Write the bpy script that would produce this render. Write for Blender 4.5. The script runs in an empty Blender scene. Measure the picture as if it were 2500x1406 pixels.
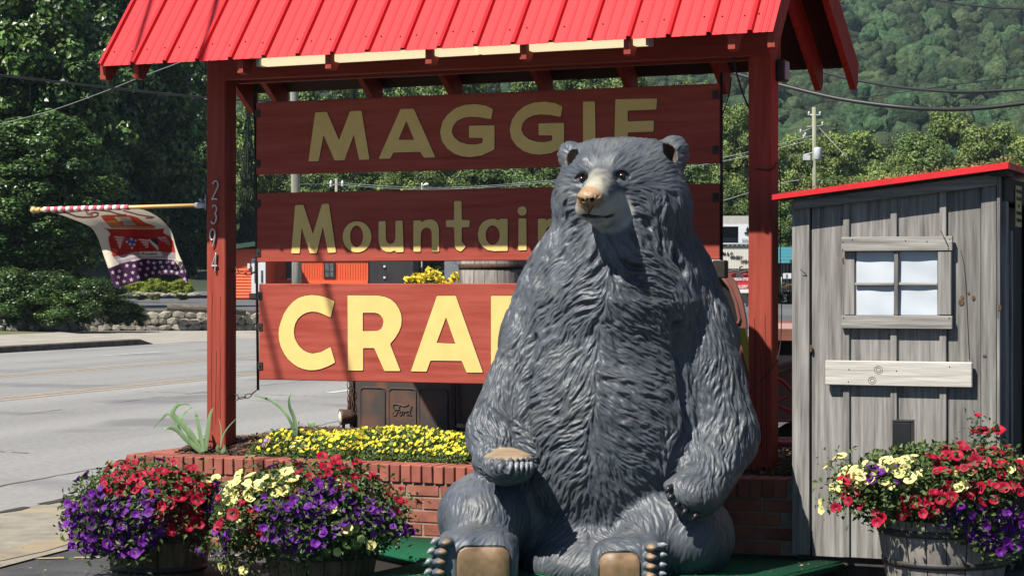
import bpy, bmesh, math, random
import numpy as np
from mathutils import Vector, Matrix

# ------------------------------------------------------------------ camera, world, sun, exposure
SC = bpy.context.scene
COL = SC.collection
F, CX, CY, H = 5000.0, 1250.0, 703.0, 1.54        # focal length and centre in photo pixels, eye height
cam_data = bpy.data.cameras.new('camera')
cam_data.sensor_width = 36.0
cam_data.lens = 36.0 * F / 2500.0
cam_data.clip_start = 0.1
cam_data.clip_end = 6000.0
cam = bpy.data.objects.new('camera', cam_data)
cam.location = (0, 0, H)
cam.rotation_euler = (math.radians(90), 0, 0)
COL.objects.link(cam)
SC.camera = cam

TH = math.atan2(1.45, 3.341)                       # turn of the sign against the picture plane
DX, DY = math.cos(TH), -math.sin(TH)               # along the sign, to the right
NX, NY = math.sin(TH), math.cos(TH)                # through the sign, away from us
SUN_R, SUN_D = 0.47, 1.45                          # sun travel per metre through the sign: right, down
sv = Vector((SUN_R * DX + NX, SUN_R * DY + NY, -SUN_D)).normalized()   # light travel
SUN_DIR = -sv
sun_el = math.asin(SUN_DIR.z)
sun_az = math.atan2(SUN_DIR.x, SUN_DIR.y)          # from +Y, clockwise

world = bpy.data.worlds.new('World')
SC.world = world
world.use_nodes = True
wn = world.node_tree
bg = wn.nodes['Background']
sky = wn.nodes.new('ShaderNodeTexSky')
sky.sky_type = 'NISHITA'
sky.sun_disc = False
sky.sun_elevation = sun_el
sky.sun_rotation = sun_az
sky.air_density = 0.6
sky.dust_density = 0.0
wn.links.new(sky.outputs[0], bg.inputs[0])
bg.inputs[1].default_value = 0.05

sun_data = bpy.data.lights.new('sun', 'SUN')
sun_data.energy = 5.0
sun_data.angle = math.radians(0.53)
sun_data.color = (1.0, 0.945, 0.85)
sun = bpy.data.objects.new('sun', sun_data)
sun.rotation_euler = sv.to_track_quat('-Z', 'Y').to_euler()
sun.location = (-20, -15, 30)
COL.objects.link(sun)

SC.view_settings.view_transform = 'Standard'
SC.view_settings.look = 'None'
SC.view_settings.exposure = 1.05
SC.view_settings.gamma = 1.0
SC.view_settings.use_curve_mapping = False
try:
    SC.cycles.max_bounces = 6
    SC.cycles.diffuse_bounces = 3
    SC.cycles.glossy_bounces = 2
    SC.cycles.transmission_bounces = 3
    SC.cycles.transparent_max_bounces = 4
    SC.cycles.volume_bounces = 0
    SC.cycles.caustics_reflective = False
    SC.cycles.caustics_refractive = False
except Exception:
    pass

RND = random.Random(7)
NPR = np.random.RandomState(11)

# ------------------------------------------------------------------ helpers
def P(px, py, Y):
    """photo measurement (pixel, distance) -> metres"""
    return Vector(((px - CX) / F * Y, Y, H - (py - CY) / F * Y))

def tag(o, label=None, cat=None, group=None, kind=None):
    if label: o['label'] = label
    if cat: o['category'] = cat
    if group: o['group'] = group
    if kind: o['kind'] = kind
    return o

def empty(name, loc=(0, 0, 0), rz=0.0, label=None, cat=None, group=None):
    o = bpy.data.objects.new(name, None)
    o.empty_display_size = 0.1
    o.location = loc
    o.rotation_euler = (0, 0, rz)
    COL.objects.link(o)
    return tag(o, label, cat, group)

def link(name, me, m=None, parent=None, loc=None):
    if m is not None:
        ms = m if isinstance(m, (list, tuple)) else [m]
        for k in ms:
            me.materials.append(k)
    o = bpy.data.objects.new(name, me)
    COL.objects.link(o)
    if parent is not None:
        o.parent = parent
    if loc is not None:
        o.location = loc
    return o

def copy_obj(o, parent=None, loc=None, rot=None, scale=None):
    c = o.copy()
    COL.objects.link(c)
    if parent is not None: c.parent = parent
    if loc is not None: c.location = loc
    if rot is not None: c.rotation_euler = rot
    if scale is not None: c.scale = scale
    return c

def copy_tree(o, parent=None):
    c = o.copy()
    COL.objects.link(c)
    if parent is not None: c.parent = parent
    for ch in list(o.children):
        copy_tree(ch, c)
    return c

def mesh_np(name, V, faces, smooth=False, mat_idx=None):
    """faces: (n,3) or (n,4) int array"""
    V = np.asarray(V, dtype=np.float32); faces = np.asarray(faces, dtype=np.int32)
    me = bpy.data.meshes.new(name)
    n, k = faces.shape
    me.vertices.add(len(V)); me.vertices.foreach_set('co', V.ravel())
    me.loops.add(n * k); me.loops.foreach_set('vertex_index', faces.ravel())
    me.polygons.add(n)
    me.polygons.foreach_set('loop_start', np.arange(0, n * k, k, dtype=np.int32))
    me.polygons.foreach_set('loop_total', np.full(n, k, dtype=np.int32))
    if mat_idx is not None:
        me.polygons.foreach_set('material_index', np.asarray(mat_idx, dtype=np.int32))
    me.polygons.foreach_set('use_smooth', np.full(n, bool(smooth)))
    me.update(calc_edges=True)
    return me

class MB:
    """collects shapes in one bmesh"""
    def __init__(self):
        self.bm = bmesh.new()
    def box(self, x0, x1, y0, y1, z0, z1, M=None, bevel=0.0):
        c = [(x0, y0, z0), (x1, y0, z0), (x1, y1, z0), (x0, y1, z0), (x0, y0, z1), (x1, y0, z1), (x1, y1, z1), (x0, y1, z1)]
        vs = [self.bm.verts.new(M @ Vector(p) if M else p) for p in c]
        fs = [self.bm.faces.new([vs[i] for i in f]) for f in ((3, 2, 1, 0), (4, 5, 6, 7), (0, 1, 5, 4), (1, 2, 6, 5), (2, 3, 7, 6), (3, 0, 4, 7))]
        if bevel > 0:
            es = list({e for f in fs for e in f.edges})
            bmesh.ops.bevel(self.bm, geom=es, offset=bevel, segments=1, affect='EDGES')
        return self
    def hexa(self, c, bevel=0.0):
        """eight corners: bottom four counter-clockwise, then top four"""
        vs = [self.bm.verts.new(p) for p in c]
        fs = [self.bm.faces.new([vs[i] for i in f]) for f in ((3, 2, 1, 0), (4, 5, 6, 7), (0, 1, 5, 4), (1, 2, 6, 5), (2, 3, 7, 6), (3, 0, 4, 7))]
        if bevel > 0:
            es = list({e for f in fs for e in f.edges})
            bmesh.ops.bevel(self.bm, geom=es, offset=bevel, segments=1, affect='EDGES')
        return self
    def tube(self, pts, r, n=8, closed=False, cap=True):
        pts = [Vector(p) for p in pts]
        rs = r if isinstance(r, (list, tuple)) else [r] * len(pts)
        rings = []
        m = len(pts)
        up = None
        for i, p in enumerate(pts):
            a = pts[(i - 1) % m] if (i > 0 or closed) else pts[0]
            b = pts[(i + 1) % m] if (i < m - 1 or closed) else pts[-1]
            t = (b - a)
            if t.length < 1e-9: t = Vector((0, 0, 1))
            t.normalize()
            if up is None:
                up = t.orthogonal().normalized()
            else:
                up = (up - t * up.dot(t))
                if up.length < 1e-6: up = t.orthogonal()
                up.normalize()
            w = t.cross(up)
            rings.append([self.bm.verts.new(p + (up * math.cos(2 * math.pi * j / n) + w * math.sin(2 * math.pi * j / n)) * rs[i]) for j in range(n)])
        last = m if closed else m - 1
        for i in range(last):
            A, B = rings[i], rings[(i + 1) % m]
            for j in range(n):
                f = self.bm.faces.new((A[j], A[(j + 1) % n], B[(j + 1) % n], B[j])); f.smooth = True
        if cap and not closed:
            self.bm.faces.new(list(reversed(rings[0]))); self.bm.faces.new(rings[-1])
        return self
    def lathe(self, prof, n=24, c=(0, 0, 0), axis='Z', smooth=True):
        rings = []
        for r, h in prof:
            ring = []
            for j in range(n):
                a = 2 * math.pi * j / n
                x, y = r * math.cos(a), r * math.sin(a)
                p = {'Z': (x, y, h), 'X': (h, x, y), 'Y': (y, h, x)}[axis]
                ring.append(self.bm.verts.new((p[0] + c[0], p[1] + c[1], p[2] + c[2])))
            rings.append(ring)
        for A, B in zip(rings, rings[1:]):
            for j in range(n):
                f = self.bm.faces.new((A[j], A[(j + 1) % n], B[(j + 1) % n], B[j])); f.smooth = smooth
        if prof[0][0] > 1e-6: self.bm.faces.new(list(reversed(rings[0])))
        if prof[-1][0] > 1e-6: self.bm.faces.new(rings[-1])
        return self
    def prism(self, poly, y0, y1, plane='XZ'):
        """extruded polygon; poly in (a,b) counter-clockwise seen from the front (-y)"""
        def mk(a, b, y):
            return {'XZ': (a, y, b), 'XY': (a, b, y), 'YZ': (y, a, b)}[plane]
        A = [self.bm.verts.new(mk(a, b, y0)) for a, b in poly]
        B = [self.bm.verts.new(mk(a, b, y1)) for a, b in poly]
        n = len(poly)
        self.bm.faces.new(A); self.bm.faces.new(list(reversed(B)))
        for i in range(n):
            self.bm.faces.new((A[i], B[i], B[(i + 1) % n], A[(i + 1) % n]))
        return self
    def sphere(self, c, r, seg=12, rings=8, sc=(1, 1, 1)):
        M = Matrix.Translation(Vector(c)) @ Matrix.Diagonal((r * sc[0], r * sc[1], r * sc[2], 1))
        g = bmesh.ops.create_uvsphere(self.bm, u_segments=seg, v_segments=rings, radius=1.0, matrix=M)
        for v in g['verts']:
            for f in v.link_faces: f.smooth = True
        return self
    def mesh(self, name, recalc=True):
        if recalc:
            bmesh.ops.recalc_face_normals(self.bm, faces=self.bm.faces)
        me = bpy.data.meshes.new(name)
        self.bm.to_mesh(me); self.bm.free()
        return me
    def build(self, name, m, parent=None, loc=None):
        return link(name, self.mesh(name), m, parent, loc)

def catmull(pts, n=8):
    pts = [Vector(p) for p in pts]
    out = []
    for i in range(len(pts) - 1):
        p0 = pts[max(i - 1, 0)]; p1 = pts[i]; p2 = pts[i + 1]; p3 = pts[min(i + 2, len(pts) - 1)]
        for k in range(n):
            t = k / n
            out.append(0.5 * ((2 * p1) + (p2 - p0) * t + (2 * p0 - 5 * p1 + 4 * p2 - p3) * t * t + (3 * p1 - p0 - 3 * p2 + p3) * t ** 3))
    out.append(pts[-1])
    return out

# ------------------------------------------------------------------ frames laid along the sign
class Frame:
    """local x along the sign, y away from us, z up; origin on the ground"""
    def __init__(self, X, Y):
        self.o = Vector((X, Y, 0))
    def at(self, px, py, b=0.0):
        """where the view ray of a photo pixel meets the upright plane y=b : local (s, z)"""
        rx, ry, rz = (px - CX) / F, 1.0, -(py - CY) / F
        nd = NX * rx + NY * ry
        t = (b + NX * self.o.x + NY * self.o.y) / nd
        s = (t * rx - self.o.x) * DX + (t * ry - self.o.y) * DY
        return s, H + t * rz
    def w(self, s, b, z=0.0):
        return Vector((self.o.x + s * DX + b * NX, self.o.y + s * DY + b * NY, z))
    def empty(self, name, label, cat, group=None):
        return empty(name, self.o, -TH, label, cat, group)

# ------------------------------------------------------------------ materials
def srgb(r, g, b):
    f = lambda c: (c / 255 / 12.92) if c / 255 <= 0.04045 else ((c / 255 + 0.055) / 1.055) ** 2.4
    return (f(r), f(g), f(b), 1.0)

MATS = {}
ALB = 0.78                       # overall reflectance of the colours below, against the camera exposure
def mat(name, col, col2=None, rough=0.6, scale=8.0, stretch=(1, 1, 1), detail=4.0, ramp=(0.35, 0.65), bump=0.0, bscale=None,
        bdist=0.01, metal=0.0, spec=0.5, rnd=0.0, coords='Object', attr=None, sheen=0.0, trans=0.0, spots=None, rnd_off=True, rough2=None):
    m = bpy.data.materials.new(name); m.use_nodes = True
    nt = m.node_tree; N = nt.nodes; L = nt.links
    b = N['Principled BSDF']
    b.inputs['Roughness'].default_value = rough
    b.inputs['Metallic'].default_value = metal
    b.inputs['Specular IOR Level'].default_value = spec
    col = tuple(c * ALB for c in col[:3]) + (1,)
    if col2 is not None: col2 = tuple(c * ALB for c in col2[:3]) + (1,)
    tc = N.new('ShaderNodeTexCoord'); mp = N.new('ShaderNodeMapping')
    mp.inputs['Scale'].default_value = stretch
    L.new(tc.outputs[coords], mp.inputs['Vector'])
    oi = N.new('ShaderNodeObjectInfo')
    if rnd_off:
        mu = N.new('ShaderNodeMath'); mu.operation = 'MULTIPLY'; mu.inputs[1].default_value = 53.0
        L.new(oi.outputs['Random'], mu.inputs[0])
        L.new(mu.outputs[0], mp.inputs['Location'])
    out = None
    if col2 is not None:
        nz = N.new('ShaderNodeTexNoise'); nz.inputs['Scale'].default_value = scale; nz.inputs['Detail'].default_value = detail
        nz.inputs['Roughness'].default_value = 0.6
        L.new(mp.outputs[0], nz.inputs['Vector'])
        cr = N.new('ShaderNodeValToRGB')
        cr.color_ramp.elements[0].position = ramp[0]; cr.color_ramp.elements[1].position = ramp[1]
        cr.color_ramp.elements[0].color = col; cr.color_ramp.elements[1].color = col2
        L.new(nz.outputs['Fac'], cr.inputs['Fac']); out = cr.outputs['Color']
    else:
        rgb = N.new('ShaderNodeRGB'); rgb.outputs[0].default_value = col; out = rgb.outputs[0]
    if attr:
        at = N.new('ShaderNodeAttribute'); at.attribute_name = attr
        mx = N.new('ShaderNodeMix'); mx.data_type = 'RGBA'; mx.blend_type = 'MULTIPLY'; mx.inputs['Factor'].default_value = 1.0
        L.new(out, mx.inputs['A']); L.new(at.outputs['Color'], mx.inputs['B']); out = mx.outputs['Result']
    if spots:
        sc_, thr, scol = spots
        n2 = N.new('ShaderNodeTexNoise'); n2.inputs['Scale'].default_value = sc_; n2.inputs['Detail'].default_value = 5.0
        L.new(mp.outputs[0], n2.inputs['Vector'])
        c2 = N.new('ShaderNodeValToRGB'); c2.color_ramp.elements[0].position = thr; c2.color_ramp.elements[1].position = min(1.0, thr + 0.08)
        c2.color_ramp.elements[0].color = (0, 0, 0, 1); c2.color_ramp.elements[1].color = (1, 1, 1, 1)
        L.new(n2.outputs['Fac'], c2.inputs['Fac'])
        mx = N.new('ShaderNodeMix'); mx.data_type = 'RGBA'
        L.new(c2.outputs['Color'], mx.inputs['Factor']); L.new(out, mx.inputs['A']); mx.inputs['B'].default_value = (*(c * ALB for c in scol[:3]), 1); out = mx.outputs['Result']
    if rnd > 0:
        hs = N.new('ShaderNodeHueSaturation')
        mr = N.new('ShaderNodeMapRange'); mr.inputs['To Min'].default_value = 1 - rnd; mr.inputs['To Max'].default_value = 1 + rnd
        L.new(oi.outputs['Random'], mr.inputs['Value']); L.new(mr.outputs[0], hs.inputs['Value'])
        L.new(out, hs.inputs['Color']); out = hs.outputs['Color']
    L.new(out, b.inputs['Base Color'])
    if bump > 0:
        nb_ = N.new('ShaderNodeTexNoise'); nb_.inputs['Scale'].default_value = bscale or scale; nb_.inputs['Detail'].default_value = 4.0
        L.new(mp.outputs[0], nb_.inputs['Vector'])
        bp = N.new('ShaderNodeBump'); bp.inputs['Strength'].default_value = bump; bp.inputs['Distance'].default_value = bdist
        L.new(nb_.outputs['Fac'], bp.inputs['Height']); L.new(bp.outputs[0], b.inputs['Normal'])
    if trans > 0:
        tr = N.new('ShaderNodeBsdfTranslucent'); L.new(out, tr.inputs['Color'])
        ms = N.new('ShaderNodeMixShader'); ms.inputs[0].default_value = trans
        L.new(b.outputs[0], ms.inputs[1]); L.new(tr.outputs[0], ms.inputs[2])
        L.new(ms.outputs[0], N['Material Output'].inputs['Surface'])
    MATS[name] = m
    return m
# ------------------------------------------------------------------ setting: ground, road, kerbs, terrain
ROADU = Vector((0.278, 0.9606, 0)); ROADV = Vector((-0.9606, 0.278, 0))
def rp(t, v, z=0.0):
    """road coordinates: t along the road (away), v across it (to the far side)"""
    q = ROADU * t + ROADV * v
    return (q.x, q.y, z)

M_lot = mat('lot asphalt', (0.030, 0.031, 0.034), (0.075, 0.076, 0.082), rough=0.9, scale=2.2, bump=0.5, bscale=60, bdist=0.01, spots=(0.9, 0.60, (0.10, 0.10, 0.105)), rnd_off=False)
M_road = mat('road asphalt', (0.215, 0.212, 0.21), (0.315, 0.31, 0.305), rough=0.9, scale=14.0, stretch=(1, 1, 1), detail=12, ramp=(0.3, 0.7), bump=0.5, bscale=90, bdist=0.01, spots=(0.35, 0.56, (0.19, 0.19, 0.195)), rnd_off=False)
M_walk = mat('old concrete', (0.20, 0.18, 0.145), (0.31, 0.28, 0.225), rough=0.95, scale=5.0, detail=10, bump=0.4, bscale=50, spots=(0.8, 0.60, (0.34, 0.28, 0.18)), rnd_off=False)
M_sand = mat('washed sand', (0.33, 0.26, 0.16), (0.20, 0.18, 0.15), rough=1.0, scale=3.0, detail=9, rnd_off=False)
M_yel = mat('worn yellow paint', (0.50, 0.34, 0.13), (0.27, 0.255, 0.235), rough=0.8, scale=5.0, detail=9, ramp=(0.36, 0.58), rnd_off=False)
M_wht = mat('worn white paint', (0.62, 0.62, 0.6), (0.30, 0.30, 0.30), rough=0.8, scale=6.0, detail=8, ramp=(0.5, 0.7), rnd_off=False)
M_kerb = mat('weathered kerb', (0.055, 0.045, 0.038), (0.14, 0.115, 0.09), rough=0.95, scale=4.0, detail=8, rnd_off=False)
M_farwalk = mat('far concrete', (0.26, 0.235, 0.20), (0.38, 0.355, 0.31), rough=0.95, scale=1.2, detail=8, stretch=(1, 1, 1), rnd_off=False)
M_terr = mat('forest floor', (0.012, 0.022, 0.008), (0.03, 0.045, 0.014), rough=1.0, scale=0.05, rnd_off=False)
M_turf = mat('turf', (0.075, 0.10, 0.025), (0.16, 0.15, 0.06), rough=1.0, scale=1.5, detail=8, rnd_off=False)
M_plot = mat('parking asphalt', (0.075, 0.078, 0.085), (0.13, 0.132, 0.14), rough=0.9, scale=0.7, detail=8, stretch=(0.3, 2, 1), rnd_off=False)

def add_bands(m):
    nt = m.node_tree; N = nt.nodes; L = nt.links; b = N['Principled BSDF']; src = b.inputs['Base Color'].links[0].from_socket
    tc = N.new('ShaderNodeTexCoord'); mp = N.new('ShaderNodeMapping'); mp.vector_type = 'TEXTURE'; mp.inputs['Rotation'].default_value = (0, 0, math.atan2(ROADV.y, ROADV.x)); mp.inputs['Scale'].default_value = (1.0, 26.0, 1.0)
    L.new(tc.outputs['Object'], mp.inputs['Vector'])
    nz = N.new('ShaderNodeTexNoise'); nz.inputs['Scale'].default_value = 0.75; nz.inputs['Detail'].default_value = 4; L.new(mp.outputs[0], nz.inputs['Vector'])
    mr = N.new('ShaderNodeMapRange'); mr.inputs['From Min'].default_value = .3; mr.inputs['From Max'].default_value = .7; mr.inputs['To Min'].default_value = .80; mr.inputs['To Max'].default_value = 1.12; L.new(nz.outputs['Fac'], mr.inputs['Value'])
    hs = N.new('ShaderNodeHueSaturation'); L.new(mr.outputs[0], hs.inputs['Value']); L.new(src, hs.inputs['Color']); L.new(hs.outputs['Color'], b.inputs['Base Color'])
add_bands(M_road)
def sheet(name, pts, m, kind='structure'):
    bm = bmesh.new()
    bm.faces.new([bm.verts.new(p) for p in pts])
    bmesh.ops.triangulate(bm, faces=bm.faces) if len(pts) > 4 else None
    me = bpy.data.meshes.new(name); bm.to_mesh(me); bm.free()
    o = link(name, me, m)
    return tag(o, kind=kind)

# ground out to the horizon, rising into the wooded mountain behind
def hill_z(x, y):
    """terrain height"""
    foot = 170 + 0.10 * x
    t = max(0.0, y - foot)
    rise = 0.20 * t * (t / (t + 120.0)) + 0.00007 * t * t
    tilt = 1.0 + max(-0.6, min(0.9, (x - 60) / 420.0))
    low = 18.0 * math.exp(-((x - 150 - 0.1 * y) / 60.0) ** 2) * (1 if y > 400 else max(0, (y - 250) / 150.0))
    return max(0.0, rise * tilt - low * 0.4)
gx = np.concatenate([np.linspace(-900, -300, 7)[:-1], np.linspace(-300, 400, 36), np.linspace(400, 1000, 7)[1:]])
gy = np.concatenate([np.linspace(-300, 0, 4)[:-1], np.linspace(0, 900, 46), np.linspace(900, 1800, 10)[1:]])
GV = np.array([(x, y, hill_z(x, y) - 0.02) for y in gy for x in gx])
nx_ = len(gx)
GF = np.array([(j * nx_ + i, j * nx_ + i + 1, (j + 1) * nx_ + i + 1, (j + 1) * nx_ + i) for j in range(len(gy) - 1) for i in range(nx_ - 1)])
tag(link('terrain', mesh_np('terrain', GV, GF, smooth=True), M_terr), kind='structure')

sheet('parking_lot', [(-30, -20, 0), (30, -20, 0), (30, 26, 0), (-30, 26, 0)], M_lot)
sheet('road', [rp(-60, 7.24, 0.006), rp(420, 7.24, 0.006), rp(420, 25, 0.006), rp(-60, 25, 0.006)], M_road)
# near walk between the road and the lot, with an irregular sandy rim
walk_in = []
for i in range(40):
    t = -30 + i * 2.2
    walk_in.append(rp(t, 5.87 + 0.05 * math.sin(t * 1.3) + 0.05 * math.sin(t * 5.1), 0.010))
sheet('pavement', [rp(-30, 7.22, 0.010)] + [] + walk_in + [rp(56, 7.22, 0.010)], M_walk)
rim = []
for i in range(120):
    t = -30 + i * 0.74
    rim.append((t, 5.90 + 0.05 * math.sin(t * 1.3) + 0.05 * math.sin(t * 5.1)))
sand_o = [rp(t, v + 0.30 + 0.16 * math.sin(t * 2.1) + 0.09 * math.sin(t * 7.7), 0.014) for t, v in rim]
sand_i = [rp(t, v - 0.03 + 0.05 * math.sin(t * 9.0), 0.014) for t, v in rim]
bm = bmesh.new()
A = [bm.verts.new(p) for p in sand_o]; B = [bm.verts.new(p) for p in sand_i]
for i in range(len(A) - 1): bm.faces.new((A[i], B[i], B[i + 1], A[i + 1]))
me = bpy.data.meshes.new('sand_edge'); bm.to_mesh(me); bm.free()
tag(link('sand_edge', me, M_sand), kind='structure')
# broken edge where road meets walk : low ragged lip
bm = bmesh.new(); prev = None
r_ = random.Random(5)
for i in range(260):
    t = -12 + i * 0.2
    w = 0.02 + 0.035 * r_.random(); j = 0.03 * (r_.random() - 0.5)
    a = bm.verts.new(rp(t, 7.23 + j + w, 0.0145)); b = bm.verts.new(rp(t, 7.23 + j - w, 0.0145))
    if prev and r_.random() > 0.08: bm.faces.new((prev[0], prev[1], b, a))
    prev = (a, b)
me = bpy.data.meshes.new('road_edge'); bm.to_mesh(me); bm.free()
tag(link('road_edge', me, mat('dirt in joint', (0.035, 0.028, 0.02), rough=1.0)), kind='structure')
# painted lines
def stripe(name, v, w, t0, t1, m, z=0.0105):
    return sheet(name, [rp(t0, v - w / 2, z), rp(t1, v - w / 2, z), rp(t1, v + w / 2, z), rp(t0, v + w / 2, z)], m)
stripe('yellow_line', 14.45, 0.13, -20, 400, M_yel); stripe('yellow_line', 14.75, 0.13, -20, 400, M_yel)
stripe('yellow_line', 18.2, 0.13, -20, 400, M_yel); stripe('yellow_line', 18.5, 0.10, -20, 400, M_yel)
for k in range(26): stripe('white_line', 10.9, 0.12, 28.0 + k * 12, 31 + k * 12, M_wht)
for k in range(26): stripe('white_line', 21.8, 0.12, 30 + k * 12, 33 + k * 12, M_wht)
# thin faded stall line on the lot
bm = bmesh.new(); prev = None
for i in range(40):
    X = -3.4 + i * 0.05
    y = 11.55 + 0.02 * math.sin(X * 7) + (X + 3.4) * 0.10
    a = bm.verts.new((X, y, 0.005)); b = bm.verts.new((X, y + 0.055, 0.005))
    if prev and r_.random() > 0.15: bm.faces.new((prev[0], a, b, prev[1]))
    prev = (a, b)
me = bpy.data.meshes.new('stall_line'); bm.to_mesh(me); bm.free()
tag(link('stall_line', me, M_yel), kind='structure')

# tarred cracks and dark tyre-worn bands
M_tar = mat('tar crack', (0.07, 0.07, 0.072), (0.16, 0.16, 0.16), rough=0.7, scale=3, rnd_off=False)
for (t0, v0, t1, v1) in ((14, 8.2, 30, 8.9), (22, 12.6, 60, 13.1), (17, 9.6, 18.5, 14.0), (34, 8.0, 36, 12.5), (40, 15.5, 90, 16.2), (27, 10.2, 27.6, 13.9)):
    bm = bmesh.new(); prev = None; nseg = 60; off = 0.0
    for i in range(nseg + 1):
        f = i / nseg; off += r_.uniform(-.035, .035); off *= .96
        t = t0 + (t1 - t0) * f; v = v0 + (v1 - v0) * f; du = (off, 0) if abs(t1 - t0) < 3 else (0, off)
        w = r_.uniform(.006, .022)
        a = bm.verts.new(rp(t + du[0] - (w if abs(t1 - t0) < 3 else 0), v + du[1] - (0 if abs(t1 - t0) < 3 else w), 0.0095)); b = bm.verts.new(rp(t + du[0] + (w if abs(t1 - t0) < 3 else 0), v + du[1] + (0 if abs(t1 - t0) < 3 else w), 0.0095))
        if prev and r_.random() > .12: bm.faces.new((prev[0], a, b, prev[1]))
        prev = (a, b)
    me = bpy.data.meshes.new('road_crack'); bm.to_mesh(me); bm.free(); tag(link('road_crack', me, M_tar), kind='structure')
# far side : kerb with an end, walk, verge
tag(MB().hexa([rp(-60, 25.0, 0), rp(51.2, 25.0, 0), rp(51.2, 25.35, 0), rp(-60, 25.35, 0), rp(-60, 25.04, .16), rp(50.4, 25.04, .16), rp(50.4, 25.35, .16), rp(-60, 25.35, .16)], 0.02).build('kerb', M_kerb), kind='structure')
tag(MB().hexa([rp(78, 25.0, 0), rp(420, 25.0, 0), rp(420, 25.35, 0), rp(78, 25.35, 0), rp(78.8, 25.04, .16), rp(420, 25.04, .16), rp(420, 25.35, .16), rp(78.8, 25.35, .16)], 0.02).build('kerb', M_kerb), kind='structure')
sheet('pavement', [rp(-60, 25.34, 0.152), rp(51, 25.34, 0.152), rp(58, 31.6, 0.152), rp(-60, 31.6, 0.152)], M_farwalk)
sheet('driveway', [rp(50.6, 25.0, 0.008), rp(78.6, 25.0, 0.008), rp(84, 36, 0.008), rp(54, 36, 0.008)], M_farwalk)
sheet('verge', [rp(-60, 31.5, 0.156), rp(57.5, 31.5, 0.156), rp(60, 36.5, 0.156), rp(-60, 36.5, 0.156)], M_turf)
sheet('verge', [rp(84, 25.36, 0.03), rp(420, 25.36, 0.03), rp(420, 40, 0.03), rp(92, 40, 0.03)], M_turf)

# raised parking terrace across the road, held by the stone wall
WA, WB = Vector((-24.0, 71.6, 0)), Vector((-5.5, 74.4, 0))
sheet('parking_terrace', [(-26, 71.9, 0.80), (-5.5, 74.8, 0.72), (6, 79, 0.7), (60, 100, 0.6), (90, 160, 1.2), (-40, 160, 1.3), (-60, 120, 1.1)], M_plot)
sheet('terrace_slope', [(-5.5, 74.8, 0.72), (-4.8, 72, 0.0), (20, 80, 0.0), (60, 96, 0.0), (60, 100, 0.6), (6, 79, 0.7)], M_plot)
# ------------------------------------------------------------------ the bear statue: one sculpted skin
M_bear = mat('bear paint', (0.66, 0.67, 0.69), (1.0, 1.0, 1.0), rough=0.50, scale=7.0, attr='paint', spec=0.42, bump=0.12, bscale=160.0, bdist=0.002, rnd_off=False)
M_claw = mat('claw paint', (0.16, 0.17, 0.19), (0.30, 0.32, 0.34), rough=0.4, scale=30.0)
M_claw_dark = mat('dark claw paint', (0.012, 0.012, 0.014), rough=0.4)
M_eye = mat('brown glass eye', (0.030, 0.009, 0.005), rough=0.08, spec=0.8)
M_pupil = mat('eye pupil', (0.004, 0.004, 0.004), rough=0.06, spec=0.8)

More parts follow.
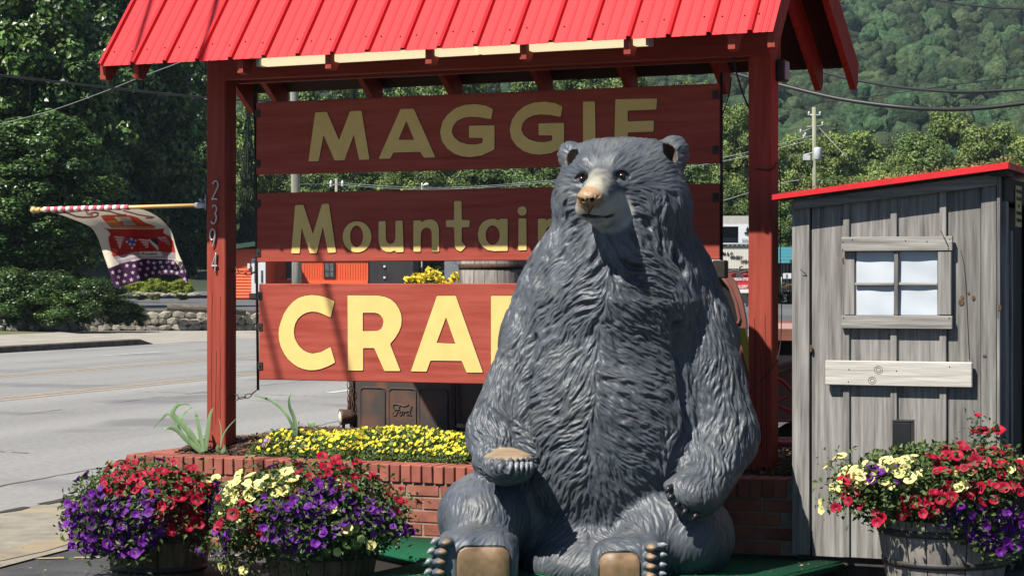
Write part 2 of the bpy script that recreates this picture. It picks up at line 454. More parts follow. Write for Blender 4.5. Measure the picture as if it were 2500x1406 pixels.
class Sculpt:
    def __init__(self): self.ops = []
    def add(self, kind, k=0.03, mode=1, **kw): self.ops.append((kind, k, mode, kw))
    def rc(self, a, ra, b, rb, k=0.03, mode=1):
        """round cone between two photo-measured balls (px,py,Y), radii in photo px"""
        A = np.array(P(*a)); B = np.array(P(*b))
        self.ops.append(('rc', k, mode, dict(a=A, b=B, ra=ra * a[2] / F, rb=rb * b[2] / F)))
    def el(self, c, rx, rz, ry, k=0.03, mode=1, yaw=0.0, roll=0.0, pitch=0.0):
        """ellipsoid; rx,rz in photo px, ry (depth) in metres"""
        s = c[2] / F
        R = np.array(Matrix.Rotation(math.radians(yaw), 3, 'Z') @ Matrix.Rotation(math.radians(pitch), 3, 'X') @ Matrix.Rotation(math.radians(roll), 3, 'Y'))
        self.ops.append(('el', k, mode, dict(c=np.array(P(*c)), r=np.array([rx * s, ry, rz * s]), R=R)))
    def rb(self, c, rx, rz, ry, rad, k=0.03, mode=1, yaw=0.0, roll=0.0, pitch=0.0):
        s = c[2] / F
        R = np.array(Matrix.Rotation(math.radians(yaw), 3, 'Z') @ Matrix.Rotation(math.radians(pitch), 3, 'X') @ Matrix.Rotation(math.radians(roll), 3, 'Y'))
        self.ops.append(('rb', k, mode, dict(c=np.array(P(*c)), r=np.array([rx * s, ry, rz * s]), R=R, rad=rad)))
    @staticmethod
    def prim(kind, kw, p):
        if kind == 'rc':
            ab = kw['b'] - kw['a']; L2 = max(float(ab @ ab), 1e-9)
            t = np.clip((p - kw['a']) @ ab / L2, 0, 1)
            q = p - (kw['a'] + t[:, None] * ab)
            return np.sqrt((q * q).sum(1)) - (kw['ra'] + (kw['rb'] - kw['ra']) * t)
        q = (p - kw['c']) @ kw['R']
        if kind == 'el':
            k0 = np.sqrt(((q / kw['r']) ** 2).sum(1)); k1 = np.sqrt(((q / kw['r'] ** 2) ** 2).sum(1))
            return k0 * (k0 - 1.0) / np.maximum(k1, 1e-6)
        d = np.abs(q) - (kw['r'] - kw['rad'])
        return np.sqrt((np.maximum(d, 0) ** 2).sum(1)) + np.minimum(d.max(1), 0) - kw['rad']
    @staticmethod
    def bounds(kind, kw, m):
        if kind == 'rc':
            lo = np.minimum(kw['a'] - kw['ra'], kw['b'] - kw['rb']); hi = np.maximum(kw['a'] + kw['ra'], kw['b'] + kw['rb'])
        else:
            e = np.abs(kw['R']) @ kw['r']; lo = kw['c'] - e; hi = kw['c'] + e
        return lo - m, hi + m
    def eval(self, p, d=None):
        if d is None: d = np.full(len(p), 0.5)
        for kind, k, mode, kw in self.ops:
            lo, hi = self.bounds(kind, kw, 0.09 + k)
            idx = np.nonzero(((p > lo) & (p < hi)).all(1))[0]
            if len(idx) == 0: continue
            v = self.prim(kind, kw, p[idx]); a = d[idx]
            if mode == 1:
                h = np.maximum(k - np.abs(a - v), 0) / k
                d[idx] = np.minimum(a, v) - h * h * k * 0.25
            else:
                v = -v
                h = np.maximum(k - np.abs(a - v), 0) / k
                d[idx] = np.maximum(a, v) + h * h * k * 0.25
        return d
    def grad(self, p, e=0.006):
        o = np.array([[1, -1, -1], [-1, -1, 1], [-1, 1, -1], [1, 1, 1]], float)
        g = np.zeros_like(p)
        for r in o: g += r * self.eval(p + e * r)[:, None]
        return g / np.maximum(np.sqrt((g * g).sum(1))[:, None], 1e-9)
    def trace(self, px, py, y0=9.2):
        d = np.array([(px - CX) / F, 1.0, -(py - CY) / F]); L = np.linalg.norm(d); d /= L
        o = np.array([0, 0, H]); t = y0 * L
        for _ in range(120):
            v = float(self.eval((o + d * t)[None])[0])
            if v < 0.0008: break
            t += max(min(v, 0.08) * 0.8, 0.0006)
            if t > 13: return None
        return o + d * t

def surface_nets(S, lo, hi, h):
    n = np.ceil((hi - lo) / h).astype(int) + 1
    xs = [lo[i] + h * np.arange(n[i]) for i in range(3)]
    G = np.stack(np.meshgrid(*xs, indexing='ij'), -1).reshape(-1, 3)
    D = S.eval(G).reshape(n)
    s = D < 0
    c = [slice(None, -1), slice(1, None)]
    cnt = np.zeros(n - 1, int)
    for i in (0, 1):
        for j in (0, 1):
            for k in (0, 1): cnt += s[c[i], c[j], c[k]]
    act = (cnt > 0) & (cnt < 8)
    ai = np.argwhere(act)
    vid = np.full(n - 1, -1, int); vid[act] = np.arange(len(ai))
    acc = np.zeros((len(ai), 3)); num = np.zeros(len(ai))
    corners = [(i, j, k) for i in (0, 1) for j in (0, 1) for k in (0, 1)]
    for a in corners:
        for ax in range(3):
            if a[ax]: continue
            b = list(a); b[ax] = 1
            da = D[tuple((ai + a).T)]; db = D[tuple((ai + b).T)]
            m = (da < 0) != (db < 0)
            t = np.where(m, da / np.where(m, da - db, 1), 0)
            p = ai + np.array(a); p = p.astype(float); p[:, ax] += t
            acc[m] += p[m]; num[m] += 1
    V = lo + h * acc / num[:, None]
    quads = []
    for ax in range(3):
        u, v = (ax + 1) % 3, (ax + 2) % 3
        sl0 = [slice(None)] * 3; sl1 = [slice(None)] * 3
        sl0[ax] = slice(None, -1); sl1[ax] = slice(1, None)
        ch = s[tuple(sl0)] != s[tuple(sl1)]
        e = np.argwhere(ch)
        ok = (e[:, u] > 0) & (e[:, v] > 0) & (e[:, u] < n[u] - 1) & (e[:, v] < n[v] - 1)
        e = e[ok]
        inside = s[tuple(e.T)]
        def cell(du, dv):
            q = e.copy(); q[:, u] += du; q[:, v] += dv
            return vid[tuple(q.T)]
        q = np.stack([cell(-1, -1), cell(0, -1), cell(0, 0), cell(-1, 0)], 1)
        q[~inside] = q[~inside][:, ::-1]
        quads.append(q)
    return V, np.concatenate(quads)

def subdivide(V, Q):
    n = len(V); m = len(Q)
    E = np.stack([Q, np.roll(Q, -1, 1)], -1).reshape(-1, 2)
    Es = np.sort(E, 1)
    key = Es[:, 0].astype(np.int64) * n + Es[:, 1]
    uq, first, inv = np.unique(key, return_index=True, return_inverse=True)
    mid = 0.5 * (V[Es[first, 0]] + V[Es[first, 1]])
    cen = V[Q].mean(1)
    ev = (n + inv).reshape(m, 4)
    cv = n + len(uq) + np.arange(m)
    NV = np.concatenate([V, mid, cen])
    out = np.stack([np.stack([Q[:, i], ev[:, i], cv, ev[:, i - 1]], 1) for i in range(4)], 1).reshape(-1, 4)
    return NV, out

NOISE = NPR.rand(64, 64, 64).astype(np.float32)
def vnoise(p, cell):
    q = p / cell
    i = np.floor(q).astype(np.int64); f = (q - i).astype(np.float32); f = f * f * (3 - 2 * f)
    i0 = i & 63; i1 = (i + 1) & 63
    x0, y0, z0 = i0.T; x1, y1, z1 = i1.T
    fx, fy, fz = f.T
    a = NOISE[x0, y0, z0] * (1 - fx) + NOISE[x1, y0, z0] * fx
    b = NOISE[x0, y1, z0] * (1 - fx) + NOISE[x1, y1, z0] * fx
    c = NOISE[x0, y0, z1] * (1 - fx) + NOISE[x1, y0, z1] * fx
    d = NOISE[x0, y1, z1] * (1 - fx) + NOISE[x1, y1, z1] * fx
    return (a * (1 - fy) + b * fy) * (1 - fz) + (c * (1 - fy) + d * fy) * fz

def sstep(a, b, x):
    t = np.clip((x - a) / (b - a), 0, 1); return t * t * (3 - 2 * t)

def segdist(p, a, b):
    ab = b - a; t = np.clip((p - a) @ ab / max(float(ab @ ab), 1e-9), 0, 1)
    q = p - (a + t[:, None] * ab); return np.sqrt((q * q).sum(1)), t

def polydist(p, pts):
    d = np.full(len(p), 9.0)
    for a, b in zip(pts, pts[1:]): d = np.minimum(d, segdist(p, a, b)[0])
    return d

def build_bear():
    S = Sculpt()
    # torso
    S.el((1474, 1060, 10.53), 262, 335, 0.45, k=0.1)
    S.el((1492, 800, 10.62), 225, 270, 0.42, k=0.15)
    S.rc((1365, 765, 10.66), 100, (1645, 765, 10.66), 106, k=0.12)
    S.rc((1522, 530, 10.56), 160, (1512, 700, 10.62), 222, k=0.12)
    S.rc((1505, 600, 10.42), 105, (1490, 730, 10.40), 120, k=0.10)   # ruff under the chin
    S.el((1470, 1370, 10.36), 200, 90, 0.42, k=0.12)            # seat
    S.rc((1372, 640, 10.66), 52, (1292, 830, 10.66), 76, k=0.08)
    S.rc((1664, 640, 10.66), 62, (1722, 830, 10.66), 84, k=0.08)
    # thighs, shins
    S.rc((1345, 1265, 10.58), 112, (1196, 1262, 10.36), 104, k=0.06)
    S.el((1180, 1262, 10.36), 112, 106, 0.36, k=0.05)
    S.rc((1180, 1285, 10.22), 92, (1168, 1375, 9.98), 72, k=0.05)
    S.rc((1660, 1305, 10.42), 118, (1625, 1300, 10.28), 100, k=0.06)
    S.el((1668, 1310, 10.34), 124, 112, 0.33, k=0.06)
    S.rc((1600, 1290, 10.22), 84, (1545, 1385, 10.0), 66, k=0.05)
    # arms
    S.rc((1328, 790, 10.56), 80, (1222, 1058, 10.44), 80, k=0.028)
    S.rc((1219, 1062, 10.46), 79, (1214, 1124, 10.29), 60, k=0.04)
    S.rc((1688, 790, 10.56), 94, (1758, 1055, 10.44), 93, k=0.028)
    S.rc((1760, 1068, 10.46), 90, (1716, 1190, 10.12), 62, k=0.04)
    # raised paw, palm up
    S.el((1240, 1136, 10.06), 64, 50, 0.20, k=0.04, yaw=-6)
    for i, x in enumerate((1252, 1266, 1280, 1292, 1303)):
        S.rc((x - 6, 1120, 9.88 + 0.02 * i), 6.5, (x - 8, 1152, 9.86 + 0.022 * i), 6.5, k=0.004)
    S.rb((1246, 1080, 9.96), 68, 30, 0.215, 0.02, k=0.02, mode=-1, pitch=1, yaw=-6)
    S.el((1176, 1318, 9.94), 86, 26, 0.13, k=0.05); S.el((1530, 1336, 9.94), 76, 24, 0.13, k=0.05)   # insteps
    # lowered paw on the thigh
    S.el((1690, 1206, 10.04), 66, 50, 0.15, k=0.04, roll=22)
    for (x, y) in ((1637, 1188), (1643, 1208), (1657, 1226), (1676, 1242), (1700, 1252)):
        S.el((x, y, 10.0), 15, 13, 0.05, k=0.02, roll=30)
    # feet
    S.rb((1172, 1376, 9.86), 92, 72, 0.13, 0.105, k=0.07, yaw=-4)
    S.rb((1116, 1366, 9.86), 50, 60, 0.11, 0.05, k=0.05, yaw=-4)
    for i, (x, y) in enumerate(((1088, 1322), (1078, 1345), (1074, 1369), (1073, 1394), (1076, 1418))):
        S.el((x, y, 9.76), 19, 11.5, 0.065, k=0.012)
        S.el((x - 12, y + 1, 9.78), 17, 11, 0.06, k=0.012)
    S.rb((1524, 1386, 9.86), 78, 62, 0.13, 0.105, k=0.07, yaw=8)
    S.rb((1572, 1380, 9.88), 44, 58, 0.11, 0.05, k=0.05, yaw=8)
    for i, (x, y) in enumerate(((1592, 1334), (1590, 1357), (1589, 1380), (1588, 1402), (1586, 1424))):
        S.el((x, y, 9.76), 19, 11.5, 0.065, k=0.012)
        S.el((x + 13, y, 9.79), 17, 11, 0.06, k=0.012)
    # head
    S.el((1520, 452, 10.56), 150, 110, 0.34, k=0.08)
    S.rb((1516, 430, 10.60), 132, 84, 0.26, 0.14, k=0.06)      # flat crown of the head
    S.el((1415, 490, 10.54), 62, 70, 0.20, k=0.08)             # cheeks
    S.el((1600, 510, 10.50), 78, 86, 0.24, k=0.08)
    S.rc((1440, 408, 10.33), 32, (1425, 420, 10.37), 26, k=0.05) # brows
    S.rc((1505, 404, 10.28), 32, (1560, 412, 10.36), 26, k=0.05)
    S.rc((1484, 440, 10.30), 46, (1447, 484, 10.02), 33, k=0.05)  # muzzle
    S.rc((1478, 496, 10.24), 47, (1449, 503, 10.075), 39.5, k=0.03)
    S.rb((1452, 500, 10.10), 40, 32, 0.09, 0.05, k=0.03, yaw=-24)
    S.rc((1486, 518, 10.28), 36, (1464, 532, 10.125), 26, k=0.018) # jaw
    S.el((1438, 483, 9.985), 33, 22, 0.055, k=0.016, yaw=-22)     # nose
    for (x, y) in ((1421, 439), (1518, 432)):                  # eye sockets
        q = S_trace_head(S, x, y)
        S.ops.append(('el', 0.03, -1, dict(c=q + np.array([0, -0.014, 0]), r=np.array([0.036, 0.026, 0.022]), R=np.eye(3))))
    # ears
    S.el((1394, 382, 10.54), 32, 38, 0.075, k=0.03, roll=-18)
    S.el((1402, 390, 10.44), 19, 26, 0.055, k=0.012, mode=-1, roll=-10)
    S.el((1642, 378, 10.56), 41, 48, 0.09, k=0.035, roll=14)
    S.el((1628, 382, 10.455), 24, 31, 0.095, k=0.014, mode=-1, roll=10)

    lo = np.array([-0.55, 9.55, 0.10]); hi = np.array([1.45, 11.40, 2.40])
    V, Q = surface_nets(S, lo, hi, 0.0175)
    # relax the blocky net before refining
    for it in range(2):
        V, Q = subdivide(V, Q)
        for _ in range(2):
            V = V - S.grad(V) * np.clip(S.eval(V), -0.02, 0.02)[:, None]
    Nn = S.grad(V)
    # lift anything below the platform
    nose = np.array(P(1440, 486, 10.02)); s = 10.5 / F
    # ---- hair flow
    seam_x = np.interp(V[:, 2], [0.1, 0.7, 1.2, 1.75], [P(1440, 1300, 10.2).x, P(1437, 1100, 10.1).x, P(1462, 860, 10.3).x, P(1478, 640, 10.4).x])
    seam_x = seam_x + 0.030 * (vnoise(V + 31.7, 0.11) - 0.5)
    dx = V[:, 0] - seam_x
    fl = np.zeros_like(V); fl[:, 2] = -1.0
    side = np.tanh(dx / 0.03)
    body = sstep(0.42, 0.30, np.abs(dx)) * sstep(1.78, 1.6, V[:, 2])
    spread = 0.85 + 1.0 * sstep(0.05, 0.3, np.abs(dx))
    fl[:, 0] += body * side * spread
    armR = np.stack([np.array(P(1690, 770, 10.7)), np.array(P(1760, 1060, 10.55)), np.array(P(1690, 1206, 10.04))])
    armL = np.stack([np.array(P(1330, 770, 10.7)), np.array(P(1222, 1060, 10.56)), np.array(P(1240, 1136, 10.06))])
    for arm, sg in ((armR, 1), (armL, -1)):
        for a, b, rr in ((arm[0], arm[1], 0.24), (arm[1], arm[2], 0.19)):
            d, t = segdist(V, a, b)
            w = sstep(rr, rr * 0.72, d)[:, None]
            ax = (b - a) / np.linalg.norm(b - a)
            swirl = 0.55 * np.sin(V[:, 2] * 9 + V[:, 0] * 7)
            dirn = ax + np.stack([swirl * 0.9 + sg * 0.25, 0 * swirl, -0.1 + 0 * swirl], 1)
            fl = fl * (1 - w) + dirn * w
    legs = sstep(0.62, 0.5, V[:, 2]) * sstep(0.16, 0.26, np.abs(dx))
    lf = np.stack([0.35 * np.sign(dx) + 0.3 * np.sin(V[:, 2] * 14), -0.3 + 0 * dx, -1 + 0 * dx], 1)
    fl = fl * (1 - legs[:, None]) + lf * legs[:, None]
    hd = sstep(1.95, 2.08, V[:, 2] + 0.0 * dx)
    nd = np.sqrt(((V - nose) ** 2).sum(1))
    rad = (V - nose) / nd[:, None]
    hw = np.maximum(hd, sstep(0.42, 0.3, nd))[:, None]
    fl = fl * (1 - hw) + (rad + np.array([0, 0, -0.15])) * hw
    # waver
    ang = 1.1 * (vnoise(V + 3.1, 0.17) - 0.5) + 1.0 * (vnoise(V + 9.7, 0.060) - 0.5)
    ang = ang * (1 - 0.75 * hw[:, 0])
    fl -= Nn * (fl * Nn).sum(1)[:, None]
    fl /= np.maximum(np.sqrt((fl ** 2).sum(1))[:, None], 1e-6)
    cr = np.cross(Nn, fl)
    fl = fl * np.cos(ang)[:, None] + cr * np.sin(ang)[:, None]
    cr = np.cross(Nn, fl)
    bend = 9.0 * (vnoise(V + 5.5, 0.12) - 0.5)
    def lic(cell, L, steps):
        a = np.zeros(len(V), np.float32); wsum = 0
        for t in np.linspace(-L, L, steps):
            w = 1 - abs(t) / (L * 1.15)
            a += w * vnoise(V + fl * t + cr * (bend * t * t)[:, None], cell); wsum += w
        a /= wsum
        return (a - a.mean()) / a.std()
    fine = lic(0.0078, 0.030, 11)
    mid = lic(0.0130, 0.055, 11)
    big = lic(0.031, 0.075, 9)
    # ---- where the coat is short or bare
    foot_pads = [((1180, 1372, 9.73), 66, 40), ((1512, 1384, 9.73), 50, 36)]
    bare = np.zeros(len(V))
    paint = np.tile(np.array([0.086, 0.099, 0.119]), (len(V), 1))
    blue = vnoise(V + 1.3, 0.22)
    paint *= (0.74 + 0.36 * blue + 0.20 * vnoise(V + 17.0, 0.035))[:, None]
    legblue = sstep(0.68, 0.5, V[:, 2]) * sstep(P(1330, 1250, 10.4).x, P(1240, 1250, 10.4).x, V[:, 0])
    paint = paint * (1 + 0.12 * legblue[:, None] * np.array([-0.1, 0.2, 0.7]))
    dust = np.clip(Nn[:, 2], 0, 1)[:, None] * sstep(0.35, 0.7, vnoise(V + 7.7, 0.09))[:, None]
    paint = paint * (1 - 0.25 * dust) + np.array([0.20, 0.195, 0.185]) * 0.25 * dust
    warm = sstep(0.62, 0.8, vnoise(V + 21.3, 0.10))[:, None]
    paint = paint * (1 - 0.18 * warm) + np.array([0.13, 0.125, 0.10]) * 0.18 * warm
    tan = np.array([0.40, 0.25, 0.135]); tan_d = np.array([0.24, 0.145, 0.075]); cream = np.array([0.47, 0.45, 0.36])
    def put(w, c):
        nonlocal paint
        paint = paint * (1 - w[:, None]) + np.asarray(c) * w[:, None]
    def boxw(c, hx, hz, hy, yaw, soft=0.006):
        q = V - np.array(P(*c)); ca, sa = math.cos(math.radians(yaw)), math.sin(math.radians(yaw))
        x = q[:, 0] * ca + q[:, 1] * sa; y = -q[:, 0] * sa + q[:, 1] * ca
        k = c[2] / F; r = 0.055
        ax = np.maximum(np.abs(x) - (hx * k - r), 0); az = np.maximum(np.abs(q[:, 2]) - (hz * k - r), 0)
        d = np.sqrt(ax ** 2 + az ** 2) - r
        return sstep(soft, -soft, d) * (np.abs(y) < hy)
    for c, hx, hz, yaw in (((1181, 1385, 9.74), 66, 52, -4), ((1514, 1398, 9.74), 50, 51, 8)):
        w = boxw(c, hx, hz, 0.09, yaw)
        sh = vnoise(V + 2.2, 0.07)[:, None]
        sh2 = vnoise(V + 8.2, 0.02)[:, None]
        paint = paint * (1 - w[:, None]) + (tan * 0.85 * sh + tan_d * 0.6 * (1 - sh)) * (0.75 + 0.5 * sh2) * w[:, None]
        rim_ = np.exp(-((w - 0.35) / 0.3) ** 2) * (w > 0.01) * (w < 0.9); put(rim_ * 0.8, (0.03, 0.03, 0.03))
        bare = np.maximum(bare, w)
        q = np.abs(V[:, 0] - P(*c).x)
        V -= Nn * (0.012 * np.exp(-((w - 0.5) / 0.3) ** 2) * (w > 0.02) * (w < 0.98))[:, None]
    for lst in (((1091, 1322), (1083, 1345), (1080, 1369), (1079, 1394), (1081, 1418)), ((1588, 1336), (1588, 1357), (1588, 1380), (1587, 1402), (1585, 1424))):
        for x, y in lst:
            d = np.sqrt(((V - np.array(P(x, y, 9.70))) ** 2 * np.array([1, 0.25, 1])).sum(1))
            w = sstep(0.023, 0.013, d); put(w * .9, tan * .85); bare = np.maximum(bare, w)
    for c in ((1072, 1370, 9.75), (1600, 1380, 9.76)):
        q = np.abs((V - np.array(P(*c))) / np.array([0.07, 0.10, 0.17])).max(1)
        bare = np.maximum(bare, sstep(1.1, 0.9, q) * 0.85)
    # palm
    pc = np.array(P(1242, 1108, 10.05))
    q = np.sqrt((((V - pc) / np.array([0.128, 0.17, 0.05])) ** 2).sum(1))
    w = sstep(1.08, 0.9, q) * sstep(0.35, 0.65, Nn[:, 2])
    put(w, (0.42, 0.30, 0.19)); bare = np.maximum(bare, w)
    # face paint
    br_a, br_b = np.array(P(1474, 443, 10.26)), np.array(P(1446, 478, 10.03))
    d, t = segdist(V, br_a, br_b)
    w = sstep(0.086, 0.064, d + 0.012 * (vnoise(V, 0.03) - 0.5)) ; put(w, cream)
    mz = np.maximum(w, 0)
    lip_a, lip_b = np.array(P(1496, 516, 10.20)), np.array(P(1450, 518, 10.07))
    d, t = segdist(V, lip_a, lip_b)
    w = sstep(0.122, 0.088, d); put(w * (1 - mz), np.array([0.46, 0.455, 0.41])); mz = np.maximum(mz, w)
    d, t = segdist(V, np.array(P(1488, 534, 10.26)), np.array(P(1464, 535, 10.13)))
    w = sstep(0.078, 0.060, d); put(w * (1 - mz), cream * 0.92); mz = np.maximum(mz, w)
    # muzzle sides grade into the coat
    d = np.sqrt(((V - np.array(P(1437, 484, 10.0))) ** 2 * np.array([1, 0.6, 1.5])).sum(1))
    w = sstep(0.082, 0.062, d); put(w, tan * 1.05)
    d = np.sqrt(((V - np.array(P(1432, 508, 10.03))) ** 2 * np.array([1.6, 0.6, 1])).sum(1))
    w = sstep(0.07, 0.03, d); put(w * 0.5, tan * 0.75)
    face = sstep(0.36, 0.22, nd)
    # ear linings
    for c, r in (((1402, 392, 10.49), 0.055), ((1630, 382, 10.51), 0.07)):
        d = np.sqrt(((V - np.array(P(*c))) ** 2).sum(1)); w = sstep(r, r * 0.75, d)
        put(w * (0.35 + 0.65 * vnoise(V + 4.4, 0.03)), np.array([0.30, 0.19, 0.11])); bare = np.maximum(bare, w * 0.6)
    bare = np.maximum(bare, mz * 0.93)
    # carved mouth, nostrils
    def carve(pts, r, depth, colr=None):
        nonlocal V
        pp = [S.trace(x, y) for x, y in pts]
        pp = [q for q in pp if q is not None]
        if not pp: return
        d = polydist(V, pp) if len(pp) > 1 else np.sqrt(((V - pp[0]) ** 2).sum(1))
        w = sstep(r, r * 0.2, d)
        V = V - Nn * (w * depth)[:, None]
        if colr is not None: put(sstep(r * 1.0, r * 0.55, d), colr)
    dark = (0.012, 0.009, 0.008)
    carve([(1424, 529), (1436, 527), (1448, 529), (1460, 531), (1474, 532), (1486, 530), (1500, 526)], 0.0125, 0.022, dark)
    carve([(1428, 530), (1442, 531), (1456, 532)], 0.017, 0.015, dark)
    carve([(1655, 800), (1662, 880), (1670, 960), (1682, 1050), (1692, 1120)], 0.05, 0.030)
    carve([(1304, 830), (1288, 900), (1281, 980), (1283, 1050)], 0.045, 0.024)
    carve([(1422, 491)], 0.0135, 0.018, dark)
    carve([(1447, 490)], 0.0155, 0.022, dark)
    carve([(1434, 486), (1436, 505), (1438, 524)], 0.006, 0.006, (0.10, 0.05, 0.03))
    carve([(1414, 492), (1420, 500), (1428, 503)], 0.006, 0.004, (0.16, 0.08, 0.05))
    carve([(1440, 518), (1444, 510), (1450, 503)], 0.006, 0.004, (0.16, 0.08, 0.05))
    for pts in ([(1404, 438), (1412, 431), (1424, 429), (1434, 437)], [(1506, 428), (1514, 421), (1526, 422), (1536, 432)]):
        carve(pts, 0.011, 0.008, (0.03, 0.03, 0.035))
    # ---- relief
    neck = sstep(2.02, 1.92, V[:, 2]) * sstep(1.50, 1.66, V[:, 2])
    amp = (1 - bare) * (1 - 0.62 * face) * (1 - 0.58 * hd)
    foot = sstep(0.40, 0.3, V[:, 2]) * sstep(10.15, 10.0, V[:, 1])
    amp *= 1 - 0.5 * foot
    legs_s = sstep(0.66, 0.52, V[:, 2]) * sstep(0.18, 0.28, np.abs(dx))
    amp *= 1 - 0.5 * legs_s
    valley = -np.clip(-0.6 - big, 0, 2.2)
    disp = 0.0040 * np.tanh(fine * 0.9) + 0.0042 * np.tanh(mid * 0.9) + (0.0016 + 0.005 * neck) * np.tanh(big * 0.7) + (0.0062 + 0.010 * neck) * valley * (0.4 + 0.6 * sstep(0.5, 0.8, V[:, 2]))
    seamw = np.exp(-(dx / 0.012) ** 2) * body
    disp -= 0.007 * seamw * vnoise(V + 12.1, 0.05)
    V = V + Nn * (disp * amp)[:, None]
    V[:, 2] = np.maximum(V[:, 2], 0.1302)
    # bottom settles on the carpet
    print('bear quads', len(Q))
    me = mesh_np('bear_body', V, Q, smooth=True)
    ca = me.color_attributes.new('paint', 'FLOAT_COLOR', 'POINT')
    ca.data.foreach_set('color', np.concatenate([np.clip(paint, 0, 1), np.ones((len(V), 1))], 1).astype(np.float32).ravel())
    base = P(1450, 1380, 10.5); base.z = 0.13
    root = empty('bear_statue', (0, 0, 0), 0, 'giant grey sitting bear statue with carved fur and cream muzzle on green carpet', 'statue')
    root.location = (base.x, base.y, 0.13)
    inv = Matrix.Translation(-root.location)
    me.transform(inv)
    link('body', me, M_bear, root)
    # eyes
    for (x, y, r) in ((1421, 437, 0.0168), (1518, 430, 0.0182)):
        q = Vector(S.trace(x, y)) + Vector((0.0, r * 0.30, 0))
        eb = MB().sphere((0, 0, 0), r, 16, 12).build('eye', M_eye, root, q - root.location)
        dv = (Vector((-0.12, -1, 0.02))).normalized()
        MB().sphere((dv.x * r * 0.62, dv.y * r * 0.62, dv.z * r * 0.62), r * 0.46, 12, 8).build('pupil', M_pupil, eb)
    # claws
    def claw(a, b, r, m):
        a = Vector(a) - root.location; b = Vector(b) - root.location
        mid_ = (a + b) / 2 + Vector((0, -0.012, 0.006))
        MB().tube(catmull([a, mid_, b], 4), [r, r, r, r * .95, r * .9, r * .75, r * .55, r * .35, r * .1], 7).build('claw', m, root)
    for (x, y) in ((1066, 1321), (1057, 1345), (1052, 1370), (1050, 1395), (1053, 1419)):
        claw(P(x + 6, y - 3, 9.755), P(x - 15, y + 6, 9.72), 0.017, M_claw)
    for (x, y) in ((1612, 1333), (1611, 1357), (1610, 1381), (1609, 1403), (1607, 1425)):
        claw(P(x - 6, y, 9.755), P(x + 19, y - 3, 9.72), 0.015, M_claw)
    for i, x in enumerate((1248, 1262, 1275, 1287, 1297)):
        claw(P(x, 1130, 9.852 + 0.02 * i), P(x - 4, 1158 + 4 * (i % 2), 9.83 + 0.02 * i), 0.0118, M_claw)
    for (x, y) in ((1628, 1192), (1634, 1211), (1648, 1230), (1668, 1247), (1694, 1258)):
        q = S.trace(x + 6, y - 4)
        if q is not None:
            claw(Vector(q) + Vector((0.01, 0.01, 0)), P(x - 4, y + 12, q[1] - 0.02), 0.016, M_claw_dark)
    return root

def S_trace_head(S, x, y):
    q = S.trace(x, y)
    return q
bear = build_bear()
# ------------------------------------------------------------------ the roofed sign
K = 0.953
S = Frame(1.455 * K, 11.85 * K)
SL = -3.642 * K                                        # left post
M_red = mat('red stained timber', (0.29, 0.052, 0.038), (0.37, 0.078, 0.055), rough=0.62, scale=5.0, stretch=(6, 6, 0.5), detail=6, bump=0.25, bscale=8.0, bdist=0.004, spec=0.08)
M_redx = mat('red stained beam', (0.26, 0.046, 0.034), (0.33, 0.066, 0.048), rough=0.65, scale=5.0, stretch=(0.5, 6, 6), detail=6, bump=0.25, bscale=8.0, bdist=0.004, spec=0.08)
M_board = mat('red sign board', (0.32, 0.060, 0.043), (0.42, 0.094, 0.068), rough=0.6, scale=4.0, stretch=(0.6, 4, 7), detail=7, bump=0.12, bscale=10.0, bdist=0.003, spec=0.08, spots=(2.2, 0.66, (0.25, 0.05, 0.034)))
M_letter = mat('pale yellow letter paint', (0.86, 0.62, 0.235), (0.80, 0.57, 0.21), rough=0.55, scale=12.0, spec=0.085)
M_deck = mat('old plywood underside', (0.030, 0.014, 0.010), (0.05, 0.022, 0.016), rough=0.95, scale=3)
M_dark = mat('dark carved line', (0.035, 0.012, 0.008), rough=0.8)
M_roof = mat('red roof sheet', (0.72, 0.024, 0.031), (0.60, 0.020, 0.026), rough=0.40, scale=2.2, stretch=(3.2, .5, .5), detail=7, spec=0.35, bump=0.10, bscale=2.2, bdist=0.012, spots=(5.0, 0.70, (0.62, 0.05, 0.05)))
M_iron = mat('black iron', (0.012, 0.011, 0.011), (0.03, 0.02, 0.016), rough=0.6, scale=30, spec=0.4)
M_rust = mat('rusty chain', (0.035, 0.018, 0.012), (0.10, 0.045, 0.025), rough=0.8, scale=60)
M_alu = mat('cast metal digits', (0.55, 0.53, 0.55), rough=0.35, metal=0.6, spec=0.5)
M_crack = mat('wood crack', (0.03, 0.008, 0.006), rough=1.0)
M_lamp = mat('lit lamp diffuser', (0.80, 0.74, 0.52), (0.74, 0.68, 0.48), rough=0.5, scale=2.0)
_e = M_lamp.node_tree.nodes['Principled BSDF']; _e.inputs['Emission Color'].default_value = (1.0, 0.86, 0.52, 1); _e.inputs['Emission Strength'].default_value = 0.42
M_grey = mat('grey plastic', (0.35, 0.35, 0.36), rough=0.5)
M_screw = mat('screw head', (0.10, 0.01, 0.012), rough=0.5)

